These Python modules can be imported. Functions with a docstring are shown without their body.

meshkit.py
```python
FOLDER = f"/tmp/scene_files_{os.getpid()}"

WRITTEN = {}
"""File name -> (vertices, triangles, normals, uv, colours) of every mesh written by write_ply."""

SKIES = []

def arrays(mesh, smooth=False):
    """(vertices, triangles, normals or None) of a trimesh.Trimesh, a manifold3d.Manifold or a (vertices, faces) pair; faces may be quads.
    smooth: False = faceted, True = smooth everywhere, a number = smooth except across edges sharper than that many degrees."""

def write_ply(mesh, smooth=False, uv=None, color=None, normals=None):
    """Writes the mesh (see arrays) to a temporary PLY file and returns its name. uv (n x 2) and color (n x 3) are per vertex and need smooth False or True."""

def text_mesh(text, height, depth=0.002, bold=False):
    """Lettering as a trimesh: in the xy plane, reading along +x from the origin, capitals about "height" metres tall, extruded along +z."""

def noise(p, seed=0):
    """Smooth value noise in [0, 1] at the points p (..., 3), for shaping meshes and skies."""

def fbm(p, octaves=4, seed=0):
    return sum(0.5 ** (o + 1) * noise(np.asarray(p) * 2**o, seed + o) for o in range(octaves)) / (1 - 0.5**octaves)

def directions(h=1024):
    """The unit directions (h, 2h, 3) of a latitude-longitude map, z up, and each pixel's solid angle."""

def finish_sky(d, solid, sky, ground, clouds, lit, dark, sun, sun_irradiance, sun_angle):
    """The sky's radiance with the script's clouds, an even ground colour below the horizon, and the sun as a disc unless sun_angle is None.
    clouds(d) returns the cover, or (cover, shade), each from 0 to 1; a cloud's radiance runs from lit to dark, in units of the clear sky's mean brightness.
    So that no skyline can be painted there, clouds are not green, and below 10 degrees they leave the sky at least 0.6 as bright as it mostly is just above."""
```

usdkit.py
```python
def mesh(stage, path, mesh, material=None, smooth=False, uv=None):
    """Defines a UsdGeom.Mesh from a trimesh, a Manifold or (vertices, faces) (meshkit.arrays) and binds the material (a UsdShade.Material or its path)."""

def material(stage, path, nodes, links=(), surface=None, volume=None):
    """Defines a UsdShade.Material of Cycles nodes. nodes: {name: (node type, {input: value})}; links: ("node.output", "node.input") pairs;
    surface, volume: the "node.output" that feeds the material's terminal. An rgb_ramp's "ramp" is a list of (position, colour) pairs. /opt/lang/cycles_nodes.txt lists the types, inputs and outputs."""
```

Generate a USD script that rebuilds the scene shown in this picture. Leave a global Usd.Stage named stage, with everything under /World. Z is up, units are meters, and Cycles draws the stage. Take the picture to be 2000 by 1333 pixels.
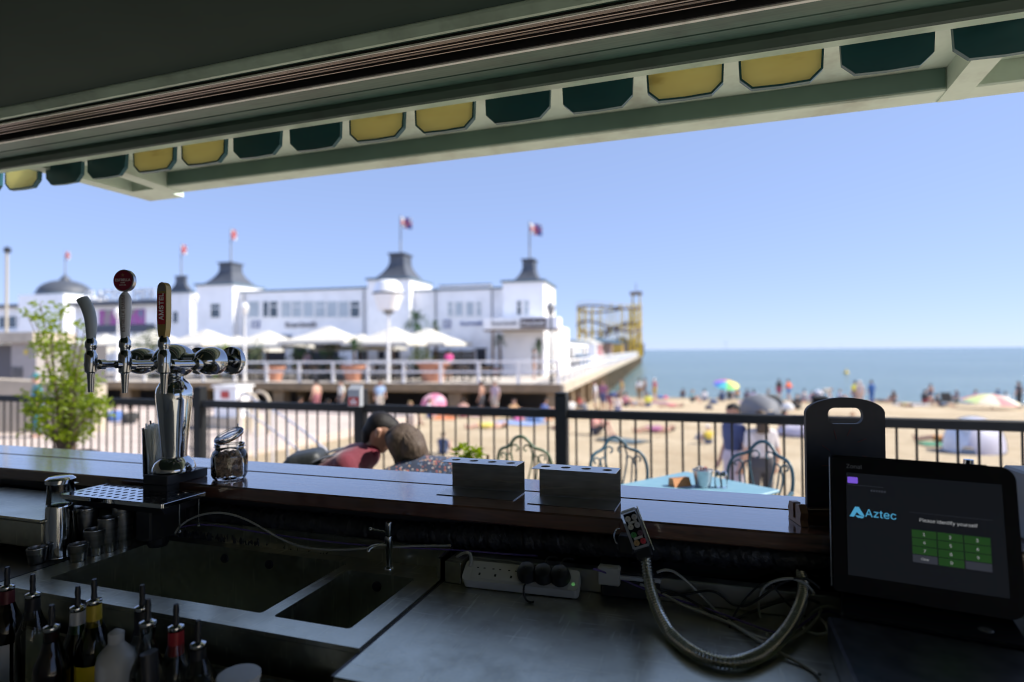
import math, random
import numpy as np, trimesh, manifold3d as m3, shapely.geometry as sg, shapely.ops
import usdkit, meshkit
from pxr import Usd, UsdGeom, UsdLux, UsdShade, Gf, Sdf, Vt

stage = Usd.Stage.CreateInMemory()
UsdGeom.SetStageUpAxis(stage, UsdGeom.Tokens.z)
UsdGeom.SetStageMetersPerUnit(stage, 1.0)
stage.SetDefaultPrim(UsdGeom.Xform.Define(stage, '/World').GetPrim())
UsdGeom.Scope.Define(stage, '/World/Looks')

# ------------------------------------------------------------------ camera
F = 1160.0                                  # focal length in pixels of the 2000 px wide photograph
YAW, PITCH, ROLL = math.radians(18.6), math.atan(18.5 / F), 0.0075
CAM = np.array([0, 0, 1.58])
_r = np.array([math.cos(YAW), math.sin(YAW), 0]); _f = np.array([-math.sin(YAW), math.cos(YAW), 0]); _u = np.array([0, 0, 1.0])
FW = _f * math.cos(PITCH) + _u * math.sin(PITCH)
_u0 = -_f * math.sin(PITCH) + _u * math.cos(PITCH)
RT = _r * math.cos(ROLL) - _u0 * math.sin(ROLL)
UP = _u0 * math.cos(ROLL) + _r * math.sin(ROLL)
cam = UsdGeom.Camera.Define(stage, '/World/camera')
cam.AddTransformOp().Set(Gf.Matrix4d(*RT, 0, *UP, 0, *(-FW), 0, *CAM, 1))
cam.CreateHorizontalApertureAttr(36.0); cam.CreateVerticalApertureAttr(36.0 * 682 / 1024)
cam.CreateFocalLengthAttr(36.0 * F / 2000)
cam.CreateClippingRangeAttr(Gf.Vec2f(0.05, 20000))
cam.CreateFStopAttr(1.2); cam.CreateFocusDistanceAttr(1.85)
cam.CreateExposureAttr(0.8)

# ------------------------------------------------------------------ sky and sun
SUN = np.array([0.82, 0.27, 0.0]); SUN /= np.linalg.norm(SUN)
ELEV = math.radians(44)
SUN = np.array([SUN[0] * math.cos(ELEV), SUN[1] * math.cos(ELEV), math.sin(ELEV)])
dome = UsdLux.DomeLight.Define(stage, '/World/sky')
dome.CreateIntensityAttr(1.0)
skym = usdkit.material(stage, '/World/Looks/sky', {
    "s": ("sky_texture", {"sky_type": "single_scattering", "sun_disc": False, "sun_elevation": ELEV, "sun_rotation": math.atan2(SUN[0], SUN[1]),
                          "air_density": 0.6, "aerosol_density": 0.1, "ozone_density": 6.0}),
    "g": ("gamma", {"gamma": 0.36}), "t": ("mix", {"mix_type": "multiply", "fac": 1.0, "color2": (1.50, 1.66, 2.22)}),      # gamma flattens the sky's contrast, the tint brightens and blues it
    "b": ("background_shader", {"strength": 0.15})}, [("s.color", "g.color"), ("g.color", "t.color1"), ("t.color", "b.color")], surface="b.background")
UsdShade.MaterialBindingAPI.Apply(dome.GetPrim()).Bind(skym)
dome.GetPrim().SetCustomDataByKey('kind', 'structure')
sun = UsdLux.DistantLight.Define(stage, '/World/sun')
sun.CreateIntensityAttr(1.2); sun.CreateAngleAttr(0.53); sun.CreateNormalizeAttr(True); sun.CreateColorAttr(Gf.Vec3f(1, 0.95, 0.87))
_z = SUN; _x = np.cross([0, 0, 1], _z); _x /= np.linalg.norm(_x); _y = np.cross(_z, _x)
sun.AddTransformOp().Set(Gf.Matrix4d(*_x, 0, *_y, 0, *_z, 0, 0, 0, 30, 1))

# ------------------------------------------------------------------ where a sight line meets a plane
def ray(u, v): return FW + (u - 1000) / F * RT + (666.5 - v) / F * UP
def atZ(u, v, z): d = ray(u, v); return CAM + d * ((z - CAM[2]) / d[2])
def atY(u, v, y): d = ray(u, v); return CAM + d * (y / d[1])
def atD(u, v, dd): return CAM + ray(u, v) * dd
def ground(y): return np.where(np.asarray(y) < 11, -1.0, -1.0 - 0.0398 * (np.asarray(y) - 11))
def atG(u, v):
    d = ray(u, v); lo, hi = 1.0, 400.0
    for _ in range(60):
        m = (lo + hi) / 2; p = CAM + d * m
        if p[2] > ground(p[1]): lo = m
        else: hi = m
    return CAM + d * lo

# ------------------------------------------------------------------ materials
MATS = {}
def mat(name, col, rough=0.5, metal=0.0, var=0.0, scale=6.0, bump=0.0, bscale=40.0, stretch=(1, 1, 1), coat=0.0, coat_rough=0.05, ior=1.5, spec=0.5, sheen=0.0, rvar=0.0, bdist=0.01, dirt=None, dscale=2.0, damount=0.5):
    if name in MATS: return MATS[name]
    n = {"p": ("principled_bsdf", {"base_color": col, "roughness": rough, "metallic": metal, "coat_weight": coat, "coat_roughness": coat_rough, "ior": ior, "specular_ior_level": spec, "sheen_weight": sheen})}
    l = []
    if var or bump or rvar or dirt:
        n["t"] = ("texture_coordinate", {})
        n["m"] = ("mapping", {"scale": stretch}); l.append(("t.object", "m.vector"))
    last = None
    if var:
        n["n"] = ("noise_texture", {"scale": scale, "detail": 5.0, "roughness": 0.6}); l.append(("m.vector", "n.vector"))
        c = np.array(col)
        n["r"] = ("rgb_ramp", {"ramp": [(0.28, tuple(np.clip(c * (1 - var), 0, 1))), (0.5, tuple(c)), (0.72, tuple(np.clip(c * (1 + var), 0, 1)))]})
        l.append(("n.fac", "r.fac")); last = "r.color"
    if dirt is not None:
        n["dn"] = ("noise_texture", {"scale": dscale, "detail": 6.0, "roughness": 0.65}); l.append(("t.object", "dn.vector"))
        n["dr"] = ("map_range", {"from_min": 0.5, "from_max": 0.72, "to_min": 0.0, "to_max": damount, "clamp": True}); l.append(("dn.fac", "dr.value"))
        n["dm"] = ("mix", {"color1": col, "color2": dirt}); l.append(("dr.result", "dm.fac"))
        if last: l.append((last, "dm.color1"))
        last = "dm.color"
    if last: l.append((last, "p.base_color"))
    if rvar:
        n["rn"] = ("noise_texture", {"scale": scale * 1.7, "detail": 4.0}); l.append(("m.vector", "rn.vector"))
        n["rr"] = ("map_range", {"from_min": 0.3, "from_max": 0.7, "to_min": max(0.02, rough - rvar), "to_max": rough + rvar}); l += [("rn.fac", "rr.value"), ("rr.result", "p.roughness")]
    if bump:
        n["bn"] = ("noise_texture", {"scale": bscale, "detail": 4.0}); l.append(("m.vector", "bn.vector"))
        n["b"] = ("bump", {"strength": bump, "distance": bdist}); l += [("bn.fac", "b.height"), ("b.normal", "p.normal")]
    MATS[name] = usdkit.material(stage, '/World/Looks/' + name, n, l, surface="p.BSDF")
    return MATS[name]

def cloth(col, rough=0.85):
    return mat('cloth_' + '_'.join('%02d' % int(round(c * 99)) for c in col), col, rough, var=0.12, scale=9, bump=0.15, bscale=25, sheen=0.2)

def glow(name, col, strength):
    MATS[name] = usdkit.material(stage, '/World/Looks/' + name, {"p": ("principled_bsdf", {"base_color": tuple(c * 0.2 for c in col), "roughness": 0.25, "emission_color": col, "emission_strength": strength})}, [], surface="p.BSDF")
    return MATS[name]

def leafmat(name, c1, c2, trans=0.45):
    MATS[name] = usdkit.material(stage, '/World/Looks/' + name, {
        "g": ("geometry", {}), "r": ("rgb_ramp", {"ramp": [(0.0, c1), (1.0, c2)]}),
        "p": ("principled_bsdf", {"roughness": 0.45, "specular_ior_level": 0.4}), "t": ("translucent_bsdf", {}),
        "h": ("hsv", {"value": 1.6, "saturation": 1.1}), "m": ("mix_closure", {"fac": trans})},
        [("g.random_per_island", "r.fac"), ("r.color", "p.base_color"), ("r.color", "h.color"), ("h.color", "t.color"), ("p.BSDF", "m.closure1"), ("t.BSDF", "m.closure2")], surface="m.closure")
    return MATS[name]

def clearglass(name, tint=(1, 1, 1), rough=0.0):
    MATS[name] = usdkit.material(stage, '/World/Looks/' + name, {
        "f": ("fresnel", {"IOR": 1.5}), "t": ("transparent_bsdf", {"color": tint}), "g": ("glossy_bsdf", {"color": (1, 1, 1), "roughness": rough}), "m": ("mix_closure", {})},
        [("f.fac", "m.fac"), ("t.BSDF", "m.closure1"), ("g.BSDF", "m.closure2")], surface="m.closure")
    return MATS[name]

white_paint = mat('white_render', (0.86, 0.85, 0.85), 0.75, var=0.04, scale=1.2, dirt=(0.55, 0.53, 0.5), dscale=0.7, damount=0.35)
white_gloss = mat('white_gloss_paint', (0.82, 0.81, 0.79), 0.4, var=0.04, scale=3, dirt=(0.5, 0.42, 0.34), dscale=3, damount=0.3)
slate = mat('slate_roof', (0.07, 0.08, 0.10), 0.55, var=0.3, scale=4, bump=0.3, bscale=12)
coping = mat('blue_grey_coping', (0.10, 0.15, 0.19), 0.5, var=0.15)
glass_dark = mat('window_glass', (0.05, 0.065, 0.075), 0.06, var=0.4, scale=0.8, spec=0.9)
glass_blind = mat('window_with_blind', (0.42, 0.46, 0.48), 0.15, var=0.15, scale=0.6, spec=0.8)
dark_open = mat('dark_interior', (0.025, 0.025, 0.03), 0.8, var=0.4, scale=0.7)
canvas = mat('cream_canvas', (0.60, 0.57, 0.50), 0.9, var=0.04, scale=2)
timber = mat('brown_timber', (0.20, 0.13, 0.075), 0.7, var=0.3, scale=3, bump=0.3)
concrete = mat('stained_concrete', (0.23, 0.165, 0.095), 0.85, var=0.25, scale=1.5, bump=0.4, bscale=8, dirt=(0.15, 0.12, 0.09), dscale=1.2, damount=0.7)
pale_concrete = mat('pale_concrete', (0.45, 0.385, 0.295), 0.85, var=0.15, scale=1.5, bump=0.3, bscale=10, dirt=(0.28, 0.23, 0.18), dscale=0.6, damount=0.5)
terracotta = mat('terracotta', (0.42, 0.20, 0.13), 0.8, var=0.15, scale=5)
black_paint = mat('black_metal_paint', (0.012, 0.013, 0.014), 0.55, spec=0.25, var=0.2, scale=10, bump=0.08, bscale=60)
chrome = mat('chrome', (0.54, 0.56, 0.58), 0.06, 1.0, rvar=0.02, scale=8)
dark_chrome = mat('smoked_chrome', (0.38, 0.40, 0.42), 0.07, 1.0, rvar=0.03, scale=8)
def steelmat():
    n = {"t": ("texture_coordinate", {}), "d": ("noise_texture", {"scale": 7.0, "detail": 6.0, "roughness": 0.65}), "r": ("rgb_ramp", {"ramp": [(0.35, (0.56, 0.555, 0.45)), (0.55, (0.52, 0.52, 0.42)), (0.72, (0.38, 0.38, 0.31))]}), "p": ("principled_bsdf", {"metallic": 1.0}),
         "ma": ("mapping", {"scale": (9, 90, 9), "rotation": (0, 0, 0.4)}), "na": ("noise_texture", {"scale": 1.0, "detail": 2.0}), "ra": ("map_range", {"from_min": 0.62, "from_max": 0.70, "to_min": 0.0, "to_max": 0.04, "clamp": True}),
         "mb": ("mapping", {"scale": (80, 8, 8), "rotation": (0, 0, -0.7)}), "nb": ("noise_texture", {"scale": 1.0, "detail": 2.0}), "rb": ("map_range", {"from_min": 0.63, "from_max": 0.71, "to_min": 0.0, "to_max": 0.04, "clamp": True}),
         "ro": ("map_range", {"from_min": 0.3, "from_max": 0.7, "to_min": 0.25, "to_max": 0.34}), "a1": ("math", {"math_type": "add"}), "a2": ("math", {"math_type": "add"}),
         "v": ("voronoi_texture", {"scale": 38.0}), "vs": ("map_range", {"from_min": 0.03, "from_max": 0.12, "to_min": 0.05, "to_max": 0.0, "clamp": True}), "a3": ("math", {"math_type": "add"})}
    l = [("t.object", "d.vector"), ("d.fac", "r.fac"), ("r.color", "p.base_color"), ("t.object", "ma.vector"), ("ma.vector", "na.vector"), ("na.fac", "ra.value"), ("t.object", "mb.vector"), ("mb.vector", "nb.vector"), ("nb.fac", "rb.value"),
         ("d.fac", "ro.value"), ("ra.result", "a1.value1"), ("rb.result", "a1.value2"), ("a1.value", "a2.value1"), ("ro.result", "a2.value2"), ("t.object", "v.vector"), ("v.distance", "vs.value"), ("a2.value", "a3.value1"), ("vs.result", "a3.value2"), ("a3.value", "p.roughness")]
    return usdkit.material(stage, '/World/Looks/brushed_steel', n, l, surface="p.BSDF")
steel = steelmat()
steel_sheet = mat('folded_steel_sheet', (0.45, 0.45, 0.44), 0.28, 1.0, var=0.06, scale=3, stretch=(1, 1, 10), rvar=0.05, dirt=(0.32, 0.3, 0.27), dscale=9, damount=0.35)
black_plastic = mat('black_plastic', (0.012, 0.012, 0.013), 0.42, var=0.2, scale=20, rvar=0.08)
gloss_black = mat('gloss_black', (0.007, 0.007, 0.008), 0.28, var=0.2, scale=20, spec=0.22)
white_plastic = mat('white_plastic', (0.46, 0.455, 0.43), 0.45, var=0.05, scale=12, dirt=(0.38, 0.36, 0.33), dscale=14, damount=0.4)
grey_plastic = mat('grey_plastic', (0.22, 0.23, 0.24), 0.45, var=0.08, scale=12)
sage = mat('lit_sage_green', (0.42, 0.55, 0.43), 0.45, var=0.1, scale=3, stretch=(0.6, 3, 3), dirt=(0.16, 0.19, 0.15), dscale=4, damount=0.55, bump=0.12, bscale=14)  # paler copy of the ceiling green, the light on the trim put into it
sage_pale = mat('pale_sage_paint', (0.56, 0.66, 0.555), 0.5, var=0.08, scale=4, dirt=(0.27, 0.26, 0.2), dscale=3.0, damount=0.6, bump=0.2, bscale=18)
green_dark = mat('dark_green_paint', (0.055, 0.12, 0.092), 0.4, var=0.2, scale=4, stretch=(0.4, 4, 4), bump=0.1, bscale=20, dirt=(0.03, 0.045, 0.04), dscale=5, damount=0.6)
shaded_ceiling_green = mat('shaded_ceiling_green', (0.03, 0.052, 0.042), 0.75, var=0.1, scale=2, spec=0.12)  # darker copy of the trim green, the shade of the ceiling put into it
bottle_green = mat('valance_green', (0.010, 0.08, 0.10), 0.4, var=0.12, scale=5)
def yellowmat():
    n = {"t": ("texture_coordinate", {}), "m": ("mapping", {"scale": (1, 1, 3)}), "n": ("noise_texture", {"scale": 5.0, "detail": 6.0}), "r": ("rgb_ramp", {"ramp": [(0.3, (0.88, 0.83, 0.48)), (0.6, (0.84, 0.77, 0.42)), (0.78, (0.62, 0.53, 0.25))]}),
         "p": ("principled_bsdf", {"roughness": 0.45}), "q": ("translucent_bsdf", {}), "x": ("mix_closure", {"fac": 0.6})}
    return usdkit.material(stage, '/World/Looks/valance_yellow', n, [("t.object", "m.vector"), ("m.vector", "n.vector"), ("n.fac", "r.fac"), ("r.color", "p.base_color"), ("r.color", "q.color"), ("p.BSDF", "x.closure1"), ("q.BSDF", "x.closure2")], surface="x.closure")
valance_yellow = yellowmat()
alu = mat('bronze_aluminium', (0.42, 0.36, 0.34), 0.3, 1.0, var=0.1, scale=5)
white_lip = mat('white_lip', (0.80, 0.80, 0.74), 0.5, var=0.08, scale=8, dirt=(0.2, 0.19, 0.16), dscale=7)
water_blue = mat('blue_lacquer_table', (0.15, 0.29, 0.37), 0.45, var=0.05, scale=4, dirt=(0.3, 0.45, 0.5), dscale=5, damount=0.3)
blue_cast = mat('blue_cast_aluminium', (0.032, 0.085, 0.115), 0.35, var=0.2, scale=20, bump=0.1, bscale=50)
green_cast = mat('green_cast_aluminium', (0.085, 0.13, 0.07), 0.4, var=0.2, scale=20, bump=0.1, bscale=50)
orange_wood = mat('orange_wood', (0.50, 0.20, 0.06), 0.5, var=0.2, scale=20, stretch=(1, 8, 8))
skin_light = mat('skin_light', (0.55, 0.33, 0.24), 0.5, var=0.06, scale=12)
skin_tan = mat('skin_tan', (0.40, 0.22, 0.15), 0.5, var=0.06, scale=12)
red_sign = mat('red_sign', (0.42, 0.05, 0.04), 0.5, var=0.1)
brown_sign = mat('brown_sign', (0.055, 0.03, 0.028), 0.5)
blue_letter = mat('blue_lettering', (0.08, 0.12, 0.30), 0.5)
grey_letter = mat('grey_lettering', (0.20, 0.19, 0.20), 0.5)
yellow_paint = mat('yellow_paint', (0.58, 0.40, 0.02), 0.5, var=0.15, scale=3)
rust_rail = mat('brown_track_paint', (0.10, 0.06, 0.05), 0.6, var=0.2)
clear = clearglass('clear_glass', (0.985, 0.995, 0.99))
smoke_glass = clearglass('dusky_glass', (0.75, 0.78, 0.76))

def woodmat():
    n = {"t": ("texture_coordinate", {}), "m": ("mapping", {"scale": (1.2, 14, 14)}), "n": ("noise_texture", {"scale": 3.0, "detail": 7.0, "roughness": 0.65, "distortion": 0.6}),
         "r": ("rgb_ramp", {"ramp": [(0.25, (0.035, 0.014, 0.009)), (0.5, (0.085, 0.034, 0.02)), (0.75, (0.14, 0.06, 0.035))]}),
         "n2": ("noise_texture", {"scale": 9.0, "detail": 5.0}), "rr": ("map_range", {"from_min": 0.3, "from_max": 0.7, "to_min": 0.10, "to_max": 0.2}),
         "b": ("bump", {"strength": 0.10, "distance": 0.004}), "n3": ("noise_texture", {"scale": 26.0, "detail": 3.0}), "m2": ("mapping", {"scale": (0.5, 6, 6)}), 
         "p": ("principled_bsdf", {"ior": 1.75, "specular_ior_level": 0.6, "coat_weight": 1.0, "coat_roughness": 0.10, "coat_ior": 1.6})}
    l = [("t.object", "m.vector"), ("m.vector", "n.vector"), ("n.fac", "r.fac"), ("r.color", "p.base_color"), ("t.object", "m2.vector"), ("m2.vector", "n2.vector"), ("n2.fac", "rr.value"), ("rr.result", "p.roughness"),
         ("m2.vector", "n3.vector"), ("n3.fac", "b.height"), ("b.normal", "p.normal")]
    return usdkit.material(stage, '/World/Looks/varnished_mahogany', n, l, surface="p.BSDF")
mahogany = woodmat()

def sandmat():
    n = {"g": ("geometry", {}), "n": ("noise_texture", {"scale": 0.35, "detail": 8.0, "roughness": 0.65}), "r": ("rgb_ramp", {"ramp": [(0.3, (0.40, 0.305, 0.195)), (0.55, (0.51, 0.415, 0.285)), (0.75, (0.58, 0.48, 0.345))]}),
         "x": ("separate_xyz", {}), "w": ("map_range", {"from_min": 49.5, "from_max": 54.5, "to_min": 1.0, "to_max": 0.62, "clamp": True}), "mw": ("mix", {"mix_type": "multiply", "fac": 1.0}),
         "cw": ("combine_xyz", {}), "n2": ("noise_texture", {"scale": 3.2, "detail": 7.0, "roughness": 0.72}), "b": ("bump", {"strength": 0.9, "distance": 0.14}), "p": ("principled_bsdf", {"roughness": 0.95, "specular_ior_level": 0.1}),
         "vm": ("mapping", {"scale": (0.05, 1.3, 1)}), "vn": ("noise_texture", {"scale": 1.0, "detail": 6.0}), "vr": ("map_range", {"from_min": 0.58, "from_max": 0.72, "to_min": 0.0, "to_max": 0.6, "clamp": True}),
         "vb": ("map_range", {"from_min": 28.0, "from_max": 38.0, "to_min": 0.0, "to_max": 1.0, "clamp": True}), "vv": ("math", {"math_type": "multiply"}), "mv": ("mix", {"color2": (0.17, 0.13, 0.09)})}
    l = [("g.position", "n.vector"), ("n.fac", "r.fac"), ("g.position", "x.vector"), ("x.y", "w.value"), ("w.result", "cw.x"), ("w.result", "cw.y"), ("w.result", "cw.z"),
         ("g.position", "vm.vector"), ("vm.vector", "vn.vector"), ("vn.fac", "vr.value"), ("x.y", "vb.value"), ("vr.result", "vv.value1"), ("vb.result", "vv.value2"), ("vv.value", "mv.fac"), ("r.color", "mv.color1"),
         ("mv.color", "mw.color1"), ("cw.vector", "mw.color2"), ("mw.color", "p.base_color"), ("g.position", "n2.vector"), ("n2.fac", "b.height"), ("b.normal", "p.normal")]
    return usdkit.material(stage, '/World/Looks/dry_sand', n, l, surface="p.BSDF")

def seamat():
    n = {"g": ("geometry", {}), "m": ("mapping", {"scale": (0.45, 1.0, 1.0)}), "n": ("noise_texture", {"scale": 1.1, "detail": 6.0, "roughness": 0.6}), "b": ("bump", {"strength": 1.0, "distance": 0.6}),
         "n2": ("noise_texture", {"scale": 0.03, "detail": 5.0, "roughness": 0.6}), "m2": ("mapping", {"scale": (0.3, 1.0, 1.0)}),
         "r": ("rgb_ramp", {"ramp": [(0.3, (0.10, 0.165, 0.17)), (0.6, (0.13, 0.198, 0.195)), (0.8, (0.165, 0.225, 0.215))]}), "p": ("principled_bsdf", {"roughness": 0.18, "ior": 1.33})}
    n["m3"] = ("mapping", {"scale": (0.12, 0.9, 1.0)}); n["n3"] = ("noise_texture", {"scale": 0.7, "detail": 5.0, "roughness": 0.7}); n["r3"] = ("map_range", {"from_min": 0.64, "from_max": 0.74, "to_min": 0.0, "to_max": 0.7, "clamp": True}); n["x3"] = ("mix", {"color2": (0.5, 0.54, 0.54)})  # pale streaks paint glints into the water colour
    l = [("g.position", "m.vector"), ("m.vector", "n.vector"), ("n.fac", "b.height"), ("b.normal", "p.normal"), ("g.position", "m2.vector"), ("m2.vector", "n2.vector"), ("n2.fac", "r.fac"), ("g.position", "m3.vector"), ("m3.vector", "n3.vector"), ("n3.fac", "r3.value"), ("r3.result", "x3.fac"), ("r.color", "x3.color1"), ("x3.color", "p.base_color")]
    return usdkit.material(stage, '/World/Looks/sea_water', n, l, surface="p.BSDF")

def floralmat():
    n = {"t": ("texture_coordinate", {}), "v": ("voronoi_texture", {"scale": 62.0}), "s": ("map_range", {"from_min": 0.30, "from_max": 0.38, "to_min": 1.0, "to_max": 0.0, "clamp": True}),
         "sc": ("separate_color", {}), "r": ("rgb_ramp", {"ramp": [(0.0, (0.45, 0.12, 0.08)), (0.35, (0.50, 0.30, 0.18)), (0.6, (0.45, 0.42, 0.42)), (0.8, (0.06, 0.12, 0.24)), (1.0, (0.35, 0.16, 0.12))], "interpolate": False}),
         "m": ("mix", {"color1": (0.022, 0.035, 0.07)}), "p": ("principled_bsdf", {"roughness": 0.85, "sheen_weight": 0.2}), "nb": ("noise_texture", {"scale": 14.0, "detail": 3.0}), "b": ("bump", {"strength": 0.4, "distance": 0.02})}
    l = [("t.object", "v.vector"), ("v.distance", "s.value"), ("s.result", "m.fac"), ("v.color", "sc.color"), ("sc.r", "r.fac"), ("r.color", "m.color2"), ("m.color", "p.base_color"), ("t.object", "nb.vector"), ("nb.fac", "b.height"), ("b.normal", "p.normal")]
    return usdkit.material(stage, '/World/Looks/floral_print_cloth', n, l, surface="p.BSDF")
def hairmat(name, c1, c2, sx=(30, 30, 3)):
    n = {"t": ("texture_coordinate", {}), "m": ("mapping", {"scale": sx}), "n": ("noise_texture", {"scale": 3.0, "detail": 5.0, "roughness": 0.6}), "r": ("rgb_ramp", {"ramp": [(0.3, c1), (0.7, c2)]}),
         "b": ("bump", {"strength": 0.35, "distance": 0.006}), "p": ("principled_bsdf", {"roughness": 0.6, "specular_ior_level": 0.25})}
    l = [("t.object", "m.vector"), ("m.vector", "n.vector"), ("n.fac", "r.fac"), ("r.color", "p.base_color"), ("n.fac", "b.height"), ("b.normal", "p.normal")]
    MATS[name] = usdkit.material(stage, '/World/Looks/' + name, n, l, surface="p.BSDF"); return MATS[name]
hair_black = hairmat('black_hair', (0.006, 0.005, 0.005), (0.018, 0.014, 0.012), (40, 40, 40))
hair_brown = hairmat('brown_hair', (0.022, 0.015, 0.010), (0.13, 0.092, 0.066), (70, 70, 5))
hair_blond = hairmat('fair_hair', (0.20, 0.13, 0.06), (0.4, 0.28, 0.14))

# ------------------------------------------------------------------ mesh helpers
def cat(*ms):
    out = []
    for m in ms:
        out += list(m) if isinstance(m, (list, tuple)) else [m]
    return trimesh.util.concatenate([m if isinstance(m, trimesh.Trimesh) else man(m) for m in out])
def man(m):
    q = m.to_mesh(); return trimesh.Trimesh(np.array(q.vert_properties[:, :3]), np.array(q.tri_verts), process=False)
def box(x0, x1, y0, y1, z0, z1, ch=0.0):
    x0, x1, y0, y1, z0, z1 = min(x0, x1), max(x0, x1), min(y0, y1), max(y0, y1), min(z0, z1), max(z0, z1)
    if not ch:
        b = trimesh.creation.box((x1 - x0, y1 - y0, z1 - z0)); b.apply_translation(((x0 + x1) / 2, (y0 + y1) / 2, (z0 + z1) / 2)); return b
    ch = min(ch, (x1 - x0) / 2.01, (y1 - y0) / 2.01, (z1 - z0) / 2.01); P = []
    for x, sx in ((x0, 1), (x1, -1)):
        for y, sy in ((y0, 1), (y1, -1)):
            for z, sz in ((z0, 1), (z1, -1)):
                P += [(x + sx * ch, y + sy * ch, z), (x + sx * ch, y, z + sz * ch), (x, y + sy * ch, z + sz * ch)]
    return trimesh.convex.convex_hull(np.array(P))
def frames(P):
    P = np.asarray(P, float); T = np.gradient(P, axis=0); T /= np.maximum(np.linalg.norm(T, axis=1, keepdims=True), 1e-9)
    a = np.array([0, 0, 1.0]) if abs(T[0][2]) < 0.9 else np.array([1.0, 0, 0])
    n = np.cross(T[0], a); n /= np.linalg.norm(n); N = [n]
    for i in range(1, len(P)):
        n = N[-1] - T[i] * (N[-1] @ T[i]); n /= max(np.linalg.norm(n), 1e-9); N.append(n)
    N = np.array(N); return T, N, np.cross(T, N)
def tube(P, r, seg=8, flat=1.0):
    P = np.asarray(P, float); T, N, B = frames(P); r = np.broadcast_to(np.asarray(r, float), (len(P),))
    a = np.linspace(0, 2 * np.pi, seg, endpoint=False)
    V = P[:, None] + r[:, None, None] * (np.cos(a)[None, :, None] * N[:, None] + flat * np.sin(a)[None, :, None] * B[:, None])
    n = len(P); V = V.reshape(-1, 3); i = np.arange(n - 1)[:, None] * seg; j = np.arange(seg)[None]; k = (j + 1) % seg
    q = np.stack([i + j, i + k, i + seg + k, i + seg + j], -1).reshape(-1, 4)
    Fc = np.vstack([q[:, [0, 1, 2]], q[:, [0, 2, 3]]]); V = np.vstack([V, P[0], P[-1]]); c0, c1 = n * seg, n * seg + 1
    jj = np.arange(seg); Fc = np.vstack([Fc, np.stack([np.full(seg, c0), (jj + 1) % seg, jj], 1), np.stack([np.full(seg, c1), (n - 1) * seg + jj, (n - 1) * seg + (jj + 1) % seg], 1)])
    return trimesh.Trimesh(V, Fc, process=False)
def spline(P, n=40):
    from scipy.interpolate import CubicSpline
    P = np.asarray(P, float); s = np.r_[0, np.cumsum(np.linalg.norm(np.diff(P, axis=0), axis=1) ** 0.5 + 1e-6)]
    return CubicSpline(s, P)(np.linspace(0, s[-1], n))
def lathe(prof, seg=24, a0=0.0):
    prof = np.asarray(prof, float); a = np.linspace(0, 2 * np.pi, seg, endpoint=False) + a0
    V = np.stack([prof[:, None, 0] * np.cos(a), prof[:, None, 0] * np.sin(a), np.broadcast_to(prof[:, None, 1], (len(prof), seg))], -1).reshape(-1, 3)
    i = np.arange(len(prof) - 1)[:, None] * seg; j = np.arange(seg)[None]; k = (j + 1) % seg
    q = np.stack([i + j, i + k, i + seg + k, i + seg + j], -1).reshape(-1, 4)
    m = trimesh.Trimesh(V, np.vstack([q[:, [0, 1, 2]], q[:, [0, 2, 3]]]), process=False)
    m.update_faces(m.area_faces > 1e-14); return m
def put(m, loc=(0, 0, 0), rz=0.0, rx=0.0, ry=0.0, s=1.0):
    m = m.copy(); M = trimesh.transformations.euler_matrix(rx, ry, rz, 'sxyz'); M[:3, :3] *= s; M[:3, 3] = loc; m.apply_transform(M); return m
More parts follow.
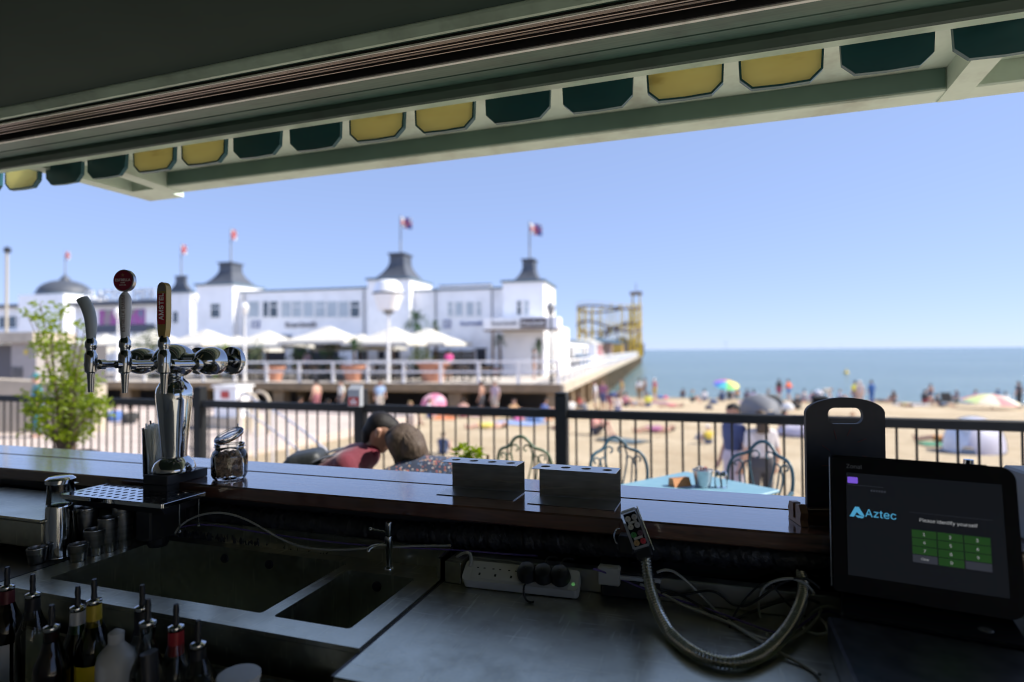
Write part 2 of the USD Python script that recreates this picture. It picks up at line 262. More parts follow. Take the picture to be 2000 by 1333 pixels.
def along(m, p, d):
    z = np.asarray(d, float); z /= np.linalg.norm(z); x = np.cross([0, 0, 1.0] if abs(z[2]) < 0.95 else [0, 1.0, 0], z); x /= np.linalg.norm(x)
    M = np.eye(4); M[:3, 0], M[:3, 1], M[:3, 2], M[:3, 3] = x, np.cross(z, x), z, p; m = m.copy(); m.apply_transform(M); return m
def extr(poly, h):
    return cat([trimesh.creation.extrude_polygon(g, h, engine='earcut') for g in getattr(poly, 'geoms', [poly])])
def wallplate(poly, y0, y1):                # polygon in x,z made a plate from y0 to y1
    m = extr(poly, abs(y1 - y0)); m.apply_transform(np.array([[1, 0, 0, 0], [0, 0, -1, max(y0, y1)], [0, 1, 0, 0], [0, 0, 0, 1.0]])); return m
def text(t, h, depth=0.01, bold=False, centre=True):   # lettering that faces -y, reading along +x
    m = meshkit.text_mesh(t, h, depth, bold)
    if centre: m.apply_translation((-m.bounds[:, 0].mean(), -m.bounds[:, 1].mean(), 0))
    m.apply_transform(np.array([[1, 0, 0, 0], [0, 0, -1, 0], [0, 1, 0, 0], [0, 0, 0, 1.0]])); return m
def strip(prof, x0, x1, n=1):              # polyline of (y, z) swept along x, thickened 4 mm
    pl = sg.LineString(prof).buffer(0.004, cap_style=2, join_style=2); m = extr(pl, x1 - x0)
    m.apply_transform(np.array([[0, 0, 1, x0], [1, 0, 0, 0], [0, 1, 0, 0], [0, 0, 0, 1.0]])); return m
def prism_x(pts, x0, x1):
    m = extr(sg.Polygon(pts), x1 - x0); m.apply_transform(np.array([[0, 0, 1, x0], [1, 0, 0, 0], [0, 1, 0, 0], [0, 0, 0, 1.0]])); return m
def blob(c, r, seg=2, sc=(1, 1, 1)):
    m = trimesh.creation.icosphere(seg, r); m.apply_scale(sc); m.apply_translation(c); return m

# ------------------------------------------------------------------ things
USED = {}
def numbered(parent, name):
    k = USED.get((parent, name), 0); USED[(parent, name)] = k + 1
    return f'{parent}/{name}' if k == 0 else f'{parent}/{name}_{k:03d}'
class Part:
    def __init__(s, path, T): s.path, s.T = path, T
    def add(s, name, mesh, m, smooth=False, label=None): return s.T.add(name, mesh, m, smooth, label, s.path)
class Thing:
    def __init__(s, name, label, category, loc=(0, 0, 0), rz=0.0, group=None, kind=None):
        s.path, s.name, s.loc, s.rz = numbered('/World', name), name, np.array(loc, float), rz
        x = UsdGeom.Xform.Define(stage, s.path); x.AddTranslateOp().Set(Gf.Vec3d(*map(float, loc))); x.AddRotateZOp().Set(math.degrees(rz)); s.tag(label, category, group, kind)
    def tag(s, label=None, category=None, group=None, kind=None):
        p = stage.GetPrimAtPath(s.path)
        for k, v in dict(label=label, category=category, group=group, kind=kind).items():
            if v: p.SetCustomDataByKey(k, v)
        s.meta = dict(label=label, category=category, group=group)
    def add(s, name, mesh, m, smooth=False, label=None, parent=None):
        path = numbered(parent or s.path, name)
        if isinstance(mesh, (list, tuple)): mesh = cat(mesh)
        mesh = mesh if isinstance(mesh, trimesh.Trimesh) else man(mesh); mesh.remove_unreferenced_vertices()
        p = usdkit.mesh(stage, path, mesh, m, smooth)
        if label: p.GetPrim().SetCustomDataByKey('label', label)
        return Part(path, s)
    def addw(s, name, mesh, m, smooth=False, label=None, parent=None):   # mesh given in world coordinates
        if isinstance(mesh, (list, tuple)): mesh = cat(mesh)
        mesh = mesh.copy(); mesh.apply_translation(-s.loc)
        if s.rz: mesh.apply_transform(trimesh.transformations.rotation_matrix(-s.rz, (0, 0, 1)))
        return s.add(name, mesh, m, smooth, label, parent)
    def dup(s, loc, rz, label=None, group=None):
        t = Thing(s.name, label or s.meta['label'], s.meta['category'], loc, rz, group or s.meta['group'])
        p = stage.GetPrimAtPath(t.path); p.GetReferences().AddInternalReference(s.path); p.SetInstanceable(True); return t
def one(name, mesh, m, label=None, category=None, group=None, kind=None, smooth=False):
    if isinstance(mesh, (list, tuple)): mesh = cat(mesh)
    p = usdkit.mesh(stage, numbered('/World', name), mesh, m, smooth).GetPrim()
    for k, v in dict(label=label, category=category, group=group, kind=kind).items():
        if v: p.SetCustomDataByKey(k, v)
    return p
rng = np.random.default_rng(7); random.seed(7)

# ================================================================== THE SETTING
gx, gy = np.meshgrid(np.linspace(-120, 120, 200), np.r_[np.linspace(4.95, 30, 60), np.linspace(30.5, 75, 60)], indexing='ij')
pts = np.stack([gx, gy, np.zeros_like(gx)], -1)
gz = ground(gy) + 0.10 * (meshkit.fbm(pts * 0.5, 4, 3) - 0.5) * np.clip((gy - 9) / 4, 0, 1)
V = np.stack([gx, gy, gz], -1).reshape(-1, 3); ny = gx.shape[1]
idx = (np.arange(gx.shape[0] - 1)[:, None] * ny + np.arange(ny - 1)[None]).ravel()
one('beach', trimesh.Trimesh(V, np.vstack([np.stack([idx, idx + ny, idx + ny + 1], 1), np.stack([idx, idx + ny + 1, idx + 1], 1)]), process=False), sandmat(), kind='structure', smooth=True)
one('seabed', box(-9000, 9000, -500, 9000, -6.2, -6.0), mat('sea_floor', (0.12, 0.11, 0.08), 0.9), kind='structure')
sv = np.array([(-9000, 50, -2.75), (9000, 50, -2.75), (9000, 9000, -2.75), (-9000, 9000, -2.75)], float)
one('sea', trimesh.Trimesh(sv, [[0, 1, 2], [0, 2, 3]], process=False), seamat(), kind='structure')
one('promenade', [box(-60, -11.2, 7.5, 20.5, -1.2, -0.93), box(-60, -10.9, 20.5, 20.75, -1.3, -0.85)], mat('pink_paving', (0.52, 0.43, 0.37), 0.85, var=0.12, scale=1.5, dirt=(0.36, 0.3, 0.26), dscale=1.2, damount=0.5), kind='structure')
one('deck', box(-9.5, 6, 2.0, 4.95, -1.3, 0.0), mat('pale_deck_paving', (0.56, 0.50, 0.43), 0.8, var=0.1, scale=3), kind='structure')
one('bar_floor', box(-4.3, 3.6, -3.2, 2.0, -0.12, -0.003), mat('vinyl_floor', (0.56, 0.52, 0.43), 0.6, var=0.2), kind='structure')
wall_m = mat('bar_wall_paint', (0.46, 0.43, 0.34), 0.6, var=0.08, scale=2)
one('wall_left', box(-4.3, -4.2, -3.2, 1.98, 0, 2.62), wall_m, kind='structure')
one('wall_right', [box(3.5, 3.6, 0.55, 1.98, 0, 2.62), box(3.5, 3.6, -3.2, -3.05, 0, 2.62), box(3.5, 3.6, -3.049, 0.549, 2.40, 2.62)], wall_m, kind='structure')  # opening added in the unseen right wall so sunlight fills the bar
one('wall_back', box(-4.2, 3.5, -3.2, -3.1, 0, 2.62), wall_m, kind='structure')
one('rear_paving', box(-60, 60, -40, -3.21, -0.2, -0.01), pale_concrete, kind='structure')
one('ceiling', box(-4.3, 3.6, -3.2, 1.60, 2.575, 2.68), shaded_ceiling_green, kind='structure')

# ================================================================== OPENING HEAD AND CANOPY OVER THE BAR
cn = Thing('serving_hatch_canopy', 'pale and dark green painted canopy frame above the bar opening', 'canopy', (0, 1.6, 2.5))
XL, XR = -4.3, 3.6
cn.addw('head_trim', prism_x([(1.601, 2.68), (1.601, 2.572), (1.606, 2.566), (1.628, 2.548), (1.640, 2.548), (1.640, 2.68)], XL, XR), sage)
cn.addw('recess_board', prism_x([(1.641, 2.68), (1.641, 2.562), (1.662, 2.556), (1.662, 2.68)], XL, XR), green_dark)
tk = cn.addw('shutter_track', prism_x([(1.663, 2.60), (1.663, 2.549), (1.742, 2.549), (1.742, 2.60)], XL, XR), mat('dark_bronze', (0.035, 0.028, 0.027), 0.35, 0.6, var=0.2, scale=5))
for y, w, m_ in ((1.6665, 0.005, white_lip), (1.674, 0.002, alu), (1.679, 0.002, alu), (1.684, 0.002, alu), (1.700, 0.004, alu), (1.712, 0.0015, alu), (1.717, 0.0015, alu), (1.738, 0.003, alu)):
    cn.addw('track_rib', box(XL, XR, y - w / 2, y + w / 2, 2.543, 2.5488), m_, parent=tk.path)
cn.addw('shutter_slot', prism_x([(1.743, 2.66), (1.743, 2.585), (1.787, 2.585), (1.787, 2.541), (1.793, 2.541), (1.793, 2.66)], XL, XR), mat('slot_black', (0.01, 0.01, 0.011), 0.7))
cn.addw('track_lip', box(XL, XR, 1.794, 1.806, 2.536, 2.66), white_lip)
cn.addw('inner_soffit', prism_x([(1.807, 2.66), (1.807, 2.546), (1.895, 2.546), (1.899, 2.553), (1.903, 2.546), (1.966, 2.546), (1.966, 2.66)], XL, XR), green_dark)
cn.addw('batten', prism_x([(1.967, 2.66), (1.967, 2.530), (1.985, 2.509), (1.992, 2.512), (2.0, 2.508), (2.0, 2.66)], XL, XR), mat('mid_green_paint', (0.055, 0.095, 0.072), 0.5, var=0.2, scale=4, stretch=(0.5, 4, 4), dirt=(0.04, 0.05, 0.045), dscale=6, damount=0.6))
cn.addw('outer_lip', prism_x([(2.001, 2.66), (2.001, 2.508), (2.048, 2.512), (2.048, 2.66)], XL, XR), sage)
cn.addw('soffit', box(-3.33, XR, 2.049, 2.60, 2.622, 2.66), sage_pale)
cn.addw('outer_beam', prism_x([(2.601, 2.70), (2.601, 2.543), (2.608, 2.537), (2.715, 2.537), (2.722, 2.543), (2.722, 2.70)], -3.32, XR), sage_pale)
cn.addw('beam_shade_strip', box(-2.96, 0.835, 2.594, 2.6005, 2.548, 2.621), mat('beam_shade_green', (0.14, 0.23, 0.20), 0.5, var=0.1, scale=4))  # darker strip paints the shade on the inner face of the outer beam
def crossbeam(x0, x1): return prism_x([(2.049, 2.622), (2.049, 2.56), (2.70, 2.53), (2.735, 2.55), (2.735, 2.66), (2.59, 2.66), (2.59, 2.622)], x0, x1)
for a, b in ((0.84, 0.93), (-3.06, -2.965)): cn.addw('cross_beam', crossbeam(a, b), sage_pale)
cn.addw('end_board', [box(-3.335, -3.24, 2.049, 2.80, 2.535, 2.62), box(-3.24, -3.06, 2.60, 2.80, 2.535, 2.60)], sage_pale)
# valance boards
pts_t = []
def valance(w, h):
    a, c = 0.042, 0.036
    return sg.Polygon([(-w / 2 + 0.006, 0), (-w / 2, -h * 0.4), (-w / 2 + 0.004, -h + c), (-w / 2 + a, -h), (0, -h - 0.003), (w / 2 - a, -h), (w / 2 - 0.004, -h + c), (w / 2, -h * 0.4), (w / 2 - 0.006, 0)])
for i in range(-12, 4):
    x = -0.079 + 0.3065 * i - 0.003; j = (i + 1) % 4      # i=0 and 1: yellow, then two green, and so on
    x = -0.079 + 0.3065 * i; yel = (i % 4) in (0, 1)
    v0 = valance(0.262, 0.20); tilt = random.uniform(-0.03, 0.03)
    if yel:
        p = cn.addw('valance_board', put(wallplate(v0.buffer(-0.0065), -0.009, 0.009), (x, 2.15, 2.655), rx=tilt), valance_yellow)
        p.T.addw('green_edge', put(wallplate(v0.difference(v0.buffer(-0.007)), -0.0105, 0.0105), (x, 2.15, 2.655), rx=tilt), bottle_green, parent=p.path)
    else: cn.addw('valance_board', put(wallplate(v0, -0.009, 0.009), (x, 2.15, 2.655), rx=tilt), bottle_green)

# ================================================================== BAR COUNTER
bar = Thing('bar_counter', 'long dark varnished mahogany bar counter running across the hatch', 'bar counter', (-0.5, 1.9, 0))
bar.addw('plank', box(-4.19, 3.49, 1.700, 1.942, 1.052, 1.10, 0.005), mahogany)
bar.addw('plank', box(-4.19, 3.49, 1.949, 2.130, 1.052, 1.10, 0.005), mahogany)
bar.addw('support_board', box(-4.19, 3.49, 1.76, 2.10, 1.0, 1.05), black_plastic)
bar.addw('panel', box(-4.19, 3.49, 1.80, 1.86, 0.0, 0.999), mat('black_panel', (0.014, 0.015, 0.017), 0.5, var=0.3, scale=6, rvar=0.1))
bar.addw('outer_panel', box(-4.19, 3.49, 2.02, 2.06, 0.0, 0.999), green_dark)

# ================================================================== STEEL SINK AND WORKTOP
sk = Thing('bar_sink', 'steel double bowl bar sink set under the bar', 'sink', (-1.4, 1.45, 0))
SX0, SX1, SY0, SY1, ZT = -2.02, -0.775, 1.187, 1.70, 0.90
top = sg.box(SX0, SY0, SX1, SY1)
holes = [sg.box(-1.915, 1.268, -1.122, 1.655), sg.box(-1.080, 1.262, -0.850, 1.60)]
for h in holes: top = top.difference(h.buffer(-0.012).buffer(0.012))
sk.addw('rim', extr(top, 0.012).apply_translation((0, 0, ZT - 0.012)), steel)
def bowl(h, depth):
    x0, y0, x1, y1 = h.bounds; t = 0.004; zb = ZT - depth
    return cat(box(x0 - t, x0, y0 - t, y1 + t, zb, ZT - 0.0125), box(x1, x1 + t, y0 - t, y1 + t, zb, ZT - 0.0125), box(x0, x1, y0 - t, y0, zb, ZT - 0.0125), box(x0, x1, y1, y1 + t, zb, ZT - 0.0125), box(x0 - t, x1 + t, y0 - t, y1 + t, zb - t, zb))
for h, dp, ov in zip(holes, (0.26, 0.22), ((-1.62, -1.43), (-0.98,))):
    b = sk.addw('bowl', bowl(h, dp), steel)
    for x in ov:
        sk.addw('overflow_rose', put(lathe([(0.001, 0.006), (0.014, 0.006), (0.0155, 0.003), (0.0155, 0)], 20), (x, h.bounds[3] - 0.0002, 0.862), rx=math.pi / 2), black_plastic, parent=b.path)
    cx = (h.bounds[0] + h.bounds[2]) / 2
    sk.addw('drain', put(lathe([(0.001, 0.002), (0.03, 0.001), (0.04, 0.004), (0.043, 0)], 20), (cx, 1.45, ZT - dp + 0.0005)), chrome, parent=b.path)
sk.addw('apron', box(SX0, SX1, SY0 - 0.001, SY0 + 0.004, 0.845, ZT - 0.0125), steel)
sk.addw('cabinet', [box(SX0, SX1, SY0 + 0.03, SY0 + 0.04, 0.05, 0.845), box(SX0, SX0 + 0.01, SY0 + 0.03, SY1, 0.0, ZT - 0.013), box(SX1 - 0.03, SX1 - 0.02, SY0 + 0.03, SY1, 0.0, ZT - 0.013)], steel)
sk.addw('upstand', box(SX0, SX1, 1.701, 1.712, ZT - 0.012, 0.965), steel)
sk.addw('upstand_end', box(-0.788, -0.776, 1.62, 1.70, ZT + 0.0005, 0.962), steel)

tapz = Thing('sink_tap', 'chrome pillar tap standing behind the small sink bowl', 'tap', (-0.965, 1.645, ZT))
tz = lambda m: m.copy().apply_scale(0.75)
tapz.add('foot', tz(lathe([(0.001, 0.012), (0.016, 0.012), (0.02, 0.006), (0.02, 0)], 20)), chrome, 40)
tapz.add('column', tz(lathe([(0.0115, 0.012), (0.012, 0.06), (0.015, 0.075), (0.018, 0.11), (0.019, 0.13), (0.015, 0.14), (0.001, 0.14)], 20)), dark_chrome, 40)
tapz.add('spout', tz(tube(spline([(0, 0, 0.10), (-0.03, -0.045, 0.108), (-0.045, -0.07, 0.104), (-0.048, -0.078, 0.092)], 16), np.linspace(0.010, 0.008, 16), 12)), dark_chrome, 60)
h = tapz.add('handle', tz(lathe([(0.012, 0.141), (0.016, 0.146), (0.0165, 0.19), (0.013, 0.197), (0.001, 0.198)], 20)), dark_chrome, 40)
h.add('lever', tz(tube([(0, 0, 0.15), (-0.085, 0.0, 0.158)], [0.005, 0.004], 8)), dark_chrome, 60)
h.add('lever_tip', tz(blob((-0.087, 0, 0.158), 0.008)), chrome, True)

wt = Thing('worktop', 'broad stainless steel worktop to the right of the sink', 'worktop', (0.2, 1.4, 0))
wt.addw('top', [prism_x([(1.069, 0.865), (1.066, 0.869), (1.066, 0.897), (1.069, ZT), (1.70, ZT), (1.70, 0.865)], -0.758, 3.4)], steel)
wt.addw('upstand', box(-0.70, 3.4, 1.66, 1.70, ZT + 0.0005, 0.962, 0.002), mat('dull_steel', (0.45, 0.45, 0.44), 0.4, 1.0, var=0.1, scale=4, rvar=0.1))
wt.addw('upstand_end', box(-0.752, -0.702, 1.60, 1.70, ZT + 0.0005, 0.962, 0.0015), steel)
wt.addw('door', [box(-0.75 + 0.7 * k, -0.06 + 0.7 * k, 1.09, 1.11, 0.12, 0.862, 0.003) for k in range(5)], steel)
wt.addw('body', box(-0.756, 3.4, 1.112, 1.699, 0.0, 0.8645), mat('cabinet_black', (0.02, 0.02, 0.02), 0.6))
wt.addw('joint_strip', box(-0.7745, -0.7585, 1.08, 1.70, 0.84, 0.893), black_plastic)

# black lagged pipes under the bar
def lumpy(P, r, n=420, seg=14, amp=0.09, seed=1):
    P = spline(P, n); k = np.arange(n); rg = np.random.default_rng(seed)
    rr = r * (1 + amp * np.interp(k, np.arange(0, n + 3, 3), rg.uniform(-1, 1, len(np.arange(0, n + 3, 3)))))
    m = tube(P, rr, seg); m.vertices += 0.0025 * rg.standard_normal(m.vertices.shape); return m
lag = mat('black_foil_lagging', (0.018, 0.018, 0.02), 0.33, var=0.3, scale=30, bump=0.5, bscale=90)
one('lagged_pipe', lumpy([(-3.2, 1.75, 0.985), (-2.2, 1.745, 0.975), (-1.7, 1.74, 0.985), (-1.0, 1.745, 0.985), (-0.6, 1.75, 1.0), (0.2, 1.75, 1.02), (1.0, 1.76, 1.02)], 0.036, 520), lag, 'upper black wrapped pipe running under the bar edge', 'pipe', smooth=60)
one('lagged_pipe', lumpy([(-2.05, 1.735, 0.90), (-1.8, 1.73, 0.912), (-1.4, 1.735, 0.905), (-1.1, 1.74, 0.895), (-0.95, 1.76, 0.87)], 0.032, 300, seed=3), lag, 'lower black wrapped pipe sagging behind the big sink bowl', 'pipe', smooth=60)

def cable(name, pix, r, m, label, n=70):
    P = []
    for k, (u, v, d) in enumerate(pix):
        q = atD(u, v, d)
        if v > 1112 and u > 1150:              # lies on the worktop, or stands up along the steel upstand
            q = atZ(u, v, ZT + 0.005 + 0.004 * (k % 3))
            if q[1] > 1.645: q = atY(u, v, 1.645)
        P.append(q)
    P = np.array(P); return one(name, tube(spline(P, n), r * 0.82, 8), m, label, 'cable', smooth=60)
cable_white = mat('white_cable', (0.36, 0.35, 0.30), 0.5); cable_black = mat('black_cable', (0.012, 0.012, 0.012), 0.45); cable_purple = mat('purple_cable', (0.11, 0.07, 0.22), 0.5)
cable('cable', [(342, 1042, 2.1), (365, 1018, 2.1), (420, 1002, 2.07), (480, 1015, 2.04), (540, 1048, 2.0), (590, 1068, 1.97), (660, 1074, 1.93), (750, 1069, 1.88), (850, 1066, 1.83), (880, 1066, 1.81)], 0.0042, cable_white, 'white cable waving along the wall above the big sink bowl')
cable('cable', [(345, 1035, 2.11), (390, 1025, 2.1), (470, 1034, 2.06), (560, 1048, 2.02), (660, 1060, 1.96), (750, 1068, 1.90), (880, 1074, 1.82), (960, 1080, 1.78), (1050, 1086, 1.74)], 0.0033, cable_purple, 'purple cable crossing the white one above the sink')
cable('cable', [(1283, 1118, 1.56), (1310, 1115, 1.55), (1340, 1135, 1.49), (1390, 1185, 1.40), (1440, 1225, 1.33), (1500, 1262, 1.26), (1560, 1295, 1.21), (1600, 1318, 1.18)], 0.0045, cable_white, 'white cable running diagonally across the worktop to the front right')
cable('cable', [(1605, 1190, 1.35), (1560, 1240, 1.33), (1500, 1250, 1.31), (1440, 1226, 1.34), (1395, 1205, 1.38), (1340, 1185, 1.42), (1295, 1160, 1.46), (1250, 1142, 1.49)], 0.0045, cable_white, 'white cable passing beneath the flexible hose')
cable('cable', [(1500, 1242, 1.31), (1482, 1190, 1.39), (1490, 1150, 1.46), (1525, 1132, 1.50), (1560, 1134, 1.5), (1590, 1160, 1.45)], 0.0042, cable_white, 'pale looped cable inside the bend of the hose')
cable('cable', [(1640, 1192, 1.30), (1615, 1185, 1.32), (1590, 1195, 1.35), (1570, 1225, 1.33), (1600, 1240, 1.28), (1598, 1205, 1.33)], 0.0045, cable_white, 'white cable curling out from behind the till screen')
cable('cable', [(1642, 1204, 1.29), (1605, 1196, 1.33), (1560, 1225, 1.32), (1520, 1236, 1.31), (1460, 1218, 1.35), (1350, 1180, 1.43), (1290, 1162, 1.46), (1210, 1130, 1.54), (1160, 1112, 1.6)], 0.0034, cable_purple, 'purple cable lying along the worktop to the till')
cable('cable', [(1290, 1158, 1.47), (1360, 1157, 1.47), (1400, 1158, 1.47), (1430, 1180, 1.43), (1460, 1182, 1.42), (1510, 1150, 1.48), (1560, 1130, 1.52), (1600, 1150, 1.47)], 0.004, cable_black, 'black cable zigzagging behind the white loops')
cable('cable', [(1290, 1152, 1.48), (1340, 1168, 1.45), (1380, 1192, 1.41), (1420, 1210, 1.37), (1470, 1195, 1.40), (1540, 1172, 1.44), (1600, 1178, 1.42)], 0.0045, cable_black, 'thick black cable tied to the purple cable')
cable('cable', [(1425, 1225, 1.345), (1436, 1198, 1.39), (1465, 1160, 1.46), (1500, 1140, 1.5), (1530, 1170, 1.45), (1565, 1200, 1.385), (1590, 1212, 1.36)], 0.003, cable_black, 'thin black cable standing up in a loop')

# power strip on the worktop
pA, pB = atZ(924, 1106, 0.935), atZ(1133, 1140, 0.935); pA[1] = min(pA[1], 1.608)
dv = pB - pA; L = float(np.linalg.norm(dv[:2])); ang = math.atan2(dv[1], dv[0]); TILT = 0.62
ps = Thing('power_strip', 'white six way power strip with three black plugs on the worktop', 'power strip', (*((pA + pB) / 2)[:2], ZT + 0.002), ang)
def lean(m): return put(m, (0, 0, 0.0195), rx=TILT)       # it leans back on its cables, the sockets towards the barman
ps.add('body', lean(extr(sg.box(-L / 2 + .012, -0.02, L / 2 - .012, 0.02).buffer(0.012), 0.034)), white_plastic, 40)
slotm = mat('socket_slot', (0.015, 0.015, 0.015), 0.7)
for k in range(6):
    x = -L / 2 + 0.05 + (L - 0.1) * k / 5.0
    s = ps.add('socket', lean(box(x - 0.024, x + 0.024, -0.024, 0.024, 0.0342, 0.0356, 0.0006)), white_plastic)
    s.add('slot', [lean(box(x - 0.003, x + 0.003, -0.014, -0.006, 0.0357, 0.0361)), lean(box(x - 0.013, x - 0.007, 0.008, 0.0115, 0.0357, 0.0361)), lean(box(x + 0.007, x + 0.013, 0.008, 0.0115, 0.0357, 0.0361))], slotm)
ps.add('switch_light', lean(lathe([(0.001, 0.003), (0.004, 0.003), (0.005, 0)], 12).apply_translation((L / 2 - 0.014, -0.012, 0.034))), glow('green_lamp', (0.3, 0.9, 0.3), 0.12))
for k, lb in ((3, 'round black plug in the power strip, the one furthest left'), (4, 'round black plug in the middle of the three plugs'), (5, 'round black plug at the right end of the power strip')):
    x = -L / 2 + 0.05 + (L - 0.1) * k / 5.0; c, s_ = math.cos(ang), math.sin(ang)
    t = Thing('plug', lb, 'plug', (ps.loc[0] + x * c, ps.loc[1] + x * s_, ps.loc[2]), ang)
    t.add('body', lean(lathe([(0.027, 0.0365), (0.029, 0.042), (0.027, 0.058), (0.022, 0.069), (0.010, 0.074), (0.001, 0.074)], 22)), black_plastic, 40)
    t.add('cord', tube(spline([(0, -0.05, 0.034), (0, -0.068, 0.030), (0.006, -0.075, 0.008), (0.03, -0.08, 0.003)] if k == 3 else [(0, -0.01, 0.07), (0, 0.03, 0.085), (0.02, 0.06, 0.075)], 16), 0.0028, 8), cable_black, 60)
one('cable', tube(spline([atD(884, 1098, 1.79), atD(900, 1083, 1.77), atD(918, 1083, 1.73), ps.loc + np.array([-L / 2 * math.cos(ang), -L / 2 * math.sin(ang), 0.022])], 20), 0.0045, 8), cable_white, 'short white flex entering the left end of the power strip', 'cable', smooth=60)

# adaptor box
bx = Thing('adaptor_box', 'black and white slotted adaptor box behind the soda gun hose', 'box', (*atZ(1235, 1165, ZT)[:2], ZT + 0.001), math.radians(4))
bx.add('base', box(-0.085, 0.075, -0.02, 0.10, 0.0, 0.048, 0.004), black_plastic)
bx.add('band', box(-0.088, 0.078, -0.023, 0.103, 0.0485, 0.062, 0.003), white_plastic)
bx.add('lid', box(-0.092, 0.082, -0.026, 0.106, 0.0625, 0.072, 0.004), black_plastic)
bx.add('logo_ring', lathe([(0.018, 0.0), (0.018, 0.002), (0.022, 0.002), (0.022, 0)], 24).apply_translation((0.01, 0.04, 0.0718)), gloss_black)
jb = atY(1190, 1095, 1.645)
one('junction_box', [box(jb[0] - 0.03, jb[0] + 0.03, 1.63, 1.658, 0.935, 0.985, 0.004)], white_plastic, 'white plastic junction box fixed behind the adaptor box', 'junction box')
vb = Thing('valve_block', 'cream plastic cable clip block under the bar edge', 'clip', atD(1388, 1077, 1.63))
vb.add('block', box(-0.028, 0.022, -0.006, 0.1, -0.008, 0.008, 0.002), white_plastic)
vb.add('screw', lathe([(0.003, 0), (0.003, 0.012), (0.001, 0.013)], 8).apply_translation((0, 0, -0.02)), white_plastic)

# soda gun and hose
T0, T1 = atD(1226, 995, 1.62), atD(1262, 1092, 1.555)
ax = T0 - T1; Lg = np.linalg.norm(ax); ax /= Lg
nv = CAM - (T0 + T1) / 2; nv -= ax * (nv @ ax); nv /= np.linalg.norm(nv); wv = np.cross(ax, nv); 
def gunf(m):                                # local: x across, y along the gun, z towards the barman
    M = np.eye(4); M[:3, 0], M[:3, 1], M[:3, 2], M[:3, 3] = np.cross(ax, nv), ax, nv, T1; m = m.copy(); m.apply_transform(M); return m
sgn = Thing('soda_gun', 'clear bodied soda gun with coloured buttons leaning on the bar edge', 'soda gun', T1)
sgn.addw('body', gunf(box(-0.024, 0.024, 0.028, Lg, -0.016, 0.008, 0.006)), usdkit.material(stage, '/World/Looks/clear_plastic', {"p": ("principled_bsdf", {"base_color": (0.75, 0.78, 0.78), "roughness": 0.12, "transmission_weight": 0.6, "ior": 1.45})}, [], surface="p.BSDF"))
sgn.addw('keypad', gunf(box(-0.017, 0.017, 0.034, Lg - 0.012, 0.0083, 0.011, 0.002)), gloss_black)
cols = [(0.5, 0.48, 0.42), (0.45, 0.43, 0.40), (0.5, 0.48, 0.4), (0.45, 0.45, 0.45), (0.05, 0.22, 0.06), (0.10, 0.05, 0.08), (0.45, 0.28, 0.12), (0.55, 0.05, 0.07)]
for k in range(8):
    x = -0.009 + 0.018 * (k % 2); yy = Lg - 0.027 - 0.0215 * (k // 2)
    sgn.addw('button', gunf(lathe([(0.0075, 0.0112), (0.0075, 0.0145), (0.006, 0.016), (0.001, 0.016)], 14).apply_translation((x, yy, 0))), mat(f'button_colour_{k}', cols[k], 0.35), 40)
for yy in (Lg - 0.038, Lg - 0.080): sgn.addw('button_label', gunf(box(-0.012, 0.012, yy - 0.003, yy + 0.003, 0.0112, 0.0122)), white_plastic)
sgn.addw('collar', gunf(box(-0.021, 0.021, 0.0, 0.027, -0.016, 0.012, 0.004)), black_plastic)
sgn.addw('side_plate', gunf(box(0.0245, 0.0275, 0.012, Lg - 0.002, -0.014, 0.012, 0.001)), chrome)
HP = spline(np.array([T1 + ax * 0.004 - nv * 0.002, *[atD(u, v, d) for u, v, d in [(1275, 1165, 1.50), (1300, 1222, 1.415), (1345, 1276, 1.315), (1410, 1300, 1.262), (1470, 1288, 1.275), (1530, 1240, 1.355), (1562, 1185, 1.45), (1569, 1140, 1.53), (1552, 1103, 1.60), (1518, 1078, 1.66)]]]), 900)
HP[:, 2] = np.maximum(HP[:, 2], ZT + 0.016)
ph = np.cumsum(np.r_[0, np.linalg.norm(np.diff(HP, axis=0), axis=1)]) / 0.008 * 2 * np.pi
sgn.addw('hose', tube(HP, 0.0132 + 0.0022 * np.sin(ph), 14), mat('corrugated_steel', (0.62, 0.62, 0.56), 0.2, 1.0, rvar=0.04), True)
hl = Thing('soda_gun_holster', 'small black holster with wire clip fixed to the bar edge', 'holster', atD(1216, 1062, 1.63))
hl.add('cup', [box(-0.012, 0.03, 0.0, 0.04, -0.03, 0.02, 0.004)], black_plastic)
hl.add('wire_ring', tube(spline([(-0.014, -0.006, 0.0), (-0.022, -0.002, 0.012), (-0.02, 0.01, 0.03), (-0.008, 0.01, 0.036)], 20), 0.002, 8), chrome, 60)

# ================================================================== BEER FONT
BX, BYc, BZ = -1.93, 1.725, 1.10
bf = Thing('beer_font', 'tall chrome beer font with three taps on the bar', 'beer tap', (BX, BYc, BZ))
bf.addw('base_block', [box(-1.986, -1.868, 1.640, 1.822, 1.101, 1.134, 0.002), box(-1.986, -1.868, 1.640, 1.694, 1.0, 1.1005, 0.002)], black_plastic)
bf.addw('foot', put(lathe([(0.072, 0), (0.074, 0.006), (0.073, 0.018), (0.066, 0.036), (0.052, 0.050), (0.044, 0.055), (0.044, 0.06)], 40), (BX, BYc, 1.1345)), chrome, 40)
bf.addw('column', put(lathe([(0.0435, 0.06), (0.045, 0.09), (0.050, 0.15), (0.057, 0.22), (0.063, 0.27), (0.064, 0.29), (0.061, 0.312), (0.050, 0.332), (0.038, 0.343), (0.031, 0.352), (0.031, 0.366), (0.036, 0.372), (0.040, 0.385)], 40), (BX, BYc, 1.1345)), chrome, 40)
hubz = 1.549; hub = []
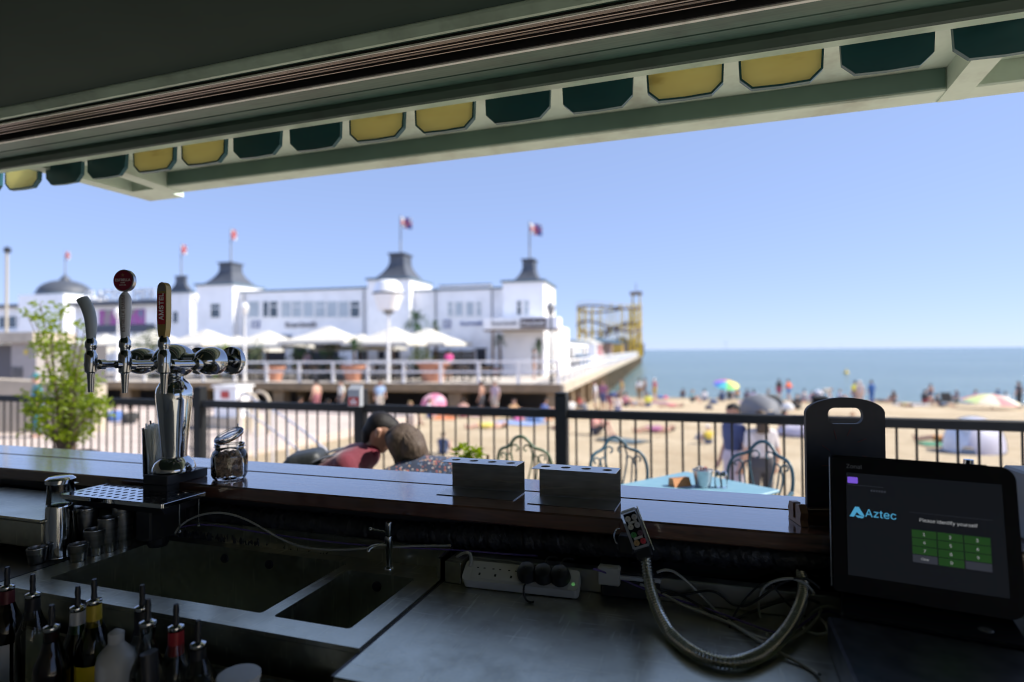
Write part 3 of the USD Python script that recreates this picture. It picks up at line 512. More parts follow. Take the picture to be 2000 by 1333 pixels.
for x, r in ((-2.094, 0.052), (-1.930, 0.066), (-1.752, 0.053)):
    sphere = lathe([(r * math.sin(a) * 1.0 + 1e-4, -r * 1.28 * math.cos(a)) for a in np.linspace(0, math.pi, 18)], 32)
    p = bf.addw('hub', along(sphere, (x, BYc, hubz), (0, 1, 0)), dark_chrome, True)
    bf.addw('shank', along(lathe([(0.024, 0), (0.024, 0.018), (0.0135, 0.024), (0.0135, 0.09), (0.0185, 0.095), (0.0185, 0.115), (0.012, 0.122), (0.012, 0.16)], 24), (x, BYc - r * 1.1, hubz - 0.008), (0, -1, 0)), dark_chrome, 40)
    bf.addw('badge_mount', along(lathe([(0.020, 0), (0.020, 0.022), (0.045, 0.026), (0.053, 0.030), (0.0545, 0.040), (0.053, 0.052), (0.044, 0.058), (0.001, 0.060)], 36), (x, BYc + r * 1.14, hubz), (0, 1, 0)), dark_chrome, 40)
bf.addw('cross_bar', along(lathe([(0.001, 0), (0.034, 0), (0.034, 0.06), (0.030, 0.09), (0.034, 0.13), (0.034, 0.21), (0.030, 0.25), (0.034, 0.30), (0.034, 0.342), (0.001, 0.342)], 32), (-2.094, BYc, hubz), (1, 0, 0)), dark_chrome, 40)
TY = 1.525
def font_tap(x):
    t = bf.addw('tap_body', put(lathe([(0.001, -0.098), (0.0085, -0.098), (0.0125, -0.035), (0.0135, -0.03), (0.019, -0.026), (0.0205, 0.0), (0.0205, 0.034), (0.015, 0.046), (0.015, 0.056), (0.0185, 0.062), (0.0185, 0.080), (0.013, 0.092), (0.0125, 0.098), (0.001, 0.098)], 28), (x, TY, hubz - 0.008)), dark_chrome, 35)
    return t
HZ = hubz - 0.008 + 0.094
for x in (-2.094, -1.930, -1.752): font_tap(x)
# curved pale grey handle
P = spline([(-2.094, TY, HZ - 0.002), (-2.094, TY, HZ + 0.05), (-2.100, TY - 0.004, HZ + 0.095), (-2.121, TY - 0.012, HZ + 0.14)], 18)
grey_handle = mat('pale_grey_ceramic', (0.31, 0.345, 0.35), 0.35, var=0.05)
hd = tube(P, np.interp(np.linspace(0, 1, 18), [0, .3, .7, 1], [0.0155, 0.019, 0.0215, 0.021]), 20, 0.8)
hd = hd.slice_plane((-2.117, TY, HZ + 0.122), (0.75, 0, -0.9), cap=True, engine='earcut') if False else hd
bf.addw('handle', hd, grey_handle, 50, label='plain pale grey curved tap handle')
# red badge handle
P = np.array([(-1.930, TY, z) for z in np.linspace(HZ - 0.002, HZ + 0.158, 14)])
hh = bf.addw('handle', tube(P, np.interp(np.linspace(0, 1, 14), [0, .15, .55, .85, .96, 1], [0.0145, 0.0155, 0.020, 0.0205, 0.015, 0.008]), 22, 0.85), mat('white_ceramic', (0.44, 0.445, 0.44), 0.3), 50, label='white tap handle topped by a round dark red badge')
fdir = math.radians(20)                     # the badges are turned a little to the left
def badge(m): return put(m, (-1.930, TY, HZ + 0.197), rz=0.22)
hh2 = bf.addw('badge', badge(along(lathe([(0.001, -0.008), (0.034, -0.008), (0.0385, -0.005), (0.0385, 0.008), (0.036, 0.010), (0.001, 0.010)], 40), (0, 0, 0), (0, -1, 0))), mat('silver_badge_rim', (0.45, 0.46, 0.47), 0.25, 1.0), 40, parent=hh.path)
def up(m, dx=0, dy=0, dz=0): m = m.copy(); m.apply_translation((dx, dy, dz)); return m
bf.addw('badge_face', badge(along(lathe([(0.034, 0.0101), (0.034, 0.0112), (0.001, 0.0112)], 40), (0, 0, 0), (0, -1, 0))), mat('dark_red_badge', (0.20, 0.012, 0.035), 0.3), parent=hh.path)
silver_ink = mat('silver_ink', (0.65, 0.63, 0.62), 0.4)
bf.addw('lettering', badge(cat(up(text('ESTRELLA', 0.0085, 0.0008, True), 0, -0.0114, 0.002), up(text('DAMM', 0.004, 0.0008), 0, -0.0114, -0.0075), up(text('BARCELONA', 0.003, 0.0008), 0, -0.0114, -0.0155))), silver_ink, parent=hh.path)
star = sg.Polygon([(0.007 * (1 if k % 2 == 0 else 0.42) * math.sin(k * math.pi / 5), 0.007 * (1 if k % 2 == 0 else 0.42) * math.cos(k * math.pi / 5)) for k in range(10)])
bf.addw('star', badge(up(wallplate(star, -0.0008, 0), 0, -0.0114, 0.019)), mat('dull_gold', (0.25, 0.14, 0.06), 0.4), parent=hh.path)
vt = put(text('ESTRELLA DAMM', 0.011, 0.0008), ry=-math.pi / 2)
bf.addw('lettering', put(vt, (-1.930 + 0.0192 * math.sin(0.62), TY - 0.0192 * math.cos(0.62), HZ + 0.082), rz=0.62), mat('red_brown_ink', (0.07, 0.02, 0.015), 0.5), parent=hh.path)
# red and gold paddle handle
pad = sg.Polygon([(-0.012, 0), (0.012, 0), (0.0165, 0.025), (0.0185, 0.06), (0.0185, 0.16), (0.016, 0.174), (0.009, 0.183), (0, 0.186), (-0.009, 0.183), (-0.016, 0.174), (-0.0185, 0.16), (-0.0185, 0.06), (-0.0165, 0.025)])
def padf(m): return put(m, (-1.752, TY, HZ - 0.002), rz=0.10)
hp = bf.addw('handle', padf(wallplate(pad, -0.011, 0.011)), mat('gold_lacquer', (0.34, 0.25, 0.08), 0.35, 0.3), label='flat gold edged tap handle with a red face')
bf.addw('red_face', padf(wallplate(pad.intersection(sg.box(-0.1, 0.04, 0.1, 0.151)).buffer(-0.0035), -0.0122, -0.0112)), mat('red_lacquer', (0.38, 0.02, 0.03), 0.3), parent=hp.path)
bf.addw('silver_tip', padf(wallplate(pad.intersection(sg.box(-0.1, 0.1525, 0.1, 0.2)).buffer(-0.003), -0.0122, -0.0112)), mat('grey_tip', (0.2, 0.19, 0.16), 0.4), parent=hp.path)
bf.addw('lettering', padf(put(text('AMSTEL', 0.0165, 0.001, True), (0, -0.0124, 0.103), ry=-math.pi / 2)), mat('white_ink', (0.8, 0.79, 0.77), 0.4), parent=hp.path)
# bracket and drip tray
dt = Thing('drip_tray', 'perforated chrome drip tray hanging below the beer taps', 'drip tray', (-1.96, 1.58, 1.05))
tp = sg.box(-2.20, 1.50, -1.728, 1.668)
for i in range(13):
    for j in range(5):
        c = (-2.178 + 0.0355 * i, 1.522 + 0.031 * j); tp = tp.difference(sg.Point(c).buffer(0.0092, 6))
dt.addw('grille', extr(tp, 0.003).apply_translation((0, 0, 1.078)), chrome)
dt.addw('rim', [box(-1.7275, -1.722, 1.498, 1.67, 1.066, 1.0815, 0.001), box(-2.206, -2.2005, 1.498, 1.67, 1.066, 1.0815, 0.001), box(-2.2, -1.728, 1.6685, 1.673, 1.066, 1.0815, 0.001), box(-2.2, -1.728, 1.4945, 1.4995, 1.066, 1.0815, 0.001)], chrome)
dt.addw('tray', prism_x([(1.500, 1.0655), (1.66, 1.0655), (1.64, 1.04), (1.52, 1.04)], -2.19, -1.74), black_plastic)
dt.addw('bracket', [box(-1.90, -1.83, 1.54, 1.69, 0.93, 1.0395, 0.006), along(lathe([(0.001, -0.05), (0.03, -0.05), (0.034, -0.04), (0.034, 0.05), (0.001, 0.05)], 20), (-1.865, 1.60, 0.95), (0, 0, 1))], black_plastic)
for yy in (1.56, 1.64): dt.addw('hook', [tube([(-1.722, yy, 1.065), (-1.722, yy, 0.975)], 0.0025, 8), blob((-1.722, yy, 0.972), 0.006)], chrome, 60)

# ================================================================== THINGS ON THE BAR
gl = Thing('glass_of_straws', 'clear tumbler packed with white drinking straws beside the beer font', 'glass', (*atZ(303, 932, BZ)[:2], BZ + 0.001))
gl.add('glass', lathe([(0.001, 0.0), (0.038, 0.0), (0.041, 0.006), (0.045, 0.19), (0.0435, 0.19), (0.0395, 0.010), (0.001, 0.009)], 32), clear, 40)
straw_m = leafmat('white_straw', (0.78, 0.78, 0.76), (0.82, 0.82, 0.80), 0.5)
for k in range(44):
    a = rng.uniform(0, 6.28); r0, r1 = rng.uniform(0, 0.029), rng.uniform(0.012, 0.0365); b = a + rng.uniform(-0.9, 0.9)
    gl.add('straw', tube([(r0 * math.cos(a), r0 * math.sin(a), 0.013), (r1 * math.cos(b), r1 * math.sin(b), 0.197 + rng.uniform(-0.006, 0.01))], 0.0037, 7), straw_m, 60)
gl.add('straw', tube([(-0.02, 0.01, 0.013), (-0.034, 0.008, 0.215)], 0.0033, 7), mat('dark_straw', (0.03, 0.03, 0.03), 0.5), 60, label='single dark straw')

JX, JY = -1.755, 1.815
jr = Thing('clip_top_jar', 'glass clip top jar of roasted nuts with its lid open', 'jar', (JX, JY, BZ + 0.001))
sq = lambda r, n: [(r * math.copysign(abs(math.cos(t)) ** 0.72, math.cos(t)), r * math.copysign(abs(math.sin(t)) ** 0.72, math.sin(t))) for t in np.linspace(0, 2 * np.pi, n, endpoint=False)]
def sqlathe(prof, seg=40, p=0.72):
    m = lathe(prof, seg); v = m.vertices; r = np.hypot(v[:, 0], v[:, 1]); a = np.arctan2(v[:, 1], v[:, 0]) ; k = np.maximum(np.abs(np.cos(a)), np.abs(np.sin(a)))
    s = 1 + (1 / k - 1) * p * np.clip((0.108 - v[:, 2]) / 0.02, 0, 1) * 0.45; v = v.copy(); v[:, 0] *= s; v[:, 1] *= s; m.vertices = v; return put(m, rz=0.77)
jr.add('jar_body', sqlathe([(0.001, 0.004), (0.05, 0.0), (0.058, 0.004), (0.064, 0.016), (0.065, 0.085), (0.060, 0.100), (0.051, 0.110), (0.051, 0.126), (0.0535, 0.128), (0.0535, 0.132), (0.047, 0.132), (0.047, 0.112), (0.056, 0.098), (0.061, 0.083), (0.060, 0.018), (0.054, 0.009), (0.001, 0.011)]), clear, 40)
nut = mat('roasted_nut', (0.34, 0.22, 0.15), 0.5, var=0.5, scale=18, bump=0.5, bscale=60)
nuts = []
for k in range(430):
    z = rng.uniform(0.016, 0.097); rad = 0.054 if z < 0.085 else 0.046; a = rng.uniform(0, 6.28); rr = rad * math.sqrt(rng.uniform(0.25, 1)); s = rng.uniform(0.0055, 0.0085); q_ = max(abs(math.cos(a)), abs(math.sin(a))); rr *= 1 + (1 / q_ - 1) * 0.3 * (z < 0.085); a += 0.77
    nuts.append(put(trimesh.creation.icosphere(1, 1).apply_scale((s, s * 0.75, s * 1.25)), (rr * math.cos(a), rr * math.sin(a), z), rng.uniform(0, 6), rng.uniform(0, 6), rng.uniform(0, 6)))
nm = jr.add('nuts', cat(nuts), nut, True); stage.GetPrimAtPath(nm.path).SetCustomDataByKey('kind', 'stuff')
lid = lathe([(0.001, 0.006), (0.036, 0.006), (0.040, 0.002), (0.049, 0.0), (0.053, 0.004), (0.053, 0.012), (0.046, 0.016), (0.036, 0.012), (0.001, 0.012)], 40)
def lidf(m): return put(m, (0.006, -0.006, 0.158), rx=math.radians(24), ry=math.radians(-9))
L1 = jr.add('lid', lidf(lid), clear, 40)
L1.add('wire', [lidf(tube([(0.0545 * math.cos(t), 0.0545 * math.sin(t), 0.006) for t in np.linspace(0, 2 * np.pi, 40)], 0.0016, 6)), lidf(tube(spline([(0.0, 0.052, 0.006), (0.006, 0.056, 0.022), (0.016, 0.048, 0.026), (0.018, 0.04, 0.016)], 16), 0.0016, 6))], chrome, 60)
jr.add('seal', lidf(lathe([(0.045, -0.004), (0.051, -0.004), (0.051, 0.0), (0.045, 0.0)], 40)), mat('orange_rubber', (0.30, 0.13, 0.05), 0.6), 40)
jr.add('neck_wire', tube([(0.0545 * math.cos(t), 0.0545 * math.sin(t), 0.121) for t in np.linspace(0, 2 * np.pi, 40)], 0.0016, 6), chrome, 60)
jr.add('hinge_wire', tube(spline([(0.0, 0.053, 0.12), (0.0, 0.060, 0.14), (0.002, 0.056, 0.165), (0.004, 0.048, 0.176)], 12), 0.0018, 6), chrome, 60)

def cone_holder(u, v, label):
    p = atZ(u, v, BZ); t = Thing('cone_holder', label, 'cone holder', (p[0], p[1], BZ + 0.001), math.radians(-1))
    w = 0.268; t.add('back_plate', box(0, w, -0.0015, 0, 0.0015, 0.103), steel_sheet)
    t.add('foot_flange', box(-0.006, w, -0.115, -0.0017, 0, 0.0015), steel_sheet)
    tp = sg.box(0, -0.088, w, 0.0)
    for k in range(4): tp = tp.difference(sg.Point(0.034 + 0.0665 * k, -0.042).buffer(0.0155, 12))
    t.add('holed_flange', extr(tp, 0.0015).apply_translation((0, 0, 0.1032)), steel_sheet)
    return t
cone_holder(884, 952, 'folded steel cone holder with four holes, nearer the beer font')
cone_holder(1054, 968, 'folded steel cone holder with four holes, nearer the soda gun')

# black paddle board in its wooden stand
MB = atZ(1652, 1022, BZ); 
pb = Thing('paddle_board', 'black round topped menu board with a hand hole, standing behind the till', 'menu board', (MB[0], MB[1], BZ + 0.012), math.radians(14))
ol = [(-0.104, 0), (0.104, 0), (0.104, 0.292)] + [(0.104 * math.cos(t), 0.290 + 0.042 * math.sin(t)) for t in np.linspace(0.25, math.pi - 0.25, 16)] + [(-0.104, 0.292)]
brd = sg.Polygon(ol).buffer(0); hole = sg.box(-0.028, 0.279, 0.028, 0.285).buffer(0.019, 8); brd = brd.difference(hole)
chalkboard = mat('black_board', (0.014, 0.015, 0.019), 0.55, var=0.3, scale=12, dirt=(0.05, 0.03, 0.03), dscale=20, damount=0.4)
pb.add('board', wallplate(brd, -0.007, 0.007), chalkboard)
sc = []
for k in range(9):
    t = k / 9 * 2 * math.pi; sc.append(put(box(-0.013, 0.013, -0.0006, 0.0, -0.0012, 0.0012), (0.055 * math.cos(t), -0.0072, 0.17 + 0.07 * math.sin(t)), ry=-t + 0.3))
pb.add('scratched_marks', sc, mat('faded_red_chalk', (0.10, 0.03, 0.03), 0.8))
bs = Thing('board_stand', 'small shaped wooden stand slotted to hold the black menu board', 'board stand', (MB[0], MB[1], BZ + 0.001), math.radians(14))
foot = [(-0.045, 0), (0.045, 0), (0.040, 0.014), (0.047, 0.03), (0.036, 0.05), (0.0085, 0.052), (0.0085, 0.0105), (-0.0085, 0.0105), (-0.0085, 0.052), (-0.030, 0.056), (-0.044, 0.035), (-0.038, 0.015)]
light_wood = mat('stained_pine', (0.22, 0.11, 0.05), 0.5, var=0.25, scale=12, stretch=(6, 1, 6))
bs.add('block', prism_x(foot, -0.136, -0.116), light_wood); bs.add('block', prism_x(foot, 0.116, 0.136), light_wood)
bs.add('rail', [box(-0.116, 0.116, 0.012, 0.036, 0.0, 0.045, 0.002), box(-0.116, 0.116, -0.036, -0.012, 0.0, 0.045, 0.002)], mahogany)

# ================================================================== TILL
dr = atZ(1617, 1207, 0.975)
td = Thing('cash_drawer', 'black cash drawer under the till screen on the right', 'cash drawer', (dr[0] + 0.25, 1.2, ZT))
td.addw('case', box(dr[0], dr[0] + 0.62, 0.86, dr[1] + 0.01, ZT + 0.001, 0.975, 0.004), mat('satin_black', (0.014, 0.014, 0.016), 0.3, var=0.2, scale=10, rvar=0.06))
td.addw('drawer_front', box(dr[0] + 0.015, dr[0] + 0.605, 0.851, 0.859, ZT + 0.012, 0.965, 0.002), black_plastic)
cTL, cTR = np.array([0.189 * 1.523, 1.119 * 1.523]), np.array([0.475 * 1.353, 1.215 * 1.353])
PZ = 1.305; W = 0.366; H = 0.325
prz = math.atan2(cTR[1] - cTL[1], cTR[0] - cTL[0])
till = Thing('till_screen', 'black touchscreen till showing a green number pad', 'till', ((cTL[0] + cTR[0]) / 2, (cTL[1] + cTR[1]) / 2, 0.976), prz)
tilt = math.radians(-13)                     # leans back: the foot is nearer the barman
def scr(m): return put(m, (0, 0, PZ - 0.976), rx=tilt)
rb = sg.box(-W / 2 + 0.012, -H + 0.012, W / 2 - 0.022, -0.012).buffer(0.010).union(sg.box(0, -H + 0.03, W / 2 - 0.03, -0.03).buffer(0.03))
till.add('housing', scr(wallplate(rb, -0.012, 0.036)), gloss_black, 30)
till.add('side_trim', scr(box(-W / 2 - 0.004, -W / 2 - 0.0005, -0.010, 0.034, -H + 0.01, -0.004, 0.001)), mat('silver_trim', (0.35, 0.36, 0.37), 0.35, 1.0))
till.add('top_trim', scr(box(-W / 2, W / 2 - 0.05, -0.008, 0.03, -0.0015, 0.002, 0.0008)), gloss_black)
sc_ = till.add('screen', scr(wallplate(sg.box(-0.150, -0.282, 0.156, -0.040), -0.0136, -0.0125)), usdkit.material(stage, '/World/Looks/dim_screen', {"p": ("principled_bsdf", {"base_color": (0.006, 0.007, 0.009), "roughness": 0.2, "specular_ior_level": 0.2, "emission_color": (0.5, 0.6, 0.8), "emission_strength": 0.006})}, [], surface="p.BSDF"))
def flat(poly): return scr(wallplate(poly, -0.0145, -0.0138))
def txt(t, h, x, z, bold=False, dep=0.0006): return scr(up(text(t, h, dep, bold), x, -0.0147, z))
gk = glow('green_key', (0.05, 0.20, 0.045), 0.11); greyk = glow('grey_key', (0.08, 0.09, 0.12), 0.18); bluel = glow('blue_logo', (0.10, 0.45, 0.75), 0.38); whitel = glow('white_screen_text', (0.7, 0.72, 0.75), 0.22); purple = glow('purple_tab', (0.16, 0.08, 0.55), 0.6)
kx, kz = [0.006, 0.0555, 0.105], [-0.168, -0.1865, -0.205, -0.2235]
for i, tx in enumerate(['1', '2', '3', '4', '5', '6', '7', '8', '9', 'Clear', '0', '']):
    x, z = kx[i % 3], kz[i // 3]
    k = sc_.add('key', flat(sg.box(x - 0.0236, z - 0.0085, x + 0.0236, z + 0.0085)), greyk if i in (9, 11) else gk)
    if tx: sc_.add('key_lettering', txt(tx, 0.0065 if len(tx) == 1 else 0.0045, x, z), whitel)
sc_.add('prompt_text', txt('Please identify yourself', 0.0072, 0.053, -0.137), whitel)
sc_.add('logo_text', up(txt('Aztec', 0.0175, -0.079, -0.133, False), 0, 0, 0), bluel)
sc_.add('logo_mark', [flat(sg.Polygon([(-0.1440, -0.1450), (-0.1320, -0.1210), (-0.1240, -0.1210), (-0.1280, -0.1320), (-0.1350, -0.1450)])), flat(sg.Polygon([(-0.1240, -0.1210), (-0.1120, -0.1420), (-0.1220, -0.1400), (-0.1290, -0.1330)])), flat(sg.Polygon([(-0.1330, -0.1410), (-0.1130, -0.1425), (-0.1170, -0.1465), (-0.1270, -0.1460)]))], bluel)
sc_.add('tab', flat(sg.box(-0.145, -0.063, -0.127, -0.052).buffer(0.002)), purple)
sc_.add('small_print', [flat(sg.box(-0.098 + 0.0055 * k, -0.0815, -0.0945 + 0.0055 * k, -0.0768)) for k in range(6)], greyk)
sc_.add('panel_line', [flat(sg.box(-0.147, -0.0695, -0.072, -0.0688)), flat(sg.box(-0.02, -0.1208, 0.136, -0.1202))], greyk)
till.add('maker_name', scr(up(text('Zonal', 0.0095, 0.0006), -0.132, -0.0128, -0.024)), grey_plastic)
till.add('base', [box(-0.165, 0.165, -0.20, 0.10, 0.0, 0.008, 0.003), trimesh.convex.convex_hull(np.array([(a * w_, y_, z_) for a in (-1, 1) for w_, y_, z_ in ((.13, 0.0, .009), (.13, .10, .009), (.12, .055, .25), (.12, .10, .25))]))], gloss_black)
till.add('edge_strip', [tube([(-0.164, -0.20, 0.010), (-0.164, -0.02, 0.010)], 0.003, 8)], chrome, 60)
till.add('lower_button', put(lathe([(0.001, 0.002), (0.012, 0.002), (0.014, 0)], 24), (0.10, -0.15, 0.0085), rx=0.0), mat('dull_badge', (0.08, 0.08, 0.085), 0.4), 40)
paper = mat('paper', (0.55, 0.55, 0.54), 0.8)
one('receipt_paper', put(box(-0.11, 0.11, -0.04, 0.04, 0, 0.001), (dr[0] + 0.19, 0.96, 0.977), rz=0.05), paper, 'white paper slip lying on the cash drawer before the till', 'paper')
one('receipt_paper', put(box(-0.05, 0.07, -0.08, 0.08, 0, 0.001), (dr[0] + 0.47, 1.15, 0.977), rz=-0.3), paper, 'white paper sheet on the cash drawer right of the till', 'paper')
sp = Thing('sugar_pourer', 'glass sugar pourer with a chrome cap behind the till screen', 'pourer', (*atD(1893, 950, 1.62)[:2], BZ + 0.001))
sp.add('jar', lathe([(0.001, 0.0), (0.032, 0.0), (0.034, 0.01), (0.032, 0.11), (0.028, 0.12), (0.001, 0.12)], 24), clear, 40)
sp.add('cap', lathe([(0.030, 0.121), (0.030, 0.14), (0.022, 0.152), (0.013, 0.158), (0.012, 0.172), (0.001, 0.173)], 24), chrome, 40)
rp = Thing('receipt_printer', 'grey upright box with wire hooks at the right end of the bar', 'box', (*atD(2012, 1000, 1.5)[:2], BZ + 0.001), 0.1)
rp.add('case', box(-0.035, 0.10, -0.05, 0.05, 0.0, 0.17, 0.006), grey_plastic)
for z in (0.07, 0.10, 0.125): rp.add('wire_hook', tube(spline([(-0.034, 0, z), (-0.05, 0.0, z + 0.008), (-0.062, 0, z + 0.012)], 8), 0.0025, 6), chrome, 60)

# ================================================================== SHAKERS, CUPS AND BOXES LEFT OF THE SINK
def tin(u, v, z, r, h, label, flip=False, m=None, cat_='cup', name='steel_cup'):
    p = atZ(u, v, z); t = Thing(name, label, cat_, (p[0], p[1], z + 0.001))
    r0, r1 = (r, r * 0.8) if flip else (r * 0.8, r)
    t.add('wall', lathe([(0.001, 0.003), (r0 - 0.003, 0.003), (r1 - 0.003, h), (r1, h), (r1 + 0.0012, h - 0.003), (r0, 0.0), (0.001, 0.0)] if not flip else [(0.001, h), (r1, h), (r1 + 0.002, h - 0.006), (r0, 0.004), (r0 + 0.001, 0), (0.001, 0)], 26), m or steel_sheet, 40); return t
bx_ = Thing('lidded_steel_box', 'dull steel box with a sloping lid at the far left', 'box', atZ(20, 1128, 0.89))
p0 = atZ(0, 1010, 1.03)
bx_.addw('box', box(p0[0] - 0.5, atZ(86, 1020, 1.02)[0], 1.38, 1.66, 0.93, 1.018, 0.004), steel)
bx_.addw('lid', box(p0[0] - 0.5, atZ(86, 1020, 1.02)[0] + 0.008, 1.37, 1.67, 1.019, 1.03, 0.003), steel)
bx_.addw('legs', [box(p0[0] - 0.45, p0[0] - 0.1, 1.42, 1.62, 0.0, 0.929)], black_plastic)
one('work_shelf', box(-3.6, -2.03, 1.20, 1.70, 0.86, 0.899), mat('grey_shelf', (0.10, 0.10, 0.10), 0.4, 0.6), 'dark metal shelf left of the sink beneath the cups', 'shelf')
SH = 0.90
sz = tin(116, 1085, SH, 0.046, 0.17, 'larger upturned steel shaker tin on the shelf left of the sink', True, chrome, 'shaker', 'shaker_tin')
t2 = tin(118, 1058, SH, 0.044, 0.125, 'tall glass shaker with a silver rim standing behind the upturned tin', False, smoke_glass, 'shaker', 'shaker_glass')
t2.add('rim_cap', lathe([(0.04, 0.21), (0.046, 0.212), (0.046, 0.225), (0.036, 0.234), (0.001, 0.236)], 26), chrome, 40); t2.add('sleeve', lathe([(0.044, 0.125), (0.040, 0.21)], 26), smoke_glass, 40)
st = Thing('cocktail_strainer', 'small sprung cocktail strainer standing up behind the shaker', 'strainer', (*atD(143, 950, 2.28)[:2], SH + 0.001))
st.add('stem', tube([(0.04, 0, 0.0), (0.02, 0, 0.13)], 0.004, 8), chrome, 60)
st.add('spring', tube([(0.02 - 0.025 * t + 0.003 * math.cos(60 * t), 0.003 * math.sin(60 * t), 0.13 + 0.05 * t) for t in np.linspace(0, 1, 90)], 0.0018, 6), chrome, 60)
st.add('blade', box(-0.035, 0.015, -0.012, 0.012, 0.181, 0.184, 0.001), chrome)
for (u, v, h, lb) in ((172, 1070, 0.14, 'tapered steel jug leaning among the cups left of the sink'), (72, 1100, 0.05, 'shortest steel measure at the left, in front of the box'), (153, 1095, 0.055, 'low steel measure nearest the sink corner'), (185, 1083, 0.085, 'second lowest steel measure along the sink edge'), (212, 1076, 0.115, 'third steel measure along the sink edge'), (240, 1069, 0.15, 'tallest steel measure along the sink edge')):
    tin(u, v, SH, 0.028 if h < 0.06 else 0.032, h, lb)

# ================================================================== BOTTLES IN THE SPEED RAIL
def bottleglass(name, tint): return clearglass(name, tint)
bg_clear = smoke_glass; bg_green = clearglass('green_bottle_glass', (0.12, 0.30, 0.10)); bg_olive = clearglass('olive_bottle_glass', (0.45, 0.48, 0.10)); bg_amber = clearglass('amber_bottle_glass', (0.35, 0.10, 0.03)); bg_dark = clearglass('dark_bottle_glass', (0.10, 0.08, 0.08))
RB = 0.66
def bottle(u, v, y, r, glass, neck, label, lab=None, shoulder=0.62):
    p = atY(u, v, y); H = p[2] - RB; t = Thing('spirit_bottle', label, 'bottle', (p[0], p[1], RB + 0.001)); b = H - 0.062      # b: height of the mouth
    zs = b * shoulder
    t.add('glass', lathe([(0.001, 0.002), (r - 0.006, 0.0), (r, 0.006), (r, zs), (r * 0.94, zs + 0.02), (r * 0.62, zs + 0.05), (0.0165, zs + 0.075), (0.0145, b - 0.03), (0.0155, b - 0.01), (0.0155, b), (0.012, b)], 28), glass, 40)
    t.add('pourer_collar', lathe([(0.0158, b + 0.0005), (0.0175, b + 0.004), (0.0165, b + 0.009), (0.008, b + 0.013), (0.001, b + 0.013)], 24), chrome, 40)
    t.add('pourer_spout', lathe([(0.0072, b + 0.013), (0.0058, b + 0.03), (0.0068, b + 0.045), (0.005, b + 0.060), (0.001, b + 0.060)], 14), black_plastic, 40)
    if neck is not None: t.add('neck_foil', lathe([(0.0172, b - 0.055), (0.0170, b - 0.012), (0.0166, b - 0.001)], 24), neck, 40)
    if lab is not None:
        a = np.linspace(-2.6, -0.4, 14); V = np.array([((r + 0.001) * math.cos(x), (r + 0.001) * math.sin(x), z) for z in (zs * 0.30, zs * 0.86) for x in a]); n = len(a); i = np.arange(n - 1)
        t.add('label', trimesh.Trimesh(V, np.vstack([np.stack([i, i + 1, i + 1 + n], 1), np.stack([i, i + 1 + n, i + n], 1)]), process=False), lab, True)
    return t
foil = lambda n, c: mat('foil_' + n, c, 0.4, 0.2)
bottle(14, 1107, 1.09, 0.040, bg_dark, foil('dark_red', (0.09, 0.012, 0.015)), 'dark spirit bottle with a maroon neck at the left end of the rail', paper)
bottle(64, 1121, 1.09, 0.038, bg_clear, foil('black', (0.012, 0.012, 0.014)), 'clear spirit bottle with a black neck, second from the left', None)
bottle(101, 1181, 1.00, 0.037, bg_amber, None, 'short amber bottle in front of the clear one at the left', foil('orange', (0.35, 0.14, 0.03)))
bottle(152, 1144, 1.07, 0.036, bg_green, foil('white_band', (0.42, 0.42, 0.40)), 'dark green bottle with a white neck band', None)
bottle(184, 1131, 1.08, 0.040, bg_olive, foil('yellow', (0.42, 0.30, 0.02)), 'olive green bottle with a yellow neck and yellow label', foil('bright_yellow', (0.60, 0.45, 0.01)))
bottle(278, 1142, 1.08, 0.037, bg_clear, foil('black', 0), 'clear tall necked bottle behind the white squeeze bottle', None)
bottle(289, 1169, 1.02, 0.037, bg_clear, None, 'clear bare necked bottle with a black strainer before it', None)
bottle(344, 1179, 1.07, 0.038, bg_clear, foil('red', (0.30, 0.015, 0.02)), 'clear bottle with a red neck band', None)
bottle(387, 1211, 1.05, 0.044, bg_clear, foil('black', 0), 'squat clear bottle at the right end of the rail', None)
p = atY(227, 1230, 1.03); sq_ = Thing('squeeze_bottle', 'white plastic squeeze bottle among the spirit bottles', 'bottle', (p[0], p[1], RB + 0.001)); b = p[2] - RB
sq_.add('body', lathe([(0.001, 0), (0.038, 0), (0.041, 0.006), (0.041, b - 0.075), (0.037, b - 0.055), (0.018, b - 0.034), (0.016, b - 0.03), (0.001, b - 0.03)], 28), white_plastic, 40)
sq_.add('cap', lathe([(0.0165, b - 0.0295), (0.0165, b - 0.008), (0.011, b - 0.004), (0.004, b), (0.001, b)], 24), white_plastic, 40)
p = atY(480, 1308, 1.05); tb = Thing('plastic_tub', 'white lidded tub at the end of the bottle rail', 'tub', (p[0], p[1] - 0.02, RB + 0.001)); b = p[2] - RB
tb.add('tub', lathe([(0.001, 0), (0.036, 0), (0.042, b - 0.012), (0.001, b - 0.012)], 28), white_plastic, 40); tb.add('lid', lathe([(0.0445, b - 0.0115), (0.0445, b - 0.002), (0.042, b), (0.001, b)], 28), white_plastic, 40)
p = atY(291, 1275, 0.97); bsn = Thing('black_scoop', 'black handled scoop leaning before the clear bottles', 'scoop', (p[0], p[1], RB + 0.001)); b = p[2] - RB
bsn.add('handle', tube(spline([(0.02, 0, 0.0), (0.01, 0, b * 0.5), (0, 0, b)], 12), np.linspace(0.012, 0.019, 12), 14, 0.7), black_plastic, 60)
rail = Thing('speed_rail', 'steel bottle rail fixed to the front of the sink', 'bottle rail', (-1.5, 1.06, RB))
rail.addw('trough', [box(-2.2, -0.80, 0.93, 1.18, RB - 0.006, RB, 0.001), box(-2.2, -0.80, 1.17, 1.182, RB, RB + 0.14), box(-2.2, -0.80, 0.925, 0.932, RB, RB + 0.10)], steel)
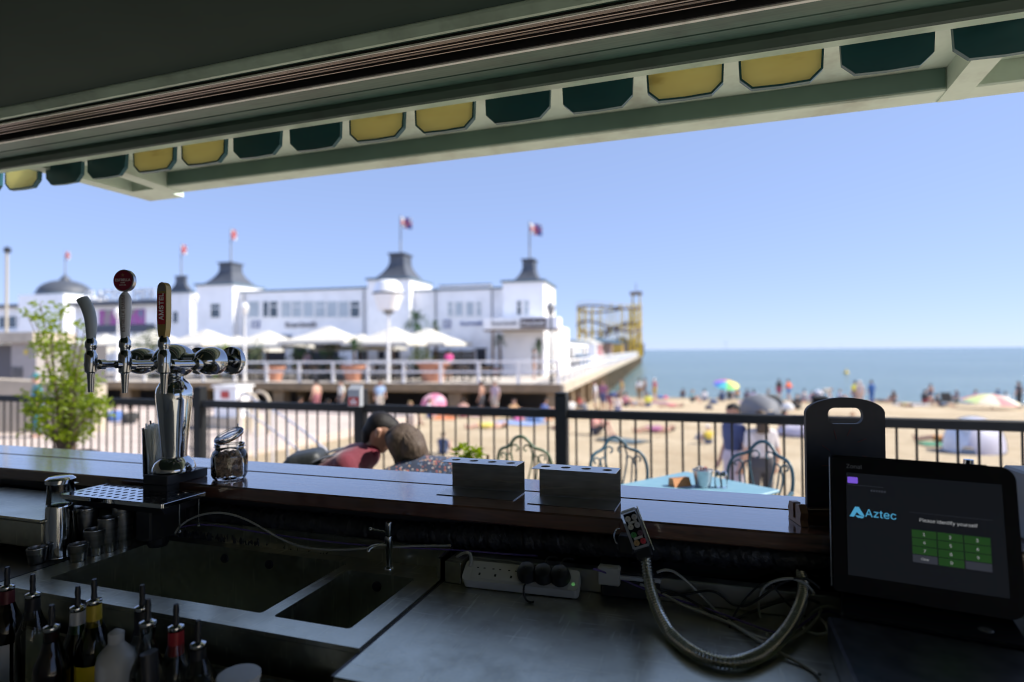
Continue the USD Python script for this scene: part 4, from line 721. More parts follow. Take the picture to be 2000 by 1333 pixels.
rail.addw('bracket', [box(-2.19, -2.17, 1.182, 1.216, RB - 0.1, RB + 0.14), box(-0.84, -0.82, 1.182, 1.216, RB - 0.1, RB + 0.14)], steel)

# ================================================================== DECK: RAILING, SHRUB, CHAIRS, TABLE
FY = 4.70
fr = Thing('deck_railing', 'black metal railing with square posts along the edge of the deck', 'railing', (-1.16, FY, 0))
posts = [-1.16 + 1.88 * k for k in range(-5, 3)]
for x in posts:
    fr.addw('post', [box(x - 0.048, x + 0.048, FY - 0.048, FY + 0.048, 0.0, 1.215, 0.006), box(x - 0.052, x + 0.052, FY - 0.052, FY + 0.052, 1.2155, 1.238, 0.010)], black_paint)
for x in posts[:-1]:
    fr.addw('top_rail', box(x + 0.0485, x + 1.88 - 0.0485, FY - 0.03, FY + 0.03, 1.03, 1.10, 0.008), black_paint)
    fr.addw('bottom_rail', box(x + 0.0485, x + 1.88 - 0.0485, FY - 0.02, FY + 0.02, 0.10, 0.14, 0.004), black_paint)
    for k in range(1, 16): fr.addw('baluster', tube([(x + 0.1175 * k, FY, 0.141), (x + 0.1175 * k, FY, 1.029)], 0.0085, 8), black_paint, 60)
x = posts[4]
cb = Thing('cigarette_bin', 'grey box bin with a red label fixed on a railing post', 'bin', (x, FY - 0.056, 1.09))
cb.add('case', prism_x([(-0.06, 0.0), (0.0, 0.0), (0.0, 0.19), (-0.06, 0.150)], -0.062, 0.062), mat('light_grey_metal', (0.30, 0.31, 0.32), 0.4, var=0.05, scale=20))
cb.add('label', box(-0.055, 0.055, -0.0622, -0.0605, 0.008, 0.085), red_sign)
cb.add('label', box(-0.0635, -0.0625, -0.055, -0.005, 0.008, 0.085), red_sign)
cb.add('pale_marks', [box(-w, w, -0.0632, -0.0623, z, z + 0.009) for w, z in ((0.014, 0.058), (0.036, 0.040), (0.030, 0.024))], white_paint)

def leafshape(n, c, size, seed, up=0.3, droop=0.0):
    rg = np.random.default_rng(seed); base = np.array([(0, 0, 0), (0.22, 0.35, 0.05), (0, 0.42, -0.02), (-0.22, 0.35, 0.05), (0.0, 1.0, -0.06)]); T = np.array([[0, 1, 2], [0, 2, 3], [1, 4, 2], [2, 4, 3]])
    d = rg.standard_normal((n, 3)); d[:, 2] = d[:, 2] * 0.6 + up; d /= np.linalg.norm(d, axis=1, keepdims=True)
    x = np.cross(d, rg.standard_normal((n, 3))); x /= np.linalg.norm(x, axis=1, keepdims=True); z = np.cross(x, d); s = size * rg.uniform(0.6, 1.25, n)
    V = c[:, None] + s[:, None, None] * (base[None, :, 0:1] * x[:, None] + base[None, :, 1:2] * d[:, None] + base[None, :, 2:3] * z[:, None])
    return trimesh.Trimesh(V.reshape(-1, 3), (T[None] + 5 * np.arange(n)[:, None, None]).reshape(-1, 3), process=False)
def foliage(clusters, size, per, seed, shell=0.55):
    rg = np.random.default_rng(seed); C = []
    for c, r in clusters:
        n = max(6, int(per * r * r)); q = rg.standard_normal((n, 3)); q /= np.linalg.norm(q, axis=1, keepdims=True); q *= (r * rg.uniform(shell, 1.05, n) ** 0.8)[:, None] * np.array([1, 1, 0.9]); C.append(np.asarray(c) + q)
    C = np.concatenate(C); return leafshape(len(C), C, size, seed)
lime = leafmat('lime_leaves', (0.18, 0.24, 0.014), (0.72, 0.66, 0.07), 0.5)
green_leaf = leafmat('green_leaves', (0.03, 0.07, 0.02), (0.10, 0.17, 0.04), 0.35)
olive_leaf = leafmat('olive_leaves', (0.10, 0.13, 0.06), (0.24, 0.25, 0.12), 0.35)
bark = mat('bark', (0.13, 0.09, 0.06), 0.85, var=0.3, scale=14, bump=0.4)
cl = [(78, 592, 11), (52, 612, 13), (66, 622, 10), (95, 625, 22), (118, 607, 17), (100, 655, 27), (80, 682, 26), (120, 690, 32), (152, 635, 10), (166, 642, 10), (160, 668, 11), (162, 700, 14), (125, 730, 36), (160, 745, 34), (110, 765, 40), (150, 780, 42), (185, 790, 28), (78, 790, 30), (60, 803, 18), (100, 820, 40), (150, 825, 36), (195, 812, 20), (205, 790, 14), (60, 838, 13), (35, 850, 7), (130, 855, 24), (165, 850, 18), (100, 850, 18), (48, 770, 9)]
clw = [(atD(u, v, 5.92 + random.uniform(-0.22, 0.22)), r * 0.0051) for u, v, r in cl]
SP = np.array([-6.12, 4.2, 0.0])
sh = Thing('deck_shrub', 'tall bright green leafy shrub in a pot at the left of the deck', 'shrub', SP)
stems = []
for c, r in clw:
    b = SP + np.array([random.uniform(-0.06, 0.06), random.uniform(-0.06, 0.06), 0.58]); mid = (b + c) / 2 + np.array([0, 0, 0.12]); stems.append(tube(spline([b, mid, c], 10), np.linspace(0.011, 0.004, 10), 6))
sh.addw('stem', stems, bark, 60)
fo = sh.addw('foliage', foliage(clw, 0.064, 5200, 5, 0.25), lime); stage.GetPrimAtPath(fo.path).SetCustomDataByKey('kind', 'stuff')
pt = Thing('shrub_pot', 'brown round pot holding the tall shrub by the railing', 'plant pot', SP)
pt.add('pot', lathe([(0.001, 0.0), (0.2, 0.0), (0.26, 0.5), (0.29, 0.5), (0.30, 0.58), (0.26, 0.59), (0.25, 0.54), (0.001, 0.54)], 30), mat('brown_glaze', (0.10, 0.065, 0.045), 0.4, var=0.2), 40)

def spiral(cx, cz, r0, r1, a0, a1, n=14):
    t = np.linspace(0, 1, n); a = a0 + (a1 - a0) * t; r = r0 + (r1 - r0) * t; return [(cx + q * math.cos(b), cz + q * math.sin(b)) for q, b in zip(r, a)]
def chair(m, label, loc, rz, first=None):
    t = Thing('garden_chair', label, 'chair', loc, rz)
    bend = lambda P: np.array([(x, -0.21 + 1.1 * x * x - 0.16 * (z - 0.43), z) for x, z in P])
    hoop = [(0.155, 0.43), (0.185, 0.55), (0.208, 0.68), (0.207, 0.775), (0.175, 0.845), (0.125, 0.868), (0.09, 0.885), (0.055, 0.93), (0.0, 0.958)]
    hp_ = hoop + [(-x, z) for x, z in hoop[-2::-1]]
    t.add('back_frame', tube(bend(spline(np.array(hp_), 70)), 0.0115, 8), m, 60)
    for s in (1, -1):
        mir = lambda P: bend([(s * x, z) for x, z in P])
        t.add('back_scroll', tube(mir([*spline(np.array([(0.012, 0.44), (0.02, 0.56), (0.058, 0.70), (0.082, 0.81), (0.078, 0.862)]), 18), *spiral(0.042, 0.865, 0.036, 0.014, 0.0, 4.6, 16)]), 0.0062, 6), m, 60)
        t.add('back_scroll', tube(mir([*spline(np.array([(0.055, 0.44), (0.10, 0.58), (0.138, 0.70), (0.128, 0.78)]), 16), *spiral(0.156, 0.80, 0.032, 0.012, 3.4, -1.2, 14)]), 0.0062, 6), m, 60)
        t.add('back_scroll', tube(mir([*spline(np.array([(0.125, 0.44), (0.092, 0.52), (0.098, 0.64), (0.112, 0.75)]), 14), *spiral(0.092, 0.80, 0.03, 0.012, -0.6, 3.6, 14)]), 0.0058, 6), m, 60)
        t.add('arm', tube(spline([(s * 0.195, -0.20, 0.66), (s * 0.25, -0.05, 0.69), (s * 0.255, 0.12, 0.675), (s * 0.235, 0.17, 0.62), (s * 0.215, 0.14, 0.55), (s * 0.205, 0.13, 0.44)], 24), 0.011, 8), m, 60)
        for q in (1, -1): t.add('leg', tube(spline([(s * 0.17, q * 0.16, 0.425), (s * 0.195, q * 0.185, 0.28), (s * 0.175, q * 0.175, 0.12), (s * 0.205, q * 0.215, 0.0)], 16), np.linspace(0.014, 0.010, 16), 8), m, 60)
    t.add('seat', lathe([(0.001, 0.438), (0.20, 0.436), (0.218, 0.43), (0.218, 0.42), (0.2, 0.416), (0.001, 0.42)], 30), m, 40)
    return t
def facing(dx, dy): return math.atan2(-dx, dy)
chair(blue_cast, 'blue ornate metal chair left of the blue table', (-0.52, 4.0, 0), facing(0.5, -0.86))
chair(blue_cast, 'blue ornate metal chair at the right of the blue table', (0.20, 4.05, 0), facing(-0.40, -0.91))
chair(green_cast, 'dark green ornate metal chair beside the railing post', (-1.31, 4.40, 0), facing(0.05, 1))
bt = Thing('garden_table', 'pale blue square metal table set at an angle beyond the bar', 'table', (-0.10, 3.78, 0), math.atan2(-0.39, 0.55))
bt.add('top', box(-0.34, 0.34, -0.34, 0.34, 0.722, 0.742, 0.006), water_blue)
bt.add('column', lathe([(0.001, 0.03), (0.2, 0.03), (0.2, 0.045), (0.05, 0.09), (0.035, 0.15), (0.035, 0.70), (0.12, 0.7215), (0.001, 0.7215)], 20), blue_cast, 40)
for k in range(4): bt.add('foot', tube(spline([(0, 0, 0.05), (0.16 * math.cos(k * 1.571), 0.16 * math.sin(k * 1.571), 0.06), (0.27 * math.cos(k * 1.571), 0.27 * math.sin(k * 1.571), 0.015)], 10), 0.018, 8), blue_cast, 60)
p = atZ(1328, 949, 0.742)
wb = Thing('wooden_block', 'small orange wooden menu block on the blue table', 'menu block', (p[0], p[1], 0.743), math.radians(38))
wb.add('block', prism_x([(-0.035, 0), (0.035, 0), (0.03, 0.045), (-0.012, 0.05)], -0.06, 0.06), orange_wood)
wb.add('slot', box(-0.05, 0.05, -0.006, -0.001, 0.0475, 0.0505), dark_open)
p = atZ(1373, 951, 0.742)
bk = Thing('table_bucket', 'small tin bucket of sachets on the blue table', 'bucket', (p[0], p[1], 0.743))
bk.add('pail', lathe([(0.001, 0.0), (0.044, 0.0), (0.06, 0.10), (0.063, 0.102), (0.06, 0.104), (0.042, 0.005), (0.001, 0.004)], 26), mat('galvanised', (0.55, 0.57, 0.58), 0.35, 1.0, var=0.15, scale=20), 40)
bk.add('handle', tube(spline([(-0.06, 0, 0.095), (-0.035, -0.05, 0.108), (0.0, -0.068, 0.112), (0.035, -0.05, 0.108), (0.06, 0, 0.095)], 20), 0.002, 6), chrome, 60)
for k in range(7): bk.add('sachet', put(box(-0.02, 0.02, -0.004, 0.004, 0, 0.07), (random.uniform(-.025, .025), random.uniform(-.025, .025), 0.05), random.uniform(0, 3), random.uniform(-.3, .3)), [white_plastic, paper, red_sign][k % 3])
for dx, lb in ((0.085, 'small glass shaker with a metal cap, nearer the tin bucket'), (0.122, 'small glass shaker with a metal cap, further right of the bucket')):
    sk_ = Thing('condiment_shaker', lb, 'shaker', (p[0] + dx, p[1] + 0.01, 0.743)); sk_.add('glass', lathe([(0.001, 0), (0.018, 0), (0.02, 0.07), (0.001, 0.07)], 18), clear, 40); sk_.add('cap', lathe([(0.019, 0.0705), (0.019, 0.088), (0.012, 0.098), (0.001, 0.1)], 18), chrome, 40)
p = atD(917, 900, 4.0)
gt = Thing('garden_table', 'green metal table almost hidden beyond the cone holders', 'table', (p[0], p[1] + 0.1, 0), 0.4)
gt.add('top', box(-0.32, 0.32, -0.32, 0.32, 0.715, 0.735, 0.006), green_cast)
gt.add('column', lathe([(0.001, 0.0), (0.22, 0.0), (0.22, 0.02), (0.04, 0.06), (0.035, 0.70), (0.1, 0.7145), (0.001, 0.7145)], 18), green_cast, 40)
pp = Thing('pot_plant', 'little leafy plant in a dark pot on the green table', 'potted plant', (p[0], p[1], 0.736))
pp.add('pot', lathe([(0.001, 0), (0.045, 0), (0.06, 0.095), (0.065, 0.1), (0.055, 0.1), (0.001, 0.085)], 20), black_plastic, 40)
lf = foliage([((-0.05, 0, 0.16), 0.05), ((0.045, 0, 0.15), 0.055), ((-0.02, 0.02, 0.12), 0.04), ((0.06, 0.01, 0.10), 0.035), ((-0.06, 0, 0.20), 0.025)], 0.045, 26000, 9, 0.2)
pp.add('leaves', lf, lime)
p = atD(953, 905, 4.05); one('pepper_mill', put(lathe([(0.001, 0), (0.02, 0), (0.012, 0.05), (0.016, 0.09), (0.010, 0.11), (0.013, 0.13), (0.001, 0.14)], 16), (p[0], p[1], 0.736)), timber, 'slim wooden pepper mill on the green table', 'pepper mill', smooth=40)

# ================================================================== PEOPLE
ICO = {n: trimesh.creation.icosphere(n, 1.0).vertices for n in (1, 2)}
def hull(*balls, n=1): return m3.Manifold.hull_points(np.concatenate([np.asarray(c)[None] + ICO[n] * np.asarray(r) for c, r in balls]))
def union(ms): return m3.Manifold.batch_boolean(ms, m3.OpType.Add)
def lerp(a, b, t): return np.asarray(a) * (1 - t) + np.asarray(b) * t
POSES = {}
def P_(name, **k): POSES[name] = {q: np.array(v, float) for q, v in k.items()}
P_('stand', hip=(.09, 0, .93), knee=(.10, .02, .50), ankle=(.10, -.02, .08), waist=(0, 0, 1.06), chest=(0, 0, 1.27), neck=(0, -.01, 1.46), head=(0, .02, 1.63), sho=(.175, 0, 1.40), elb=(.235, -.03, 1.13), wri=(.24, .07, .89))
P_('walk', hip=(.09, 0, .92), knee=(.10, .14, .50), ankle=(.10, .20, .09), knee2=(-.10, -.03, .49), ankle2=(-.10, -.28, .12), waist=(0, .0, 1.05), chest=(0, .03, 1.26), neck=(0, .03, 1.45), head=(0, .06, 1.62), sho=(.175, .03, 1.39), elb=(.24, -.10, 1.14), wri=(.25, .02, .93), elb2=(-.24, .08, 1.13), wri2=(-.22, .25, .98))
P_('sit', hip=(.09, 0, .13), knee=(.13, .38, .46), ankle=(.12, .60, .08), waist=(0, -.05, .27), chest=(0, -.05, .46), neck=(0, 0, .65), head=(0, .05, .81), sho=(.175, -.02, .585), elb=(.25, .14, .38), wri=(.17, .34, .44))
P_('lean', hip=(.09, 0, .13), knee=(.12, .42, .22), ankle=(.12, .78, .07), waist=(0, -.09, .26), chest=(0, -.17, .42), neck=(0, -.24, .59), head=(0, -.24, .76), sho=(.175, -.22, .53), elb=(.24, -.36, .30), wri=(.22, -.42, .06))
P_('lie', hip=(.09, 0, .12), knee=(.11, .42, .16), ankle=(.12, .82, .07), waist=(0, -.14, .13), chest=(0, -.34, .13), neck=(0, -.54, .13), head=(0, -.70, .14), sho=(.18, -.48, .12), elb=(.30, -.26, .09), wri=(.32, -.02, .07))
P_('bend', hip=(.09, -.10, .86), knee=(.11, .04, .47), ankle=(.11, -.04, .08), waist=(0, -.02, .95), chest=(0, .20, 1.03), neck=(0, .38, 1.08), head=(0, .52, 1.06), sho=(.175, .32, 1.03), elb=(.20, .42, .76), wri=(.17, .50, .52))
P_('chair', hip=(.09, 0, .50), knee=(.12, .42, .50), ankle=(.12, .40, .09), waist=(0, -.03, .63), chest=(0, -.04, .83), neck=(0, -.01, 1.02), head=(0, .04, 1.18), sho=(.175, -.02, .96), elb=(.24, .06, .70), wri=(.15, .30, .68))
def side(P, k, s):
    v = P.get(k + '2') if s < 0 and k + '2' in P else P[k] * np.array([s, 1, 1]); return v
def hand(w, e, s, fine):
    d = (w - e) / np.linalg.norm(w - e); x = np.cross(d, [0, 0, 1.0] if abs(d[2]) < 0.9 else [0, 1.0, 0]); x /= np.linalg.norm(x); y = np.cross(x, d); n = 1
    out = [hull((w, .026), (w + d * .05 + x * .022, .016), (w + d * .05 - x * .022, .016), (w + d * .09 + x * .026, .011), (w + d * .09 - x * .026, .011), n=n)]
    for k, (o, l) in enumerate(((-.027, .055), (-.009, .072), (.009, .078), (.027, .068))):
        a = w + d * .088 + x * o * s; b = a + d * l * .55 + y * .012; c = b + d * l * .35 + y * .026; out += [hull((a, .0095), (b, .0085), n=n), hull((b, .0085), (c, .007), n=n)]
    a = w + d * .03 - x * .02 * -s; b = a + d * .035 + x * .036 * s + y * .01; c = b + d * .03 + y * .012; return out + [hull((a, .013), (b, .010), n=n), hull((b, .010), (c, .008), n=n)]
def bodyparts(P, n=1, fine=False, sleeve=0.62, trouser='short', hair='short', headturn=None, se=.014):
    g = lambda k, s=1: side(P, k, s); B, S, Tz = [], [], []
    hl, hr, w, c, nk, hd = g('hip', -1), g('hip'), P['waist'], P['chest'], P['neck'], P['head']
    up_ = (nk - w) / np.linalg.norm(nk - w); rt = np.array([1.0, 0, 0]); fwd = np.cross(up_, rt); fwd *= -1 if fwd[1] < 0 and up_[2] > 0.5 else 1
    hu = (hd - nk) / np.linalg.norm(hd - nk); hf = np.cross(hu, rt); hf = -hf if (hf @ (np.array([0, 1.0, 0.2]))) < 0 else hf
    if up_[2] < 0.3: hf = np.array([0, 0, 1.0])
    hrt = rt
    if headturn: M = trimesh.transformations.rotation_matrix(headturn, hu)[:3, :3]; hf, hrt = M @ hf, M @ hrt
    def torso(e, lo=0.0): return hull((hl, .105 + e), (hr, .105 + e), (w + rt * .055, .095 + e), (w - rt * .055, .095 + e), n=n), hull((w + rt * .055, .095 + e), (w - rt * .055, .095 + e), (c + rt * .085, .10 + e), (c - rt * .085, .10 + e), n=n), hull((c + rt * .085, .10 + e), (c - rt * .085, .10 + e), (g('sho') - rt * .02, .062 + e), (g('sho', -1) + rt * .02, .062 + e), (nk - up_ * .03, .058 + e), n=n)
    B += list(torso(0)); S += list(torso(se)); Tz += [torso(se + .003)[0]]
    B += [hull((nk - up_ * .04, .056), (hd - hu * .05 - hf * .01, .050), n=n)]
    B += [hull((hd + hu * .035 - hf * .018, .088), (hd + hu * .03 + hf * .02, .08), (hd - hu * .075 + hf * .045, .038), (hd - hu * .04 + hf * .0, .062), n=n), hull((hd + hu * .005 + hf * .093, .010), (hd - hu * .028 + hf * .108, .013), n=n), hull((hd - hu * .062 + hf * .08 + hrt * .018, .009), (hd - hu * .062 + hf * .08 - hrt * .018, .009), n=n)]
    for s in (1, -1): B += [hull((hd - hu * .005 - hf * .008 + hrt * s * .084, .016), (hd + hu * .022 - hf * .014 + hrt * s * .088, .019), n=n)]
    for s in (1, -1):
        sh_, el, wr, kn, an, hp2 = g('sho', s), g('elb', s), g('wri', s), g('knee', s), g('ankle', s), g('hip', s)
        B += [hull((sh_, .058), (el, .042), n=n), hull((el, .042), (lerp(el, wr, .3), .042), (wr, .027), n=n)] + hand(wr, el, s, fine)
        if sleeve: S += [hull((sh_, .056 + se), (lerp(sh_, el, min(1, sleeve)), .044 + se), n=n)]
        if sleeve > 1: S += [hull((el, .057), (lerp(el, wr, sleeve - 1), .042), n=n)]
        toe = an + np.array([0, .15, -.045]) if an[2] < 0.2 and abs(P['head'][2] - P['hip'][2]) > .2 else an + np.array([0, .04, .13])
        B += [hull((hp2, .088), (kn, .058), n=n), hull((kn, .057), (lerp(kn, an, .3) - np.array([0, .012, 0]), .055), (an, .037), n=n), hull((an, .038), (an + np.array([0, -.045, -.045]), .03), (toe, .026), n=n)]
        if trouser == 'long': Tz += [hull((hp2, .103), (kn, .075), n=n), hull((kn, .075), (lerp(kn, an, .92), .056), n=n)]
        elif trouser == 'short': Tz += [hull((hp2, .105), (lerp(hp2, kn, .72), .088), n=n)]
    if trouser == 'skirt': Tz += [hull((hl, .12), (hr, .12), (lerp(hl, g('knee', -1), .8), .12), (lerp(hr, g('knee'), .8), .12), n=n)]
    HH = [hull((hd + hu * .045 - hf * .03, .092), (hd + hu * .062 + hf * .018, .072), (hd - hu * .03 - hf * .045, .062), n=n)]
    if hair == 'long': HH += [hull((hd + hu * .02 - hf * .045, .085), (hd - hu * .18 - hf * .075 + hrt * .05, .05), (hd - hu * .18 - hf * .075 - hrt * .05, .05), n=n)]
    if hair == 'hat': HH = [hull((hd + hu * .07 - hf * .01, .098), (hd + hu * .11 - hf * .01, .06), n=n), hull(*[(hd + hu * .06 + (hf * math.cos(a) + hrt * math.sin(a)) * .15, .008) for a in np.linspace(0, 6.28, 12)], n=n)]
    return dict(body=union(B), shirt=union(S), bottoms=union(Tz), hair=union(HH), frame=(hd, hu, hf, hrt, nk, up_, fwd))
CACHE = {}
def person(u, v, pose, label, shirt=None, bottoms=(0.08, 0.10, 0.16), hair='short', hairm=None, skin=None, rz=0.0, scale=1.0, sleeve=0.62, trouser='short', loc=None, hatm=None, group=None):
    key = (pose, sleeve, trouser, hair)
    if key not in CACHE: CACHE[key] = {k: (man(x) if k != 'frame' else x) for k, x in bodyparts(POSES[pose], 1, False, sleeve, trouser, hair).items()}
    C = CACHE[key]; p = atG(u, v) if loc is None else loc
    t = Thing('person', label, 'person', (p[0], p[1], p[2] - 0.0), rz, group)
    sc = lambda m: m.copy().apply_scale(scale)
    t.add('body', sc(C['body']), skin or skin_light, 50)
    if shirt is not None: t.add('shirt', sc(C['shirt']), cloth(shirt), 50)
    if bottoms is not None: t.add('trousers' if trouser == 'long' else 'skirt' if trouser == 'skirt' else 'shorts', sc(C['bottoms']), cloth(bottoms), 50)
    t.add('hat' if hair == 'hat' else 'hair', sc(C['hair']), hatm or hairm or hair_black, 50)
    return t
# the couple on the deck: finer bodies
def smooth_body(m, L=0.016, it=12):
    t = man(m.refine_to_length(L)); t.merge_vertices(); trimesh.smoothing.filter_taubin(t, 0.5, 0.53, it); return t
def solve(u, v, d, zoff=0): return atD(u, v, d)
# man: sits sideways leaning towards the woman on his right hand side of the picture
mp = dict(hip=(.09, -.16, .52), knee=(.12, .26, .50), ankle=(.12, .26, .09), waist=(0, -.08, .66), chest=(0, .11, .85), neck=(0, .365, 1.005), head=(0, .425, 1.122), sho=(.185, .235, .955), elb=(.24, .33, .70), wri=(.12, .50, .62))
mp = {k: np.array(x, float) for k, x in mp.items()}
mb = bodyparts(mp, 2, True, 0.75, 'long', 'short', headturn=-0.05, se=.024)
hd_t = atD(744, 847, 3.75); rzm = YAW - math.pi / 2 + 0.12
off = trimesh.transformations.rotation_matrix(rzm, (0, 0, 1))[:3, :3] @ mp['head']
ml = np.array([hd_t[0] - off[0], hd_t[1] - off[1], hd_t[2] - off[2]]); BENCH_Z = 0.40
mt = Thing('person', 'man in a maroon polo shirt with a dark backpack, leaning to the woman', 'person', ml, rzm)
mt.add('body', smooth_body(mb['body']), skin_tan, True)
mt.add('shirt', smooth_body(mb['shirt'], 0.02), mat('maroon_cloth', (0.125, 0.009, 0.022), 0.85, var=0.15, scale=9, bump=0.35, bscale=14, bdist=0.03, sheen=0.2), True)
hd, hu, hf, hrt, nk, up_, fwd = mb['frame']
mt.add('collar', smooth_body(union([hull((nk + hrt * .03 - up_ * .0, .052), (nk - hrt * .03, .052), (nk + up_ * .028 - fwd * .01, .054), n=2)]), 0.02), mat('maroon_collar', (0.16, 0.012, 0.03), 0.85, var=0.1), True)
mt.add('trousers', smooth_body(mb['bottoms'], 0.025), cloth((0.05, 0.06, 0.09)), True)
hm = union([hull((hd + hu * .044 - hf * .028, .089), (hd + hu * .05 + hf * .028, .074), (hd - hu * .01 - hf * .055, .060), n=2), hull((hd - hu * .02 - hf * .06, .058), (hd - hu * .065 - hf * .052, .042), n=2), hull((hd + hu * .055 + hf * .05, .055), (hd + hu * .062 - hf * .01, .072), n=2)])
mt.add('ear', smooth_body(union([hull((hd - hu * .008 - hf * .004 + hrt * .094, .014), (hd + hu * .024 - hf * .012 + hrt * .098, .019), n=2)]), 0.008, 4), skin_tan, True)
mt.add('hair', smooth_body(hm, 0.012, 8), hair_black, True)
for s in (1, -1): mt.add('eye', blob(hd + hu * .018 + hf * .082 + hrt * s * .032, 0.012), white_plastic, True)
bp = Thing('backpack', 'dark grey backpack on the back of the man in maroon', 'backpack', ml, rzm)
bpm = union([hull(((x_, -.34, .66), .05), ((x_, -.22, .68), .045), ((x_ * .8, .03, .985), .05), ((x_ * .8, -.09, .965), .05), n=2) for x_ in (-.10, .10)] + [hull(((-.10, -.34, .66), .05), ((.10, -.34, .66), .05), ((.08, .03, .985), .05), ((-.08, .03, .985), .05), ((-.08, -.09, .965), .05), ((.08, -.09, .965), .05), ((-.10, -.22, .68), .045), ((.10, -.22, .68), .045), n=2)])
bp.add('bag', smooth_body(bpm, 0.02), mat('charcoal_nylon', (0.022, 0.026, 0.028), 0.55, var=0.3, scale=8, bump=0.4, bscale=12, bdist=0.03), True)
for s in (1, -1): bp.add('strap', tube(spline([(s * .09, -.06, .95), (s * .115, .06, .985), (s * .125, .17, 1.015), (s * .135, .27, .995), (s * .15, .32, .90), (s * .16, .06, .68)], 26), 0.022, 8, 0.35), mat('grey_strap', (0.10, 0.11, 0.13), 0.8), 60)
# woman: back to the camera, leaning left to the man
wp = dict(hip=(.10, -.02, .50), knee=(.13, .40, .50), ankle=(.12, .40, .09), waist=(.02, -.03, .66), chest=(.01, -.03, .87), neck=(-.04, .01, 1.055), head=(-.095, .09, 1.150), sho=(.200, -.02, 1.005), sho2=(-.175, -.01, .975), elb=(.27, .05, .74), elb2=(-.25, .05, .70), wri=(.14, .26, .62))
wp = {k: np.array(x, float) for k, x in wp.items()}
wbp = bodyparts(wp, 2, True, 1.0, 'skirt', 'short', headturn=0.25, se=.024)
hd_t = atD(793, 872, 3.6); rzw = YAW + 0.25
off = trimesh.transformations.rotation_matrix(rzw, (0, 0, 1))[:3, :3] @ wp['head']
wl = np.array([hd_t[0] - off[0], hd_t[1] - off[1], hd_t[2] - off[2]])
wt_ = Thing('person', 'woman with long brown hair in a dark floral shirt, back to the bar', 'person', wl, rzw)
wt_.add('body', smooth_body(wbp['body']), skin_light, True)
wt_.add('shirt', smooth_body(wbp['shirt'], 0.02), floralmat(), True)
wt_.add('skirt', smooth_body(wbp['bottoms'], 0.025), cloth((0.05, 0.06, 0.09)), True)
hd, hu, hf, hrt, nk, up_, fwd = wbp['frame']; zw = np.array([-.25, 0, .97])
hm = union([hull((hd + hu * .045 - hf * .025, .095), (hd + hu * .06 + hf * .03, .076), (hd - hu * .06 - hf * .055, .078), n=2),
            hull((hd + hu * .02 - hf * .03 + hrt * .03, .086), (hd - zw * .10 - hf * .055 + hrt * .05, .058), (hd - zw * .10 - hf * .055 - hrt * .05, .058), (hd + hu * .02 - hf * .03 - hrt * .03, .086), n=2),
            hull((hd - zw * .10 - hf * .055 + hrt * .05, .058), (hd - zw * .19 - hf * .09 + hrt * .045, .042), (hd - zw * .20 - hf * .085 - hrt * .045, .044), (hd - zw * .10 - hf * .055 - hrt * .05, .058), n=2)])
hm = smooth_body(hm, 0.010, 8); q = hm.vertices; nn = meshkit.fbm(q * np.array([110, 110, 9]), 3, 4) - 0.5; hm.vertices = q + hm.vertex_normals * (0.009 * nn)[:, None]
wt_.add('hair', hm, hair_brown, True)
rgs = np.random.default_rng(21); ST = []
for k in range(420):
    a_ = rgs.uniform(-2.1, 2.1); b_ = math.cos(a_); side_ = hrt * math.sin(a_) - hf * b_       # round the back and the sides of the head
    top_ = hd + hu * .128 + side_ * .03 + hf * .02; r1 = hd + hu * .05 + side_ * (.097 + rgs.uniform(0, .007)) - hf * .008; r2 = hd - zw * .07 + side_ * (.092 + rgs.uniform(0, .011)) - hf * .02
    e_ = r2 - zw * rgs.uniform(.05, .15) + side_ * rgs.uniform(-.03, .015) + hrt * rgs.uniform(-.015, .015); ST.append(tube(spline([top_, r1, r2, e_], 9), np.linspace(.0032, .0012, 9), 5))
hs = wt_.add('hair_strands', ST, hair_brown, True); stage.GetPrimAtPath(hs.path).SetCustomDataByKey('kind', 'stuff')
for s in (1, -1): wt_.add('eye', blob(hd + hu * .018 + hf * .082 + hrt * s * .032, 0.012), white_plastic, True)
cx_, cy_ = (ml[0] + wl[0]) / 2, (ml[1] + wl[1]) / 2
bz = min(ml[2] + 0.52, wl[2] + 0.50) - 0.125
be = Thing('bench', 'wooden bench under the seated couple, below the bar edge', 'bench', (cx_, cy_, 0), YAW + 0.1)
be.add('seat', [box(-0.75, 0.75, -0.21 + 0.108 * k, -0.11 + 0.108 * k, bz - 0.03, bz, 0.004) for k in range(4)], timber)
for s in (-0.6, 0.6): be.add('leg', [box(s - 0.03, s + 0.03, -0.2, 0.2, 0.0, 0.05, 0.004), box(s - 0.03, s + 0.03, -0.18, -0.12, 0.05, bz - 0.0305), box(s - 0.03, s + 0.03, 0.12, 0.18, 0.05, bz - 0.0305)], timber)

